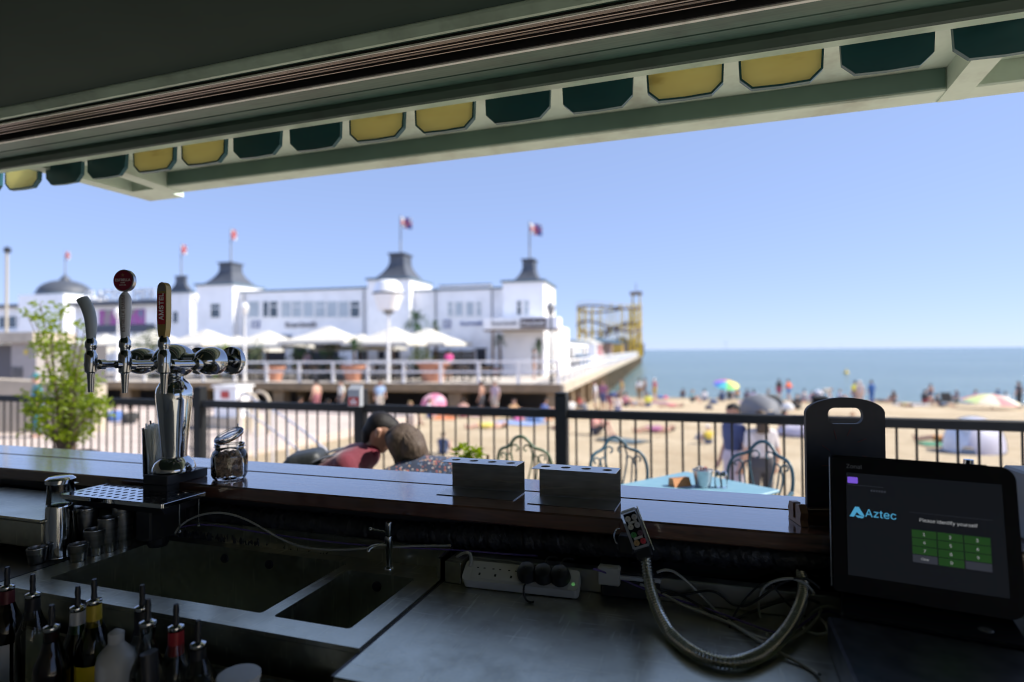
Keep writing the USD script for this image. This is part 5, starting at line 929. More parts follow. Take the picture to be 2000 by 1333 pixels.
# ================================================================== THE PIER
PA = 5 * math.pi / 180; E1 = np.array([math.cos(PA), math.sin(PA), 0]); E2 = np.array([-math.sin(PA), math.cos(PA), 0]); A0 = np.array([-7.1, 28.7, -0.1])
def PT(u, v, t):
    d = ray(u, v); k = (t - (CAM - A0) @ E2) / (d @ E2); P = CAM + d * k - A0; return P @ E1, P[2]        # along the front, above the deck
def PS(u, s):                                # depth at which the sight line u crosses the plane along the pier at s
    d = ray(u, 600); k = (s - (CAM - A0) @ E1) / (d @ E1); return (CAM + d * k - A0) @ E2
def W(s, t, z=0.0): return A0 + E1 * s + E2 * t + np.array([0, 0, z])
def pthing(name, label, category, s=0, t=0, z=0, group=None, turn=0): return Thing(name, label, category, W(s, t, z), PA + turn, group)
pier = pthing('pier', 'long seaside pier on concrete piles running out to sea', 'pier')
pier.add('deck', [box(-90, 0, 0, 24, -0.25, 0), box(-30, 0, 24.001, 190, -0.25, -0.002)], mat('pier_planks', (0.55, 0.49, 0.42), 0.8, var=0.15, scale=1, stretch=(1, 8, 1), dirt=(0.25, 0.21, 0.17), dscale=0.7))
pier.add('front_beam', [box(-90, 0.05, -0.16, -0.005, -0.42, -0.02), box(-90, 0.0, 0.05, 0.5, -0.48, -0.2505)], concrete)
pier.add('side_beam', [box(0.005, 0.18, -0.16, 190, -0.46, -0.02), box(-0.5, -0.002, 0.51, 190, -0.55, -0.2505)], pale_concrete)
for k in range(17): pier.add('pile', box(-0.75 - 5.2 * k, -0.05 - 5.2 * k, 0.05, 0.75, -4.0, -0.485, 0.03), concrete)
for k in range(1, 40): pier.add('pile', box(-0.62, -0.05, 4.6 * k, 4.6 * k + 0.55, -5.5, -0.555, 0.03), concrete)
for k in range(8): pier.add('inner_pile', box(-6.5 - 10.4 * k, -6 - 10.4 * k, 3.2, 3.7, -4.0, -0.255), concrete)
pier.add('light_stop_wall', [box(-90, -0.8, 7.0, 7.3, -4, -0.255)], mat('light_stop_dark', (0.10, 0.09, 0.08), 0.9, var=0.2))  # dark wall added under the deck to block light and keep the undercroft dark
pr = pthing('pier_railing', 'white painted railing round the edge of the pier', 'railing')
for k in range(40): pr.add('post', box(-0.20 - 2.08 * k, -0.06 - 2.08 * k, 0.04, 0.18, 0.001, 1.06, 0.02), white_gloss)
for k in range(1, 85): pr.add('post', box(-0.19, -0.07, 2.1 * k, 2.1 * k + 0.12, 0.001, 1.06, 0.02), white_gloss)
for z0, z1 in ((1.065, 1.17), (0.55, 0.64)):
    pr.add('rail', box(-84, -0.061, 0.03 if z0 > 1 else 0.06, 0.19 if z0 > 1 else 0.16, z0, z1, 0.01), white_gloss); pr.add('rail', box(-0.20, -0.06, 0.2, 180, z0, z1, 0.01), white_gloss)
TF = 11.0
bd = pthing('pier_building', 'white two storey pier pavilion with square roofed towers', 'building', 0, TF)
def tower(u0, u1, u2, vtop, t, z0=0.001):
    s0, _ = PT(u0, 600, t); s1, zt = PT(u1, vtop, t); tb_ = PS(u2, s1); return s0, s1, t, tb_, zt
def bx2(s0, s1, t0, t1, z0, z1, ch=0): return box(s0, s1, t0 - TF, t1 - TF, z0, z1, ch)
def addtower(tw, roofv, boxv, roofw, ub):
    s0, s1, t0, t1, zt = tw; bd.add('tower', bx2(s0, s1, t0, t1, 0.001, zt), white_paint)
    bd.add('cornice', bx2(s0 - 0.12, s1 + 0.12, t0 - 0.12, t1 + 0.12, zt + 0.002, zt + 0.16), coping)
    cs, ct = (s0 + s1) / 2, (t0 + t1) / 2; a, b = (s1 - s0) / 2 * roofw, (t1 - t0) / 2 * roofw
    zr = PT(ub, roofv, ct)[1]; zb = PT(ub, boxv, ct)[1]; z0 = zt + 0.165
    prof = [(1.0, 0), (0.86, 0.16), (0.70, 0.38), (0.56, 0.62), (0.46, 0.86), (0.44, 1.0)]
    m = lathe([(q * math.sqrt(2), z0 + (zr - z0) * h) for q, h in prof], 4, math.pi / 4); m.vertices[:, 0] *= a; m.vertices[:, 1] *= b; m.apply_translation((cs, ct - TF, 0)); r = bd.add('roof', m, slate)
    r.add('lantern', [box(cs - a * .42, cs + a * .42, ct - TF - b * .42, ct - TF + b * .42, zr - 0.3, zb), box(cs - a * .5, cs + a * .5, ct - TF - b * .5, ct - TF + b * .5, zb + 0.002, zb + 0.1)], slate)
    return cs, ct, zb + 0.102
TM, TR_, TL = tower(718, 800, 843, 545, 10.3), tower(982, 1062, 1084, 550, 10.3), tower(383, 455, 515, 556, 10.3)
tsm = tower(322, 372, 386, 572, 14.0)
flagspots = [addtower(TM, 517, 500, 0.82, 781), addtower(TR_, 527, 511, 0.66, 1031), addtower(TL, 531, 517, 0.82, 453), addtower(tsm, 552, 541, 0.85, 366)]
def wall(s0, s1, v, u, name='wall', depth=12.0, par=True):
    z = PT(u, v, TF)[1]; bd.add(name, bx2(s0, s1, TF, TF + depth, 0.001, z), white_paint)
    if par: bd.add('coping', bx2(s0, s1, TF - 0.08, TF + 0.3, z + 0.002, z + 0.14), coping)
    return z
zw1 = wall(TL[1] + 0.002, TM[0] - 0.002, 568, 600); zw2 = wall(TM[1] + 0.002, TR_[0] - 0.002, 567, 905)
sa, sb = PT(858, 560, TF)[0], PT(958, 560, TF)[0]; bd.add('parapet', bx2(sa, sb, TF - 0.02, TF + 0.25, zw2 + 0.145, zw2 + 0.32), white_paint); bd.add('coping', bx2(sa - 0.05, sb + 0.05, TF - 0.06, TF + 0.28, zw2 + 0.322, zw2 + 0.40), coping)
sR = PT(1106, 660, 21)[0]; zR = PT(1095, 632, 12)[1]; bd.add('side_wall', bx2(TR_[1] + 0.002, sR, 13.0, 22.0, 0.001, zR), white_paint)
def window(u0, u1, v0, v1, t, glass, bars=0, trans=False):
    s0, z1 = PT(u0, v0, t); s1, z0 = PT(u1, v1, t); f = 0.07
    w = bd.add('window', [bx2(s0, s1, t - 0.05, t + 0.02, z0, z0 + f), bx2(s0, s1, t - 0.05, t + 0.02, z1 - f, z1), bx2(s0, s0 + f, t - 0.049, t + 0.02, z0 + f, z1 - f), bx2(s1 - f, s1, t - 0.049, t + 0.02, z0 + f, z1 - f)] + ([bx2(s0 + f, s1 - f, t - 0.047, t + 0.02, z1 - f - (z1 - z0) * .32, z1 - f - (z1 - z0) * .26)] if trans else []), white_gloss)
    w.add('pane', bx2(s0 + f, s1 - f, t - 0.025, t + 0.01, z0 + f, z1 - f), glass)
for u0, u1, gkind, tr in ((484, 508, 1, 0), (513, 526, 0, 0), (526.5, 544, 0, 1), (549, 570, 1, 0), (570.5, 591, 1, 1), (592, 614, 1, 0), (614.5, 637, 1, 1), (638, 660, 1, 0), (660.5, 683, 1, 0), (684, 704, 0, 1)): window(u0, u1, 588, 621, TF, glass_blind if gkind else glass_dark, trans=tr)
for u0, u1, tr in ((874, 885.5, 1), (888, 906, 0), (909.5, 927, 0), (930, 941.5, 1)): window(u0, u1, 589, 619, TF, glass_blind, trans=tr)
for u0, u1 in ((1008, 1020), (1022, 1035)): window(u0, u1, 587, 617, 10.3, glass_dark if u0 < 1015 else glass_blind, trans=True)
window(411, 431, 593, 622, 10.3, glass_dark, trans=True); window(337, 349, 608, 632, 14.0, glass_dark)
for u in (478, 712, 852, 962): q = PT(u, 640, TF)[0]; bd.add('downpipe', tube([(q, -0.10, 0.05), (q, -0.10, zw1 - 0.1)], 0.05, 8), grey_plastic, 60)
for u in (560, 640): q = PT(u, 655, TF)[0]; bd.add('wall_vent', box(q - 0.4, q + 0.4, -0.3, -0.002, 2.55, 3.0, 0.03), grey_plastic)
# ground floor openings, doors
for u0, u1, v0, nm in ((484, 512, 668, 0), (520, 556, 672, 0), (575, 596, 668, 1), (606, 660, 672, 0), (700, 716, 675, 1)):
    s0, z1 = PT(u0, v0, TF); s1, _ = PT(u1, v0, TF); o = bd.add('shopfront', bx2(s0, s1, TF - 0.03, TF + 0.02, 0.05, z1), dark_open); o.add('frame', [bx2(s0 - .08, s0 - .002, TF - .06, TF + .01, 0.05, z1 + .08), bx2(s1 + .002, s1 + .08, TF - .06, TF + .01, 0.05, z1 + .08), bx2(s0, s1, TF - .06, TF + .01, z1 + 0.002, z1 + .08)], timber if nm else slate)
for u0, u1 in ((737, 754), (763, 783)): window(u0, u1, 680, 704, 10.3, dark_open)
for u0, u1, v0, t in ((931, 949, 683, TF),):
    s0, z1 = PT(u0, v0, t); s1, _ = PT(u1, v0, t); d_ = bd.add('door', bx2(s0, s1, t - 0.04, t + 0.01, 0.01, z1), dark_open); d_.add('lintel', bx2(s0 - 0.1, s1 + 0.1, t - 0.06, t + 0.01, z1 + 0.002, z1 + 0.1), slate)
s0, z1 = PT(845, 688, 9.4); s1, z0 = PT(926, 720, 9.4); fence_ = pthing('timber_screen', 'grey slatted timber screen against the white pavilion wall', 'fence', s0, 9.4)
for k in range(7): fence_.add('slat', box(0, s1 - s0, 0, 0.04, 0.05 + 0.235 * k, 0.26 + 0.235 * k), mat('grey_timber', (0.09, 0.085, 0.08), 0.8, var=0.2))
for k in range(4): fence_.add('post', box((s1 - s0) * k / 3 - 0.05, (s1 - s0) * k / 3 + 0.05, 0.045, 0.12, 0.0, 1.75), timber)
sE = PT(1152, 660, 60)[0]; zs1 = PT(1120, 648, 35)[1]
lsd = pthing('pier_shed', 'long low white shed running along the pier towards the coaster', 'building', sE, 24)
lsd.add('wall', box(-9, 0, 0, 36, 0.001, 2.7), white_paint); lsd.add('roof', box(-9.2, 0.25, -0.2, 36.2, 2.703, 2.9), coping)
for k in range(8): lsd.add('door', box(0.002, 0.06, 1.2 + 4.4 * k, 3.6 + 4.4 * k, 0.02, 2.1), [dark_open, grey_plastic, MATS['navy_fascia'] if 'navy_fascia' in MATS else coping][k % 3])
# projecting canopy with signs
s0, zc1 = PT(945, 622, 8.6); s1, zc0 = PT(1079, 642, 8.6)
cp = pthing('entrance_canopy', 'flat white canopy on slim posts beside the right tower', 'canopy', s0, 8.6)
cp.add('roof_slab', box(0, s1 - s0 + 0.35, 0, 1.6, zc0 - A0[2] * 0 + 0.0, zc1), white_paint); cp.add('soffit_edge', box(-0.02, s1 - s0 + 0.37, -0.02, 1.6, zc0 - 0.1, zc0 - 0.002), timber)
for q in (0.5, s1 - s0 + 0.1): cp.add('post', box(q, q + 0.12, 0.1, 0.22, 0.001, zc0 - 0.102), timber)
def board(label, u0, u1, v0, v1, t, m, txt_, tm, h=0.62):
    a, z1 = PT(u0, v0, t); b, z0 = PT(u1, v1, t); g_ = pthing('sign_board', label, 'sign', (a + b) / 2, t, (z0 + z1) / 2)
    if m is not None: g_.add('panel', box(-(b - a) / 2, (b - a) / 2, 0, 0.05, -(z1 - z0) / 2, (z1 - z0) / 2), m)
    if txt_ is None:               # the print is too small to read: plain pale bands
        for q, w_ in ((0.25, 0.6), (0.02, 0.75), (-0.22, 0.5)): g_.add('pale_band', box(-(b - a) / 2 * w_, (b - a) / 2 * w_, -0.01, -0.001, (z1 - z0) * (q - .06), (z1 - z0) * (q + .06)), tm)
        return g_
    L_ = text(txt_, 0.5, 0.03, True); w_ = np.ptp(L_.bounds[:, 0]); k_ = min((b - a) * 0.88 / w_, (z1 - z0) * h / np.ptp(L_.bounds[:, 2])); L_.apply_scale((k_, 1, k_)); g_.add('lettering', up(L_, 0, -0.002 if m is not None else 0.02, 0), tm); return g_
board('cream sign with grey lettering on the front of the flat canopy', 957, 1014, 624, 640, 8.52, white_gloss, 'Boardwalk', grey_letter)
board('dark brown sign with white lettering on the flat canopy', 1016, 1067, 623, 640, 8.52, brown_sign, 'Boardwalk', white_gloss)
board('blue wall lettering left of the flat canopy', 896, 946, 623, 641, TF - 0.06, None, 'Boardwalk', blue_letter, 0.9)
board('grey wall lettering above the parasols on the pavilion', 553, 623, 626, 643, TF - 0.06, None, 'Boardwalk', grey_letter, 0.95)
board('small square blue poster left of the blue lettering', 866, 880, 625, 641, TF - 0.06, mat('blue_poster', (0.16, 0.18, 0.30), 0.6, var=0.6, scale=3), None, white_gloss, 0.5)
board('small square blue poster beside the grey wall lettering', 491, 507, 627, 641, TF - 0.06, MATS['blue_poster'], None, white_gloss, 0.5)
# left wing, dome block
lw = pthing('pier_arcade', 'low white arcade with a dark flat roof left of the towers', 'building', 0, 14)
s0, zt = PT(145, 600, 14); s1, _ = PT(321, 600, 14)
lw.add('wall', box(s0, s1, 0, 10, 0.001, zt), white_paint); lw.add('roof', box(s0 - 0.2, s1 + 0.0, -0.6, 10, zt + 0.002, zt + 0.35), slate)
a, z1 = PT(193, 606, 13.95); b, z0 = PT(283, 633, 13.95)
lw.add('poster_panel', box(a, b, -0.06, -0.002, z0, z1), usdkit.material(stage, '/World/Looks/bright_posters', {"t": ("texture_coordinate", {}), "n": ("noise_texture", {"scale": 0.55, "detail": 2.0}), "r": ("rgb_ramp", {"ramp": [(0.2, (0.08, 0.12, 0.2)), (0.42, (0.3, 0.28, 0.25)), (0.5, (0.30, 0.06, 0.25)), (0.58, (0.38, 0.10, 0.32)), (0.66, (0.12, 0.2, 0.3))]}), "p": ("principled_bsdf", {"roughness": 0.5})}, [("t.object", "n.vector"), ("n.fac", "r.fac"), ("r.color", "p.base_color")], surface="p.BSDF"))
lw.add('fascia', box(a - 1, b + 1, -0.10, -0.003, z0 - 0.75, z0 - 0.02), mat('navy_fascia', (0.06, 0.07, 0.10), 0.5))
for k in range(5): q = a + (b - a) * k / 4; lw.add('column', box(q - 0.12, q + 0.12, -0.25, -0.105, 0.001, z0 - 0.76), white_gloss)
a, z0 = PT(168, 582, 14.0); b, z1 = PT(304, 566, 14.0)
let = pthing('roof_lettering', 'tall white letters standing on the arcade roof', 'sign', (a + b) / 2, 14.0, zt + 0.36)
L_ = text('CLACTON PIER', 1.0, 0.15, True); k_ = (b - a) / np.ptp(L_.bounds[:, 0]); L_.apply_scale((k_, 1, k_ * 1.15)); hz = np.ptp(L_.bounds[:, 2]) / 2
parts_ = sorted(L_.split(only_watertight=False), key=lambda m_: m_.bounds[0, 0])
for m_ in parts_: let.add('letter', up(m_, 0, 0, hz + 0.12), mat('white_enamel', (0.6, 0.62, 0.64), 0.4))
let.add('frame_bar', [box(-(b - a) / 2, (b - a) / 2, 0.02, 0.08, 0.05, 0.115), box(-(b - a) / 2, (b - a) / 2, 0.06, 0.1, hz * 2 + 0.13, hz * 2 + 0.16)] + [box(x - .03, x + .03, 0.03, 0.07, 0.0, 0.05) for x in np.linspace(-(b - a) / 2 + .1, (b - a) / 2 - .1, 9)], grey_plastic)
s0, zt = PT(90, 581, 21); s1, _ = PT(165, 581, 21); r_ = (s1 - s0) / 2
db = pthing('dome_pavilion', 'white block crowned by a dark round dome', 'building', (s0 + s1) / 2, 21)
db.add('wall', box(-r_ * 1.15, r_ * 1.15, -r_, r_, 0.001, zt), white_paint); zd = PT(127, 548, 21)[1] - zt - 0.2
db.add('drum', lathe([(r_ * 1.02, zt + 0.001), (r_ * 1.02, zt + 0.2), (r_ * 0.97, zt + 0.22)], 24), coping, 40)
db.add('dome', lathe([(r_ * 0.97 * math.cos(x), zt + 0.2 + zd * math.sin(x)) for x in np.linspace(0, 1.5, 14)] + [(0.01, zt + 0.2 + zd)], 28), slate, 30)
db.add('finial', lathe([(0.55, zt + zd + 0.1), (0.4, zt + zd + 0.5), (0.2, zt + zd + 0.6), (0.02, zt + zd + 1.0)], 16), slate, 40)
flagspots.append(((s0 + s1) / 2, 21, zt + zd + 1.0))
s0, zt = PT(-60, 604, 30); s1, _ = PT(64, 604, 30); wh = pthing('seafront_building', 'long low white building at the far left', 'building', s0, 30)
wh.add('wall', box(0, s1 - s0, 0, 8, 0.001, zt), white_paint); wh.add('roof', box(-0.3, s1 - s0 + 0.3, -0.5, 8, zt + 0.002, zt + 0.4), slate); wh.add('balcony', box(0, s1 - s0, -1.2, -0.002, zt - 4.2, zt - 3.0), white_gloss)
for k in range(7):
    x = (s1 - s0) * (k + 0.35) / 7; w = wh.add('window', box(x, x + 1.5, -0.06, -0.002, zt - 2.7, zt - 1.0), white_gloss); w.add('pane', box(x + 0.12, x + 1.38, -0.075, -0.062, zt - 2.58, zt - 1.12), glass_dark)
# flagpoles
red_f, blue_f, white_f = cloth((0.5, 0.05, 0.06)), cloth((0.06, 0.08, 0.28)), cloth((0.72, 0.72, 0.74))
fl = ['on the middle tower', 'on the right tower', 'on the left tower', 'on the small tower left of the others', 'on the dome']
for (s, t, z), lb, vt_, uu, sw in zip(flagspots, fl, (421, 433, 446, 475, 490), (783, 1033, 453, 370, 128), (1, 1, 0.5, 0.5, 0.6)):
    f_ = pthing('flagpole', 'thin flagpole with a small union flag ' + lb, 'flagpole', s, t, z, turn=0.1); zt = PT(uu, vt_, t)[1] - z
    f_.add('pole', tube([(0, 0, 0), (0, 0, zt)], [0.07, 0.045], 8), grey_plastic, 60)
    wf, hf_ = 0.85 * sw, 0.82
    def wav(m): v = m.vertices; v[:, 1] += 0.10 * np.sin(v[:, 0] * 5 + v[:, 2] * 2); v[:, 2] -= 0.18 * v[:, 0]; m.vertices = v; return m
    def fpl(poly, e): m = wallplate(poly, -e, e).subdivide().subdivide(); return wav(put(m, (0.06, 0, zt - hf_ - 0.1)))
    R_ = sg.box(0, 0, wf, hf_); dg = shapely.ops.unary_union([sg.LineString([(0, 0), (wf, hf_)]).buffer(0.09), sg.LineString([(0, hf_), (wf, 0)]).buffer(0.09)]).intersection(R_)
    cr = lambda w: shapely.ops.unary_union([sg.box(wf / 2 - w, 0, wf / 2 + w, hf_), sg.box(0, hf_ / 2 - w, wf, hf_ / 2 + w)]).intersection(R_)
    F_ = f_.add('flag', fpl(R_, 0.006), blue_f); F_.add('white_saltire', fpl(dg, 0.010), white_f); F_.add('white_cross', fpl(cr(0.15), 0.013), white_f); F_.add('red_cross', fpl(cr(0.09), 0.017), red_f)
# parasols on the terrace
def parasol(t):
    prof_r = 2.25; seg = 4
    m = lathe([(prof_r * math.sqrt(2) * q, 2.25 + 0.95 * h) for q, h in ((1.0, 0.0), (0.75, 0.17), (0.5, 0.40), (0.25, 0.72), (0.04, 1.0), (0.001, 1.0))], 4, math.pi / 4).subdivide()
    t.add('canopy', m, canvas); t.add('valance', [box(-prof_r, prof_r, -prof_r - 0.01, -prof_r + 0.01, 2.06, 2.25), box(-prof_r, prof_r, prof_r - 0.01, prof_r + 0.01, 2.06, 2.25), box(prof_r - 0.01, prof_r + 0.01, -prof_r + .011, prof_r - .011, 2.06, 2.25), box(-prof_r - 0.01, -prof_r + 0.01, -prof_r + .011, prof_r - .011, 2.06, 2.25)], canvas)
    t.add('pole', tube([(0, 0, 0.05), (0, 0, 3.2)], 0.05, 10), timber, 60); t.add('base', box(-0.4, 0.4, -0.4, 0.4, 0.0, 0.07), black_plastic)
    for k in range(4): a_ = k * math.pi / 2 + math.pi / 4; t.add('rib', tube([(0.05 * math.cos(a_), 0.05 * math.sin(a_), 2.9), (3.1 * math.cos(a_), 3.1 * math.sin(a_), 2.24)], 0.025, 6), timber, 60)
first = None
pos = [(-62, 9, 'far left end of the terrace'), (60, 6, 'second from the left end of the terrace row'), (205, 6.5, 'third from the left, beneath the poster wall'), (298, 5.5, 'fourth from the left, below the small tower'), (402, 5.2, 'in front of the left tower'), (522, 5.6, 'under the long window band, left'), (642, 5.2, 'under the grey wall lettering'), (768, 5.0, 'behind the big white lantern'), (835, 7.2, 'at the right end of the terrace row'), (130, 8.0, 'low one under the dome'), (462, 7.6, 'low one between the left tower and the window band'), (705, 7.6, 'low one left of the middle tower')]
for i, (u, t, lb) in enumerate(pos):
    s = PT(u, 660, t)[0]; z = -0.35 if lb.startswith('low') else 0.001 + 0.12 * math.sin(i * 2.3)
    if first is None: first = pthing('parasol', 'large cream square parasol, ' + lb, 'parasol', s, t, z, 'cream parasols on the pier terrace'); parasol(first)
    else: first.dup(W(s, t, z), PA + random.uniform(-.15, .15), 'large cream square parasol, ' + lb)
# lamps on the pier
def lamp_big():
    s, z0 = PT(759, 748, 0.6); t = pthing('street_lamp', 'tall white lamp post with a big tapering lantern', 'street lamp', s, 0.6); zz = lambda v: PT(759, v, 0.6)[1]; k = 0.0245
    t.add('pole', tube([(0, 0, 0), (0, 0, zz(612))], [0.09, 0.06], 12), white_gloss, 60); t.add('collar', lathe([(0.05, zz(616)), (0.30, zz(612)), (0.30, zz(608)), (0.05, zz(607))], 24), grey_plastic, 40)
    sh_ = mat('opal_lantern', (0.82, 0.83, 0.85), 0.35)
    t.add('lantern', lathe([(0.01, zz(606.5)), (22 * k, zz(606)), (34 * k, zz(576)), (0.01, zz(575.5))], 28), sh_, 40); t.add('band', lathe([(0.01, zz(575)), (35 * k, zz(575)), (35 * k, zz(572.5)), (0.01, zz(572.5))], 28), black_plastic, 40)
    t.add('hood', lathe([(0.01, zz(572)), (33.5 * k, zz(572)), (27 * k, zz(555)), (18 * k, zz(548)), (0.01, zz(547))], 28), sh_, 40)
lamp_big()
def lamp_small(u, vb, vt2, t, label, m):
    s, _ = PT(u, vb, t); z = PT(u, vt2, t)[1]; L_ = pthing('street_lamp', label, 'street lamp', s, t)
    L_.add('pole', tube([(0, 0, 0), (0, 0, z - 0.75)], [0.09, 0.05], 10), m, 60); L_.add('lantern', lathe([(0.05, z - 0.75), (0.12, z - 0.7), (0.24, z - 0.3), (0.20, z - 0.22), (0.06, z - 0.05), (0.01, z)], 16), white_gloss if m is white_gloss else grey_plastic, 40)
lamp_small(478, 745, 590, 0.7, 'slim white lamp post near the beer font', white_gloss); lamp_small(1077, 757, 588, 0.5, 'slim black lamp post at the corner of the pier', black_paint); lamp_small(230, 745, 600, 0.7, 'white lamp post seen behind the beer taps', white_gloss); lamp_small(381, 700, 572, 6.0, 'white lamp post with a bright dome by the left tower', white_gloss)
p = W(*(PT(12, 745, 1.0)[0], 1.0)); tl = Thing('street_lamp', 'tall tan lamp post with a dark head at the left edge', 'street lamp', p); zt = PT(12, 482, 1.0)[1]
tl.add('pole', tube([(0, 0, -1.5), (0, 0, zt - 0.4)], [0.11, 0.08], 12), mat('tan_pole', (0.42, 0.38, 0.31), 0.6), 60); tl.add('head', [box(-0.12, 0.22, -0.15, 0.15, zt - 0.40, zt - 0.1, 0.03), box(-0.05, 0.05, -0.05, 0.05, zt - 0.1, zt)], black_plastic)
# pots, palms and shrubs on the terrace
def bigpot(u, t, r, h, label):
    s = PT(u, 740, t)[0]; q = pthing('terracotta_pot', label, 'plant pot', s, t, 0.001); q.add('pot', lathe([(0.001, 0), (r * .6, 0), (r * .85, h * .8), (r, h * .82), (r, h), (r * .85, h), (r * .8, h * .9), (0.001, h * .9)], 22), terracotta, 40); return s, t
bigpot(846, 1.6, 0.95, 1.15, 'very large terracotta pot near the right end of the terrace'); bigpot(537, 1.4, 0.6, 0.85, 'terracotta pot under the left end of the window band'); bigpot(690, 1.6, 0.7, 0.9, 'terracotta pot below the palm near the big lantern'); bigpot(968, 9.0, 0.5, 0.5, 'terracotta pot beside the canopy post')
def palm(u, vtop, t, label, rad, m, trunk=True, n=420, z0=0.0, vbase=None):
    s, z = PT(u, vtop, t); q = pthing('palm_plant', label, 'palm', s, t, z0 + 0.001); hc = z - rad * 0.6
    q.add('trunk', tube(spline([(0, 0, 0), (0.05, 0, hc * .5), (0, 0, hc)], 10), np.linspace(0.12, 0.07, 10), 8), bark, 60)
    rg = np.random.default_rng(int(u)); F_ = []
    for k in range(46):
        a_ = rg.uniform(0, 6.28); e_ = rg.uniform(-0.5, 1.4); l = rad * rg.uniform(0.7, 1.1); d_ = np.array([math.cos(a_) * math.cos(e_), math.sin(a_) * math.cos(e_), math.sin(e_)]); sd = np.cross(d_, [0, 0, 1.0]); sd /= max(np.linalg.norm(sd), .1)
        b_ = np.array([0, 0, hc]); md = b_ + d_ * l * .55; tp_ = b_ + d_ * l - np.array([0, 0, l * .35]); F_.append(trimesh.Trimesh(np.array([b_, md + sd * .05 * rad, md - sd * .05 * rad, tp_]), [[0, 1, 2], [1, 3, 2]], process=False))
    c = q.add('fronds', F_, m)
def bush(u, vtop, t, label, rx, m, per=90, z0=0.0):
    s, z = PT(u, vtop, t); q = pthing('terrace_shrub', label, 'shrub', s, t, z0 + 0.001); cl_ = [((random.uniform(-rx, rx) * .6, random.uniform(-rx, rx) * .5, 0.3 + (z - 0.5) * k / 5), rx * random.uniform(.5, .8)) for k in range(6)]
    q.add('stem', tube([(0, 0, 0), (0, 0, z * .8)], [0.08, 0.03], 8), bark, 60); f_ = q.add('foliage', foliage(cl_, 0.22, 260, int(u), 0.3), m); stage.GetPrimAtPath(f_.path).SetCustomDataByKey('kind', 'stuff')
palm(690, 658, 2.6, 'palm in the terracotta pot left of the big lantern', 0.9, green_leaf); palm(1052, 660, 8.8, 'palm in front of the right tower', 1.0, green_leaf); palm(812, 604, 8.0, 'tall windswept palm against the middle tower', 1.5, green_leaf); palm(975, 650, 8.9, 'small palm beneath the flat canopy', 0.9, green_leaf); palm(850, 625, 9.2, 'thin palm right of the middle tower', 0.7, green_leaf)
bush(507, 675, 3.0, 'low green shrub on the terrace under the left window', 0.6, olive_leaf); bush(582, 680, 3.2, 'dark green shrub between the parasol poles', 0.9, green_leaf); bush(648, 678, 3.4, 'dark conical shrub below the grey lettering', 0.8, green_leaf); bush(826, 690, 2.2, 'grey green shrub above the very large pot', 0.9, olive_leaf); bush(300, 650, 3.0, 'olive tree behind the tap handles', 0.9, olive_leaf); bush(430, 680, 2.8, 'yellow green shrub behind the font', 0.7, lime)
# tables, seats and people on the terrace
def cafe_set(t):
    t.add('top', lathe([(0.001, 0.72), (0.40, 0.72), (0.40, 0.75), (0.001, 0.75)], 16), timber, 40); t.add('leg', tube([(0, 0, 0), (0, 0, 0.72)], 0.04, 8), black_plastic, 60); t.add('foot', lathe([(0.001, 0), (0.25, 0), (0.25, 0.03), (0.05, 0.05)], 14), black_plastic, 40)
def cafe_chair(t):
    t.add('seat', box(-0.22, 0.22, -0.22, 0.22, 0.42, 0.46, 0.01), black_plastic); t.add('backrest', box(-0.21, 0.21, -0.25, -0.221, 0.5, 0.92, 0.01), black_plastic)
    for a_ in (-0.19, 0.19):
        for b_ in (-0.20, 0.19): t.add('leg', tube([(a_, b_, 0), (a_, b_, 0.42)], 0.018, 6), black_plastic, 60)
ft, fc = None, None
ORD = ['leftmost', 'second leftmost', 'third leftmost', 'fourth leftmost', 'fifth leftmost', 'middle', 'fifth rightmost', 'fourth rightmost', 'third rightmost', 'second rightmost', 'rightmost']; SIDE = ['left of', 'right of', 'beyond']
for i, u in enumerate((470, 515, 580, 612, 650, 720, 765, 800, 872, 905, 945)):
    t = 1.3 + (i * 0.37) % 1.2; s = PT(u, 740, t)[0]; lb = f'small round cafe table, {ORD[i]} of the row behind the white pier railing'
    if ft is None: ft = pthing('cafe_table', lb, 'table', s, t, 0.001, 'cafe tables on the pier terrace'); cafe_set(ft)
    else: ft.dup(W(s, t, 0.001), PA, lb)
    for k, (ds, dt_) in enumerate(((-0.62, 0.0), (0.62, 0.05), (0.05, 0.66))):
        cl2 = f'dark cafe chair {SIDE[k]} the {ORD[i]} cafe table on the pier terrace'
        rz_ = facing(-ds, -dt_) + PA
        if fc is None: fc = Thing('cafe_chair', cl2, 'chair', W(s + ds, t + dt_, 0.001), rz_, 'cafe chairs on the pier terrace'); cafe_chair(fc)
        else: fc.dup(W(s + ds, t + dt_, 0.001), rz_, cl2)
def onpier(u, t, pose, label, **k): s = PT(u, 740, t)[0]; return person(0, 0, pose, label, loc=W(s, t, 0.001), **k)
onpier(600, 3.3, 'stand', 'person in a pale pink top standing on the pier terrace', shirt=(.6, .4, .42), rz=1.0); onpier(1043, 5.0, 'stand', 'person in dark clothes before the right tower', shirt=(.12, .10, .10), bottoms=(.5, .3, .2), rz=-1.2); onpier(877, 3.4, 'stand', 'person in a bright pink top behind the pier railing', shirt=(.75, .08, .3), rz=0.6)
for u, t, c, lb in ((1168, 46, (.6, .25, .3), 'person in a pink shirt far along the pier'), (1178, 46, (.65, .5, .5), 'person in a pale shirt far along the pier'), (1190, 52, (.1, .12, .2), 'person in navy far along the pier'), (1215, 66, (.5, .3, .1), 'person in an orange brown top near the coaster')):
    s = PT(u, 690, t)[0]; person(0, 0, 'stand', lb, loc=W(s, t, 0.001), shirt=c, rz=1.5)
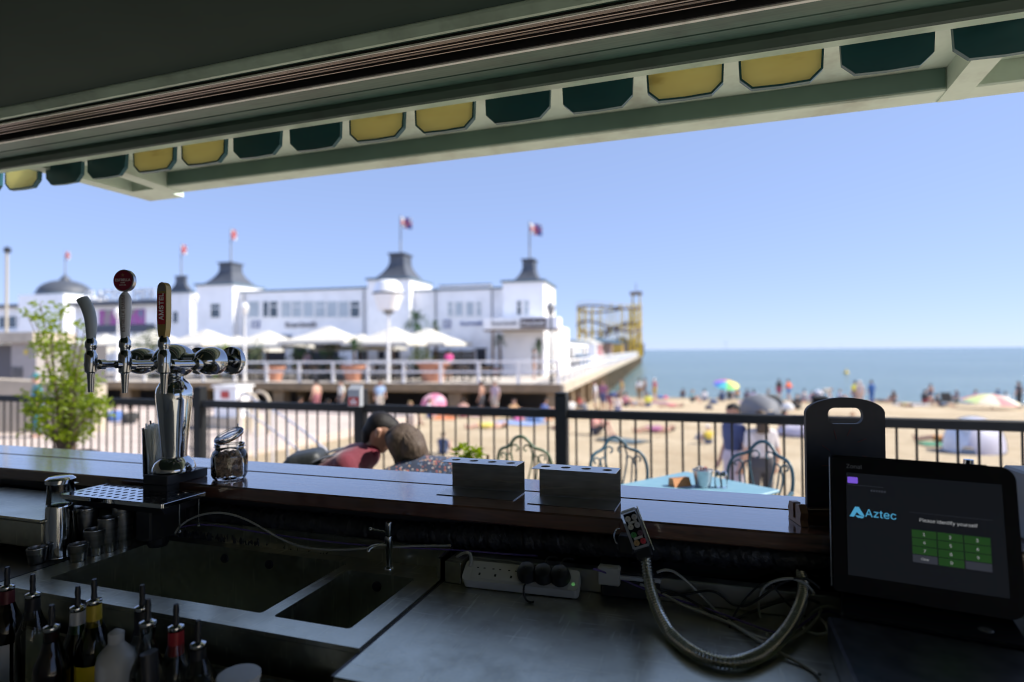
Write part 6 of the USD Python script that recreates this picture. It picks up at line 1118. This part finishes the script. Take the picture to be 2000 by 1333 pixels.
for u, t, w, h, m, lb in ((1157, 40, 1.0, 2.3, white_paint, 'tall white ticket booth along the pier'), (1138, 30, 1.4, 1.1, mat('blue_tarpaulin', (0.08, 0.2, 0.38), 0.6, var=0.2), 'blue covered cart on the pier'), (1120, 26, 1.2, 0.9, black_plastic, 'dark covered stall on the pier')):
    s = PT(u, 690, t)[0]; q = pthing('pier_stall', lb, 'stall', s, t, 0.001); q.add('body', box(-w / 2, w / 2, -w / 2, w / 2, 0, h, 0.05), m); q.add('top', box(-w / 2 - .1, w / 2 + .1, -w / 2 - .1, w / 2 + .1, h + 0.002, h + 0.1, 0.03), m)
for u, t, w, h, c, lb in ((1134, 62, 4.0, 3.4, (.30, .16, .10), 'brown fairground stall in front of the coaster, nearest the white shed'), (1150, 82, 4.5, 3.8, (.42, .20, .20), 'dusky pink fairground stall before the coaster'), (1172, 98, 5.0, 4.4, (.20, .13, .09), 'dark brown fairground stall beneath the coaster track'), (1196, 112, 5.0, 4.2, (.45, .30, .06), 'ochre fairground stall beneath the coaster track'), (1215, 126, 5.0, 5.0, (.22, .20, .20), 'grey fairground stall near the lift tower'), (1238, 138, 5.5, 4.2, (.05, .07, .12), 'navy fairground stall at the foot of the lift tower')):
    s = PT(u, 690, t)[0]; q = pthing('fairground_stall', lb, 'stall', s, t, 0.001); q.add('body', box(-w / 2, w / 2, -w / 2, w / 2, 0, h * .7, 0.04), mat('stall_' + lb.split()[0] + lb.split()[1], c, 0.7, var=0.3, scale=0.8)); q.add('roof', lathe([(w * .78, h * .7 + .002), (w * .78, h * .74), (0.3, h), (0.01, h)], 4, math.pi / 4), canvas if h < 4 else coping); q.add('counter', box(-w / 2 + .2, w / 2 - .2, -w / 2 - .3, -w / 2 - .002, 0.9, 1.0), timber)
# roller coaster at the far end
cc = atD(1190, 690, 152); rel = cc - A0; cs, ct = rel @ E1, rel @ E2; rcR = 8.0
zf = lambda v: 1.58 + (684 - v) / F * 152 - A0[2]
rc = pthing('roller_coaster', 'yellow and brown steel roller coaster at the end of the pier', 'roller coaster', cs, ct)
for z, dz in ((zf(604), 0.5), (zf(640), 1.4)):
    ring = [(rcR * math.cos(a_), rcR * math.sin(a_), z + dz * math.sin(a_ * 2)) for a_ in np.linspace(0, 2 * np.pi, 60)]
    rc.add('track', [tube(ring, 0.26, 6), tube([(x * .9, y_ * .9, z_ ) for x, y_, z_ in ring], 0.22, 6)], rust_rail, 60); rc.add('guard_rail', tube([(x * 1.03, y_ * 1.03, z_ + 0.9) for x, y_, z_ in ring], 0.08, 6), yellow_paint, 60)
for k in range(22):
    a_ = k * 2 * math.pi / 22; rc.add('support', tube([(rcR * math.cos(a_), rcR * math.sin(a_), 0), (rcR * math.cos(a_), rcR * math.sin(a_), zf(600))], 0.20, 6), yellow_paint, 60)
for k in range(22):
    a_ = k * 2 * math.pi / 22; b_ = a_ + 2 * math.pi / 22
    if k % 2 == 0: rc.add('brace', tube([(rcR * math.cos(a_), rcR * math.sin(a_), 1.0), (rcR * math.cos(b_), rcR * math.sin(b_), zf(642))], 0.16, 6), yellow_paint if k % 4 else rust_rail, 60)
sx = 6.9
rc.add('lift_tower', [tube([(sx + dx, dy, 0), (sx + dx * .7, dy * .7, zf(578))], 0.22, 6) for dx in (-1.2, 1.2) for dy in (-1.2, 1.2)] + [tube([(sx - 1.4, -1.4, z), (sx + 1.4, -1.4, z + 1.6)], 0.18, 6) for z in np.arange(0.5, zf(610), 1.7)], yellow_paint, 60)
rc.add('platform', [box(sx - 1.5, sx + 1.5, -1.5, 1.5, zf(578), zf(573)), tube([(sx, 0, zf(573)), (sx, 0, zf(555))], 0.1, 6)], timber)
rc.add('ramp', [tube([(-rcR, 0.5, 1.5), (0, -rcR * .9, zf(650)), (sx, -1, zf(632))], 0.22, 6), tube([(-rcR, 1.5, 1.2), (0, -rcR * .7, zf(655)), (sx, 0, zf(638))], 0.2, 6)], rust_rail, 60)

# ================================================================== LEFT FOREGROUND OF THE BEACH
k1 = Thing('utility_kiosk', 'grey brick kiosk with louvred vents at the left edge', 'building', atD(40, 700, 24), 0.05); b0 = atD(22, 700, 24); b1 = atD(96, 700, 24); zt = atD(40, 670, 24)[2]
k1.addw('wall', box(b0[0], b1[0], b0[1], b0[1] + 1.2, -1.0, zt), mat('warm_grey_render', (0.33, 0.30, 0.28), 0.85, var=0.08)); k1.addw('dark_side', box(b0[0] - 6, b0[0] - 0.002, b0[1] + 0.3, b0[1] + 4, -1.0, zt - 0.05), mat('dark_grey_boards', (0.10, 0.095, 0.10), 0.8)); k1.addw('roof', box(b0[0] - 6.2, b1[0] + 0.2, b0[1] - 0.25, b0[1] + 1.4, zt + 0.002, zt + 0.42), pale_concrete)
va, vb_ = atD(25, 717, 24), atD(58, 737, 24)
for k in range(6): k1.addw('louvre', box(va[0], vb_[0], va[1] - 0.06, va[1] - 0.005, vb_[2] + 0.075 * k, vb_[2] + 0.035 + 0.075 * k), black_plastic)
q = atD(67, 688, 24); k1.addw('warning_sign', box(q[0] - 0.09, q[0] + 0.09, b0[1] - 0.03, b0[1] - 0.002, q[2] - 0.09, q[2] + 0.09), mat('yellow_sign', (0.6, 0.45, 0.03), 0.5))
w0, w1 = atD(-60, 738, 19), atD(185, 752, 19)
pw = Thing('parapet_wall', 'pale concrete parapet wall sloping down at the left', 'wall', w0)
pw.addw('wall', trimesh.convex.convex_hull(np.array([(w0[0], w0[1], -1.2), (w0[0], w0[1] + .4, -1.2), (w1[0], w1[1], -1.2), (w1[0], w1[1] + .4, -1.2), (w0[0], w0[1], w0[2]), (w0[0], w0[1] + .4, w0[2]), (w1[0], w1[1], w1[2]), (w1[0], w1[1] + .4, w1[2])])), pale_concrete)
kb = atG(440, 800); wk = Thing('beach_kiosk', 'small white kiosk with a red notice behind the railing post', 'kiosk', (*atD(440, 780, 19.6)[:2], -1.1)); zt = atD(440, 757, 19.6)[2] + 1.1
wk.add('plinth', box(-0.9, 0.75, -0.1, 0.9, 0, 0.55, 0.02), pale_concrete); wk.add('body', box(-0.46, 0.46, 0, 0.7, 0.551, zt), white_gloss); wk.add('roof', box(-0.52, 0.52, -0.06, 0.76, zt + 0.002, zt + 0.06), white_gloss); wk.add('notice', box(-0.16, 0.16, -0.03, -0.002, zt - 0.36, zt - 0.12), red_sign)
ar = Thing('beach_shelter', 'small white arched beach shelter left of the bin', 'tent', (*atD(484, 790, 18)[:2], -1.3)); rr_ = 0.36
zt = atD(484, 768, 18)[2] + 1.3
ar.add('arch', [tube([(rr_ * math.cos(a_), d_, max(0, zt - rr_) + rr_ * math.sin(a_)) for a_ in np.linspace(0, math.pi, 20)], 0.05, 8) for d_ in (0, 0.5)] + [tube([(x, d_, 0), (x, d_, max(0.05, zt - rr_))], 0.05, 8) for x in (-rr_, rr_) for d_ in (0, 0.5)], pale_concrete, 60)
ra = [atD(470, 768, 16), atD(555, 815, 12.5), atD(640, 884, 9.5)]; hr_ = Thing('ramp_handrail', 'white tubular handrail running down the ramp to the sand', 'handrail', (ra[0][0], ra[0][1], -1))
for dz in (0, -0.45): hr_.addw('rail', tube(spline([x + np.array([0, 0, dz]) for x in ra], 24), 0.024, 8), mat('pale_grey_tube', (0.5, 0.5, 0.54), 0.5), 60)
for k in np.linspace(0, 1, 6): P_x = spline(ra, 24)[int(k * 23)]; hr_.addw('post', tube([P_x - np.array([0, 0, 0.02]), (P_x[0], P_x[1], -1.05)], 0.02, 8), MATS['pale_grey_tube'], 60)

# ================================================================== PEOPLE AND THINGS ON THE BEACH
S = cloth
def bt_(u, v, *a, **k): return person(u, v, *a, **k)
person(0, 0, 'stand', 'man in a navy T-shirt standing just beyond the railing', loc=np.array([*atD(1434, 900, 8.9)[:2], -1.0]), shirt=(.025, .04, .12), bottoms=(.40, .36, .44), rz=2.2, skin=skin_tan, trouser='long')
person(0, 0, 'stand', 'woman in a white top with long brown hair beyond the railing', loc=np.array([*atD(1487, 900, 8.6)[:2], -1.0]), shirt=(.60, .55, .55), bottoms=(.05, .05, .06), rz=0.3, scale=0.96, hair='long', hairm=hair_brown, trouser='long')
bt_(865, 888, 'sit', 'small child in navy sitting alone on the near sand', shirt=(.03, .05, .12), bottoms=(.03, .05, .12), scale=0.62)
bt_(1249, 783, 'stand', 'person in a white top and brown trousers by the pier piles', shirt=(.7, .7, .7), bottoms=(.22, .14, .06), trouser='long'); bt_(1260, 778, 'stand', 'bare chested man standing by the pier at the water', bottoms=(.08, .07, .08), skin=skin_tan, rz=2); bt_(1279, 783, 'stand', 'person in a white hat and maroon top by the pier', shirt=(.25, .05, .08), bottoms=(.35, .25, .05), hair='hat', hatm=S((.75, .75, .75)), rz=1)
bt_(1334, 777, 'sit', 'dark haired person sitting alone at the water edge', shirt=(.10, .05, .05), rz=0.2, scale=.9)
bt_(1522, 781, 'stand', 'person in black standing by the sea', shirt=(.02, .025, .03), bottoms=(.35, .04, .10), rz=0.3); bt_(1541, 783, 'walk', 'person in a bright orange top walking by the sea', shirt=(.85, .16, .05), bottoms=(.05, .12, .35), rz=0.9, sleeve=1.4)
bt_(1411, 784, 'sit', 'person in dark blue sitting left of the rainbow parasol', shirt=(.03, .06, .14), rz=.3); bt_(1424, 782, 'sit', 'person in dark green sitting beneath the rainbow parasol', shirt=(.02, .04, .035), rz=-.4); bt_(1460, 782, 'sit', 'person in navy sitting right of the rainbow parasol', shirt=(.04, .04, .12), rz=.2); bt_(1472, 784, 'sit', 'person in lilac sitting right of the rainbow parasol', shirt=(.5, .4, .7), rz=.7, hair='long')
bt_(1558, 800, 'sit', 'person wrapped in black sitting on the sand', shirt=(.012, .014, .016), bottoms=(.012, .014, .016), sleeve=1.5, trouser='long', rz=2.6)
bt_(1592, 797, 'sit', 'person in navy and white beside the pushchair', shirt=(.05, .06, .16), rz=-.6); bt_(1608, 790, 'bend', 'person bending in a cream top near the paddle board', shirt=(.6, .55, .45), rz=-1.4)
bt_(1671, 795, 'stand', 'person in a bright yellow vest at the shoreline', shirt=(.75, .70, .03), rz=.4); bt_(1680, 797, 'stand', 'person in a pale top beside the yellow vest', shirt=(.5, .4, .38), bottoms=(.5, .35, .28), hair='hat', hatm=S((.7, .7, .68)), rz=.2); bt_(1703, 790, 'stand', 'person in a blue wetsuit standing at the shoreline', shirt=(.02, .10, .32), bottoms=(.02, .10, .32), trouser='long', sleeve=1.4, rz=.5)
bt_(1746, 787, 'sit', 'tanned woman in a black swimsuit sitting by the water', shirt=(.015, .015, .02), sleeve=0, skin=skin_tan, rz=2.4, hair='long'); bt_(1722, 786, 'lie', 'person lying flat by the water between two sitters', bottoms=(.1, .06, .05), rz=1.6, skin=skin_tan)
bt_(1806, 788, 'sit', 'person in black and red sitting with knees up', shirt=(.03, .03, .03), bottoms=(.3, .05, .06), rz=-1.2, scale=1.1); bt_(1818, 788, 'stand', 'slim bare armed person beside the seated one in black', shirt=(.4, .25, .2), sleeve=0, rz=.3, scale=.85)
bt_(1838, 795, 'lean', 'person leaning back before the black beach chair', shirt=(.02, .02, .03), rz=-1.3); bt_(1991, 798, 'stand', 'person in black beside the pink parasol at the right edge', shirt=(.02, .025, .05), bottoms=(.02, .02, .03), trouser='long', rz=.5); bt_(1950, 780, 'sit', 'person in blue sitting behind the pink parasol', shirt=(.04, .09, .22), rz=.2)
bt_(1848, 866, 'lie', 'person sunbathing by the pale beach tent', bottoms=(.5, .2, .05), rz=1.4, skin=skin_tan); bt_(1548, 852, 'lean', 'person resting beside a grey bag beyond the railing', shirt=(.45, .42, .46), rz=-1.4)
bt_(1384, 868, 'sit', 'child in yellow beside the man in navy', shirt=(.6, .45, .05), hair='hat', hatm=S((.7, .7, .7)), scale=.6, rz=.5)
under = [(585, 816, 'sit', (.5, .3, .25), 'sitting person in faded pink at the foot of the pier'), (618, 814, 'stand', None, 'bare chested man standing before the dark pier piles'), (667, 815, 'stand', (.7, .68, .6), 'person in a cream top left of the cigarette bin'), (742, 814, 'walk', (.3, .42, .62), 'person in a pale blue shirt right of the cigarette bin'), (838, 818, 'sit', (.7, .7, .72), 'person in white sitting beneath the pink parasol'), (905, 817, 'sit', (.6, .35, .28), 'person sitting against a concrete pier pile'), (941, 816, 'stand', None, 'bare backed person standing under the pier edge'), (967, 816, 'stand', (.45, .35, .4), 'person in mauve standing under the pier edge'), (1003, 818, 'sit', (.5, .3, .15), 'small sitter under the pier beam, left of the white bag'), (1064, 818, 'sit', (.12, .2, .45), 'person in blue sitting next to the railing post'), (1115, 812, 'sit', (.7, .68, .65), 'person in white sitting right of the railing post'), (1163, 806, 'stand', (.72, .72, .74), 'person in a white shirt standing at the pier corner'), (1178, 806, 'stand', (.3, .12, .2), 'person in maroon standing at the pier corner'), (1192, 808, 'bend', (.04, .06, .2), 'person in navy bending at the pier corner'), (1222, 795, 'sit', (.7, .3, .35), 'person in coral sitting by the pier piles'), (640, 822, 'sit', (.6, .5, .5), 'person in beige sitting before the pier'), (715, 826, 'sit', (.7, .65, .6), 'seated sunbather behind the couple')]
for i, (u, v, po, c, lb) in enumerate(under): bt_(u, v, po, lb, shirt=c, rz=(i * 1.3) % 6.28, skin=skin_tan if i % 3 == 0 else skin_light, bottoms=[(.1, .12, .25), (.3, .1, .12), (.05, .05, .06), (.5, .45, .4)][i % 4])
more = [(1098, 806, 'stand', (.5, .5, .55), 'grey shirted stander right of the railing post'), (1131, 800, 'sit', (.6, .12, .1), 'red topped sitter by the pier corner'), (1146, 812, 'lean', (.1, .1, .12), 'dark clad recliner at the pier corner'), (1206, 803, 'sit', (.72, .7, .66), 'white clad sitter by the pier piles'), (1215, 786, 'stand', (.5, .35, .12), 'stander in mustard by the side piles'), (1236, 792, 'lie', (.2, .3, .5), 'sunbather by the side piles'), (1266, 795, 'sit', (.8, .75, .1), 'sitter in yellow near the water and the pier'), (1312, 796, 'lie', (.6, .2, .2), 'sunbather in red near the pink bag'), (1352, 786, 'sit', (.1, .25, .3), 'sitter in petrol blue left of the rainbow parasol'), (1376, 783, 'sit', (.7, .68, .7), 'sitter in white left of the rainbow parasol'), (1440, 778, 'sit', (.7, .3, .1), 'sitter in orange behind the rainbow parasol'), (1500, 783, 'sit', (.15, .15, .17), 'sitter in charcoal left of the pair standing by the sea'), (1571, 783, 'sit', (.55, .5, .48), 'sitter in beige right of the pair standing by the sea'), (1582, 788, 'lean', (.5, .1, .15), 'recliner in crimson left of the pushchair'), (1640, 784, 'sit', (.3, .35, .5), 'sitter in slate blue behind the paddle board'), (1771, 795, 'lie', (.7, .6, .2), 'sunbather in yellow right of the tanned woman'), (1869, 786, 'sit', (.2, .2, .25), 'sitter in grey just right of the black beach chair'), (1905, 783, 'sit', (.5, .2, .3), 'sitter in plum left behind the pink parasol'), (1965, 790, 'sit', (.7, .7, .7), 'sitter in white right behind the pink parasol'), (1280, 845, 'lie', (.3, .1, .2), 'sunbather on the middle sand right of the railing post'), (1165, 850, 'sit', (.65, .3, .25), 'sitter in salmon above the blue chair'), (1095, 838, 'lie', (.1, .2, .3), 'sunbather beside the railing post'), (952, 838, 'lie', (.6, .5, .1), 'sunbather above the small potted plant'), (800, 828, 'sit', (.2, .25, .45), 'sitter in denim blue left of the woman\'s head')]
for i, (u, v, po, c, lb) in enumerate(more): bt_(u, v, po, lb, shirt=None if po == 'lie' else c, rz=(i * 2.1) % 6.28, skin=skin_tan if i % 2 else skin_light, bottoms=c if po == 'lie' else [(.1, .12, .25), (.3, .28, .25), (.05, .05, .06)][i % 3], hair=['short', 'long', 'short'][i % 3], hairm=[hair_black, hair_brown, hair_blond][i % 3])
for u, v, po, c, lb in ((225, 838, 'sit', (.08, .16, .4), 'person in blue sitting on the paved apron'), (255, 842, 'sit', (.03, .03, .035), 'person in black sitting on the paved apron'), (345, 838, 'lean', (.4, .25, .2), 'person reclining on the paved apron behind the font')): bt_(u, v, po, lb, shirt=c, rz=1.0)
person(0, 0, 'stand', 'person in a teal hooded top by the grey kiosk', loc=np.array([*atD(72, 745, 18.0)[:2], -0.93]) + np.array([0, 0, 0.0]), shirt=(.03, .17, .19), bottoms=(.03, .15, .17), sleeve=1.6, trouser='long', hair='hat', hatm=S((.03, .17, .19)), rz=2.8, scale=1.08)
# parasols and tents
def beach_parasol(u, v, R_, tiltx, tilty, hgt, cols_, label, pole=True):
    p = atG(u, v); t = Thing('beach_parasol', label, 'parasol', p); M = lambda m: put(m, (0, 0, hgt), rx=tiltx, ry=tilty)
    for k in range(8):
        a = np.linspace(k * math.pi / 4, (k + 1) * math.pi / 4, 6); V = [(0, 0, 0)] + [(R_ * q * math.cos(x), R_ * q * math.sin(x), -0.32 * R_ * q ** 1.8) for q in (0.35, 0.7, 1.0) for x in a]; f = [[0, 1 + i, 2 + i] for i in range(5)]
        for b in range(2):
            for i in range(5): o = 1 + b * 6 + i; f += [[o, o + 6, o + 1], [o + 1, o + 6, o + 7]]
        t.add('panel', M(trimesh.Trimesh(np.array(V), f, process=False)), mat('parasol_' + cols_[k][0], cols_[k][1], 0.8), True)
    t.add('pole', tube([(0, 0, 0), M(trimesh.Trimesh([(0, 0, 0.03)], np.zeros((0, 3), int), process=False)).vertices[0]], 0.02, 8), white_gloss, 60)
beach_parasol(1420, 783, 0.98, 0.35, 0.12, 1.55, [('yellow', (.75, .6, .08)), ('orange', (.8, .4, .1)), ('red', (.7, .12, .12)), ('violet', (.4, .1, .55)), ('blue', (.08, .22, .6)), ('cyan', (.1, .5, .55)), ('green', (.2, .62, .15)), ('lime', (.65, .7, .2))], 'rainbow striped parasol near the middle of the beach')
beach_parasol(1936, 800, 1.5, 0.08, 0.05, 0.95, [('cream', (.75, .68, .5)), ('pink', (.65, .22, .22)), ('cream', 0), ('pink', 0), ('pale_green', (.6, .7, .3)), ('cream', 0), ('pink', 0), ('cream', 0)], 'wide low pink and cream parasol at the right edge of the beach')
beach_parasol(846, 818, 0.6, 0.9, 0.4, 0.75, [('rose', (.6, .2, .3)), ('rose_pale', (.7, .4, .45))] * 4, 'small pink parasol tipped over beneath the pier')
def tent(u, v, w, h, dep, m1, m2, label, rz=0.0):
    p = atG(u, v); t = Thing('beach_tent', label, 'tent', p, rz); n = 14; a = np.linspace(0, math.pi, n); V = []
    for q, sc in ((0.0, 1.0), (0.45, 0.93), (0.8, 0.68), (1.0, 0.25)): V += [(w / 2 * sc * math.cos(x), dep * q - dep / 2, max(0.0, h * sc * math.sin(x) ** 0.8)) for x in a]
    f = [];
    for r in range(3):
        for i in range(n - 1): o = r * n + i; f += [[o, o + 1, o + n], [o + 1, o + n + 1, o + n]]
    V = np.array(V); F_ = np.array(f); c = V[F_].mean(1)[:, 0]
    t.add('panel', trimesh.Trimesh(V, F_[c >= 0], process=False), m1, True); t.add('panel', trimesh.Trimesh(V, F_[c < 0], process=False), m2, True)
    t.add('hoop', tube([(w / 2 * math.cos(x), -dep / 2, h * math.sin(x) ** 0.8) for x in a], 0.02, 6), grey_plastic, 60); t.add('groundsheet', box(-w / 2, w / 2, -dep / 2, dep / 2, 0.0, 0.02), black_plastic)
silver = mat('silver_fabric', (0.50, 0.52, 0.57), 0.4, var=0.05); lilac = mat('lilac_fabric', (0.42, 0.41, 0.50), 0.6)
tent(1897, 884, 1.45, 0.95, 1.2, silver, lilac, 'pale silver pop up tent on the right of the sand', rz=2.7); tent(1492, 808, 2.1, 1.0, 1.6, mat('grey_fabric', (0.13, 0.135, 0.15), 0.7), MATS['grey_fabric'], 'grey pop up tent behind the couple beyond the railing', rz=3.5); tent(1497, 797, 1.8, 0.9, 1.3, mat('blue_grey_fabric', (0.34, 0.40, 0.45), 0.7), silver, 'pale blue grey tent right behind the grey tent', rz=0.2)
def chairlow(u, v, label, m):
    p = atG(u, v); t = Thing('beach_chair', label, 'beach chair', p, 0.3); t.add('seat', put(box(-.35, .35, -.3, .3, 0, .03), (0, 0, .3)), m); t.add('backrest', put(box(-.35, .35, 0, .03, 0, .62), (0, .3, .32), rx=-.3), m)
    for s in (-1, 1): t.add('leg', [tube([(s * .34, -.28, 0), (s * .34, .28, .3)], .015, 6), tube([(s * .34, .28, 0), (s * .34, -.28, .3)], .015, 6)], black_plastic, 60)
chairlow(1856, 794, 'black folding beach chair by the water on the right', mat('black_canvas', (0.012, 0.012, 0.014), 0.8))
pc = Thing('pushchair', 'dark pushchair standing on the sand by the paddle board', 'pushchair', atG(1603, 797), 0.6)
pc.add('seat', trimesh.convex.convex_hull(np.array([(-.25, -.2, .4), (.25, -.2, .4), (-.25, .25, .45), (.25, .25, .45), (-.25, .35, .95), (.25, .35, .95), (-.25, .2, .6), (.25, .2, .6)])), MATS['black_canvas']); pc.add('hood', lathe([(.3 * math.cos(x), .3 * math.sin(x)) for x in np.linspace(0, 1.5, 8)], 16).apply_translation((0, .2, .85)), S((.55, .55, .6)), True)
for s in (-1, 1):
    for yy in (-.35, .35): pc.add('wheel', put(lathe([(.12, -.02), (.14, 0), (.12, .02), (.05, .015), (.05, -.015), (.12, -.02)], 16), (s * .26, yy, .14), ry=math.pi / 2), black_plastic, 40)
    pc.add('frame', [tube([(s * .26, -.35, .14), (s * .26, .3, .75), (s * .26, .55, 1.05)], .015, 6), tube([(s * .26, .35, .14), (s * .26, -.1, .5)], .015, 6)], black_plastic, 60)
def lump(u, v, r, m, label, category='bag', sc=(1, 1, .75), name='beach_bag'):
    p = atG(u, v); b = trimesh.creation.icosphere(3, r); n_ = meshkit.fbm(b.vertices * (2.2 / r) + u, 3, 2) - .5; b.vertices *= (1 + .5 * n_)[:, None]; b.apply_scale(sc); b.vertices[:, 2] = np.maximum(b.vertices[:, 2], -r * .4); t = Thing(name, label, category, (p[0], p[1], p[2] + r * .4)); t.add('body', b, m, True)
    t.add('handle', tube(spline([(-r * .5, 0, r * sc[2] * .6), (0, 0, r * sc[2] * 1.35), (r * .5, 0, r * sc[2] * .6)], 12), r * .05, 6), m, 60)
lump(1393, 789, .28, S((.04, .09, .2)), 'blue bag on the sand left of the rainbow parasol'); lump(1300, 779, .2, S((.75, .1, .25)), 'bright pink bag near the water'); lump(1290, 779, .22, S((.1, .12, .4)), 'blue bag beside the bright pink bag'); lump(1538, 801, .35, S((.72, .72, .72)), 'white bag on the sand near the person in black'); lump(1368, 858, .16, S((.3, .3, .35)), 'grey bag on the near sand'); lump(1555, 853, .42, S((.4, .38, .48)), 'lilac bag on the near sand left of the paddle board', sc=(1.4, 1, .6)); lump(1030, 820, .22, S((.75, .75, .75)), 'white bag under the pier edge'); lump(1012, 822, .2, S((.7, .15, .35)), 'pink bag under the pier edge'); lump(1045, 824, .3, S((.15, .25, .5)), 'blue bag left of the railing post', sc=(1.5, 1, .5)); lump(1385, 800, .24, S((.08, .08, .1)), 'black bag by the rainbow parasol'); lump(1893, 789, .3, S((.5, .6, .75)), 'pale blue bag by the pink parasol'); lump(1785, 779, .22, S((.2, .12, .08)), 'brown bag at the shoreline'); lump(1665, 812, .13, S((.35, .14, .05)), 'orange brown ball seen through the hand hole', name='beach_ball', category='ball')
def towel(u, v, w, l, rz, c, label):
    p = atG(u, v); g = np.array([(x, y_) for x in np.linspace(-w / 2, w / 2, 8) for y_ in np.linspace(-l / 2, l / 2, 12)]); z = 0.03 + 0.02 * meshkit.noise(np.c_[g * 5, np.zeros(len(g))], 3); i = np.arange(7)[:, None] * 12; j = np.arange(11)[None]; o = (i + j).ravel()
    V = np.c_[g, z]; fs = np.vstack([np.stack([o, o + 12, o + 13], 1), np.stack([o, o + 13, o + 1], 1)]); m = trimesh.Trimesh(np.vstack([V, V - [0, 0, .012]]), np.vstack([fs, fs[:, ::-1] + len(V)]), process=False); t = Thing('beach_towel', label, 'towel', p, rz)
    sl = -0.0398 if p[1] > 11 else 0; M = np.eye(4); m.apply_transform(trimesh.transformations.rotation_matrix(-rz, (0, 0, 1)) @ trimesh.transformations.rotation_matrix(math.atan(sl), (1, 0, 0)) @ trimesh.transformations.rotation_matrix(rz, (0, 0, 1))); t.add('cloth', m, S(c))
    f = m.copy(); f.vertices = f.vertices * [1, .08, 1] + [0, l * .4, .004]; t.add('stripe', f, S(tuple(min(.9, q * 1.7 + .1) for q in c)))
for a in ((870, 818, 1.0, 1.9, .3, (.75, .22, .05), 'orange towel on the sand behind the railing'), (925, 812, 1.1, 2, .9, (.5, .3, .35), 'rose towel on the sand under the pier'), (1010, 828, 1.6, 2.2, 1.3, (.2, .3, .55), 'blue picnic blanket left of the railing post'), (1042, 820, 1.0, 1.8, 1.4, (.75, .3, .1), 'orange towel left of the railing post'), (1215, 862, 1.0, 1.5, 1.1, (.05, .09, .1), 'dark towel right of the railing post'), (1230, 806, 1.4, 2.2, 1.2, (.55, .5, .5), 'grey towel near the pier corner'), (1290, 788, 1.2, 1.8, .3, (.4, .2, .3), 'mauve towel near the water'), (1470, 787, 1.6, 2, 1.4, (.4, .3, .6), 'lilac towel right of the rainbow parasol'), (1845, 870, 1.3, .9, .1, (.05, .25, .12), 'green towel by the silver tent'), (1780, 792, 2.2, 1.2, .1, (.6, .6, .7), 'white towel near the black beach chair'), (700, 836, 1.2, 1.6, .8, (.3, .35, .5), 'blue grey towel behind the seated man'), (585, 798, 1.4, 1.8, 1.0, (.5, .3, .32), 'faded pink towel at the foot of the pier')): towel(*a)
# far out at sea
by = Thing('buoy', 'small yellow buoy floating on the sea', 'buoy', atZ(1653, 730, -2.75)); by.add('float', lathe([(.01, -.2), (.4, -.1), (.45, .15), (.2, .4), (.05, .6), (.01, .62)], 14), yellow_paint, 40); by.add('top_mark', blob((0, 0, .7), .12), yellow_paint, True)
turb_m = mat('haze_tinted_white', (0.48, 0.54, 0.62), 0.7)  # distance haze is mixed into the turbine colour
def turbine(u, d, h, label, ph):
    p = atD(u, 684, d); t = Thing('wind_turbine', label, 'wind turbine', (p[0], p[1], -2.75), YAW); t.add('mast', tube([(0, 0, 0), (0, 0, h)], [h * .035, h * .02], 8), turb_m, 60); t.add('nacelle', box(-h * .02, h * .02, -h * .04, h * .04, h, h * 1.04), turb_m)
    for k in range(3): a = ph + k * 2.0944; t.add('blade', tube([(0, -h * .05, h * 1.02), (h * .6 * math.sin(a), -h * .05, h * 1.02 + h * .6 * math.cos(a))], [h * .018, h * .006], 6), turb_m, 60)
turbine(1418, 3800, 45, 'faint wind turbine on the horizon above the rainbow parasol', .3)
for u, h in ((1606, 26), (1642, 30), (1690, 28), (1545, 24)): turbine(u, 5200, h, {1606: 'tiny wind turbine on the horizon left of the paddle board', 1642: 'tiny wind turbine on the horizon above the hand hole', 1690: 'tiny wind turbine on the horizon above the yellow vest', 1545: 'tiny wind turbine on the horizon above the orange top'}[u], u * .7)
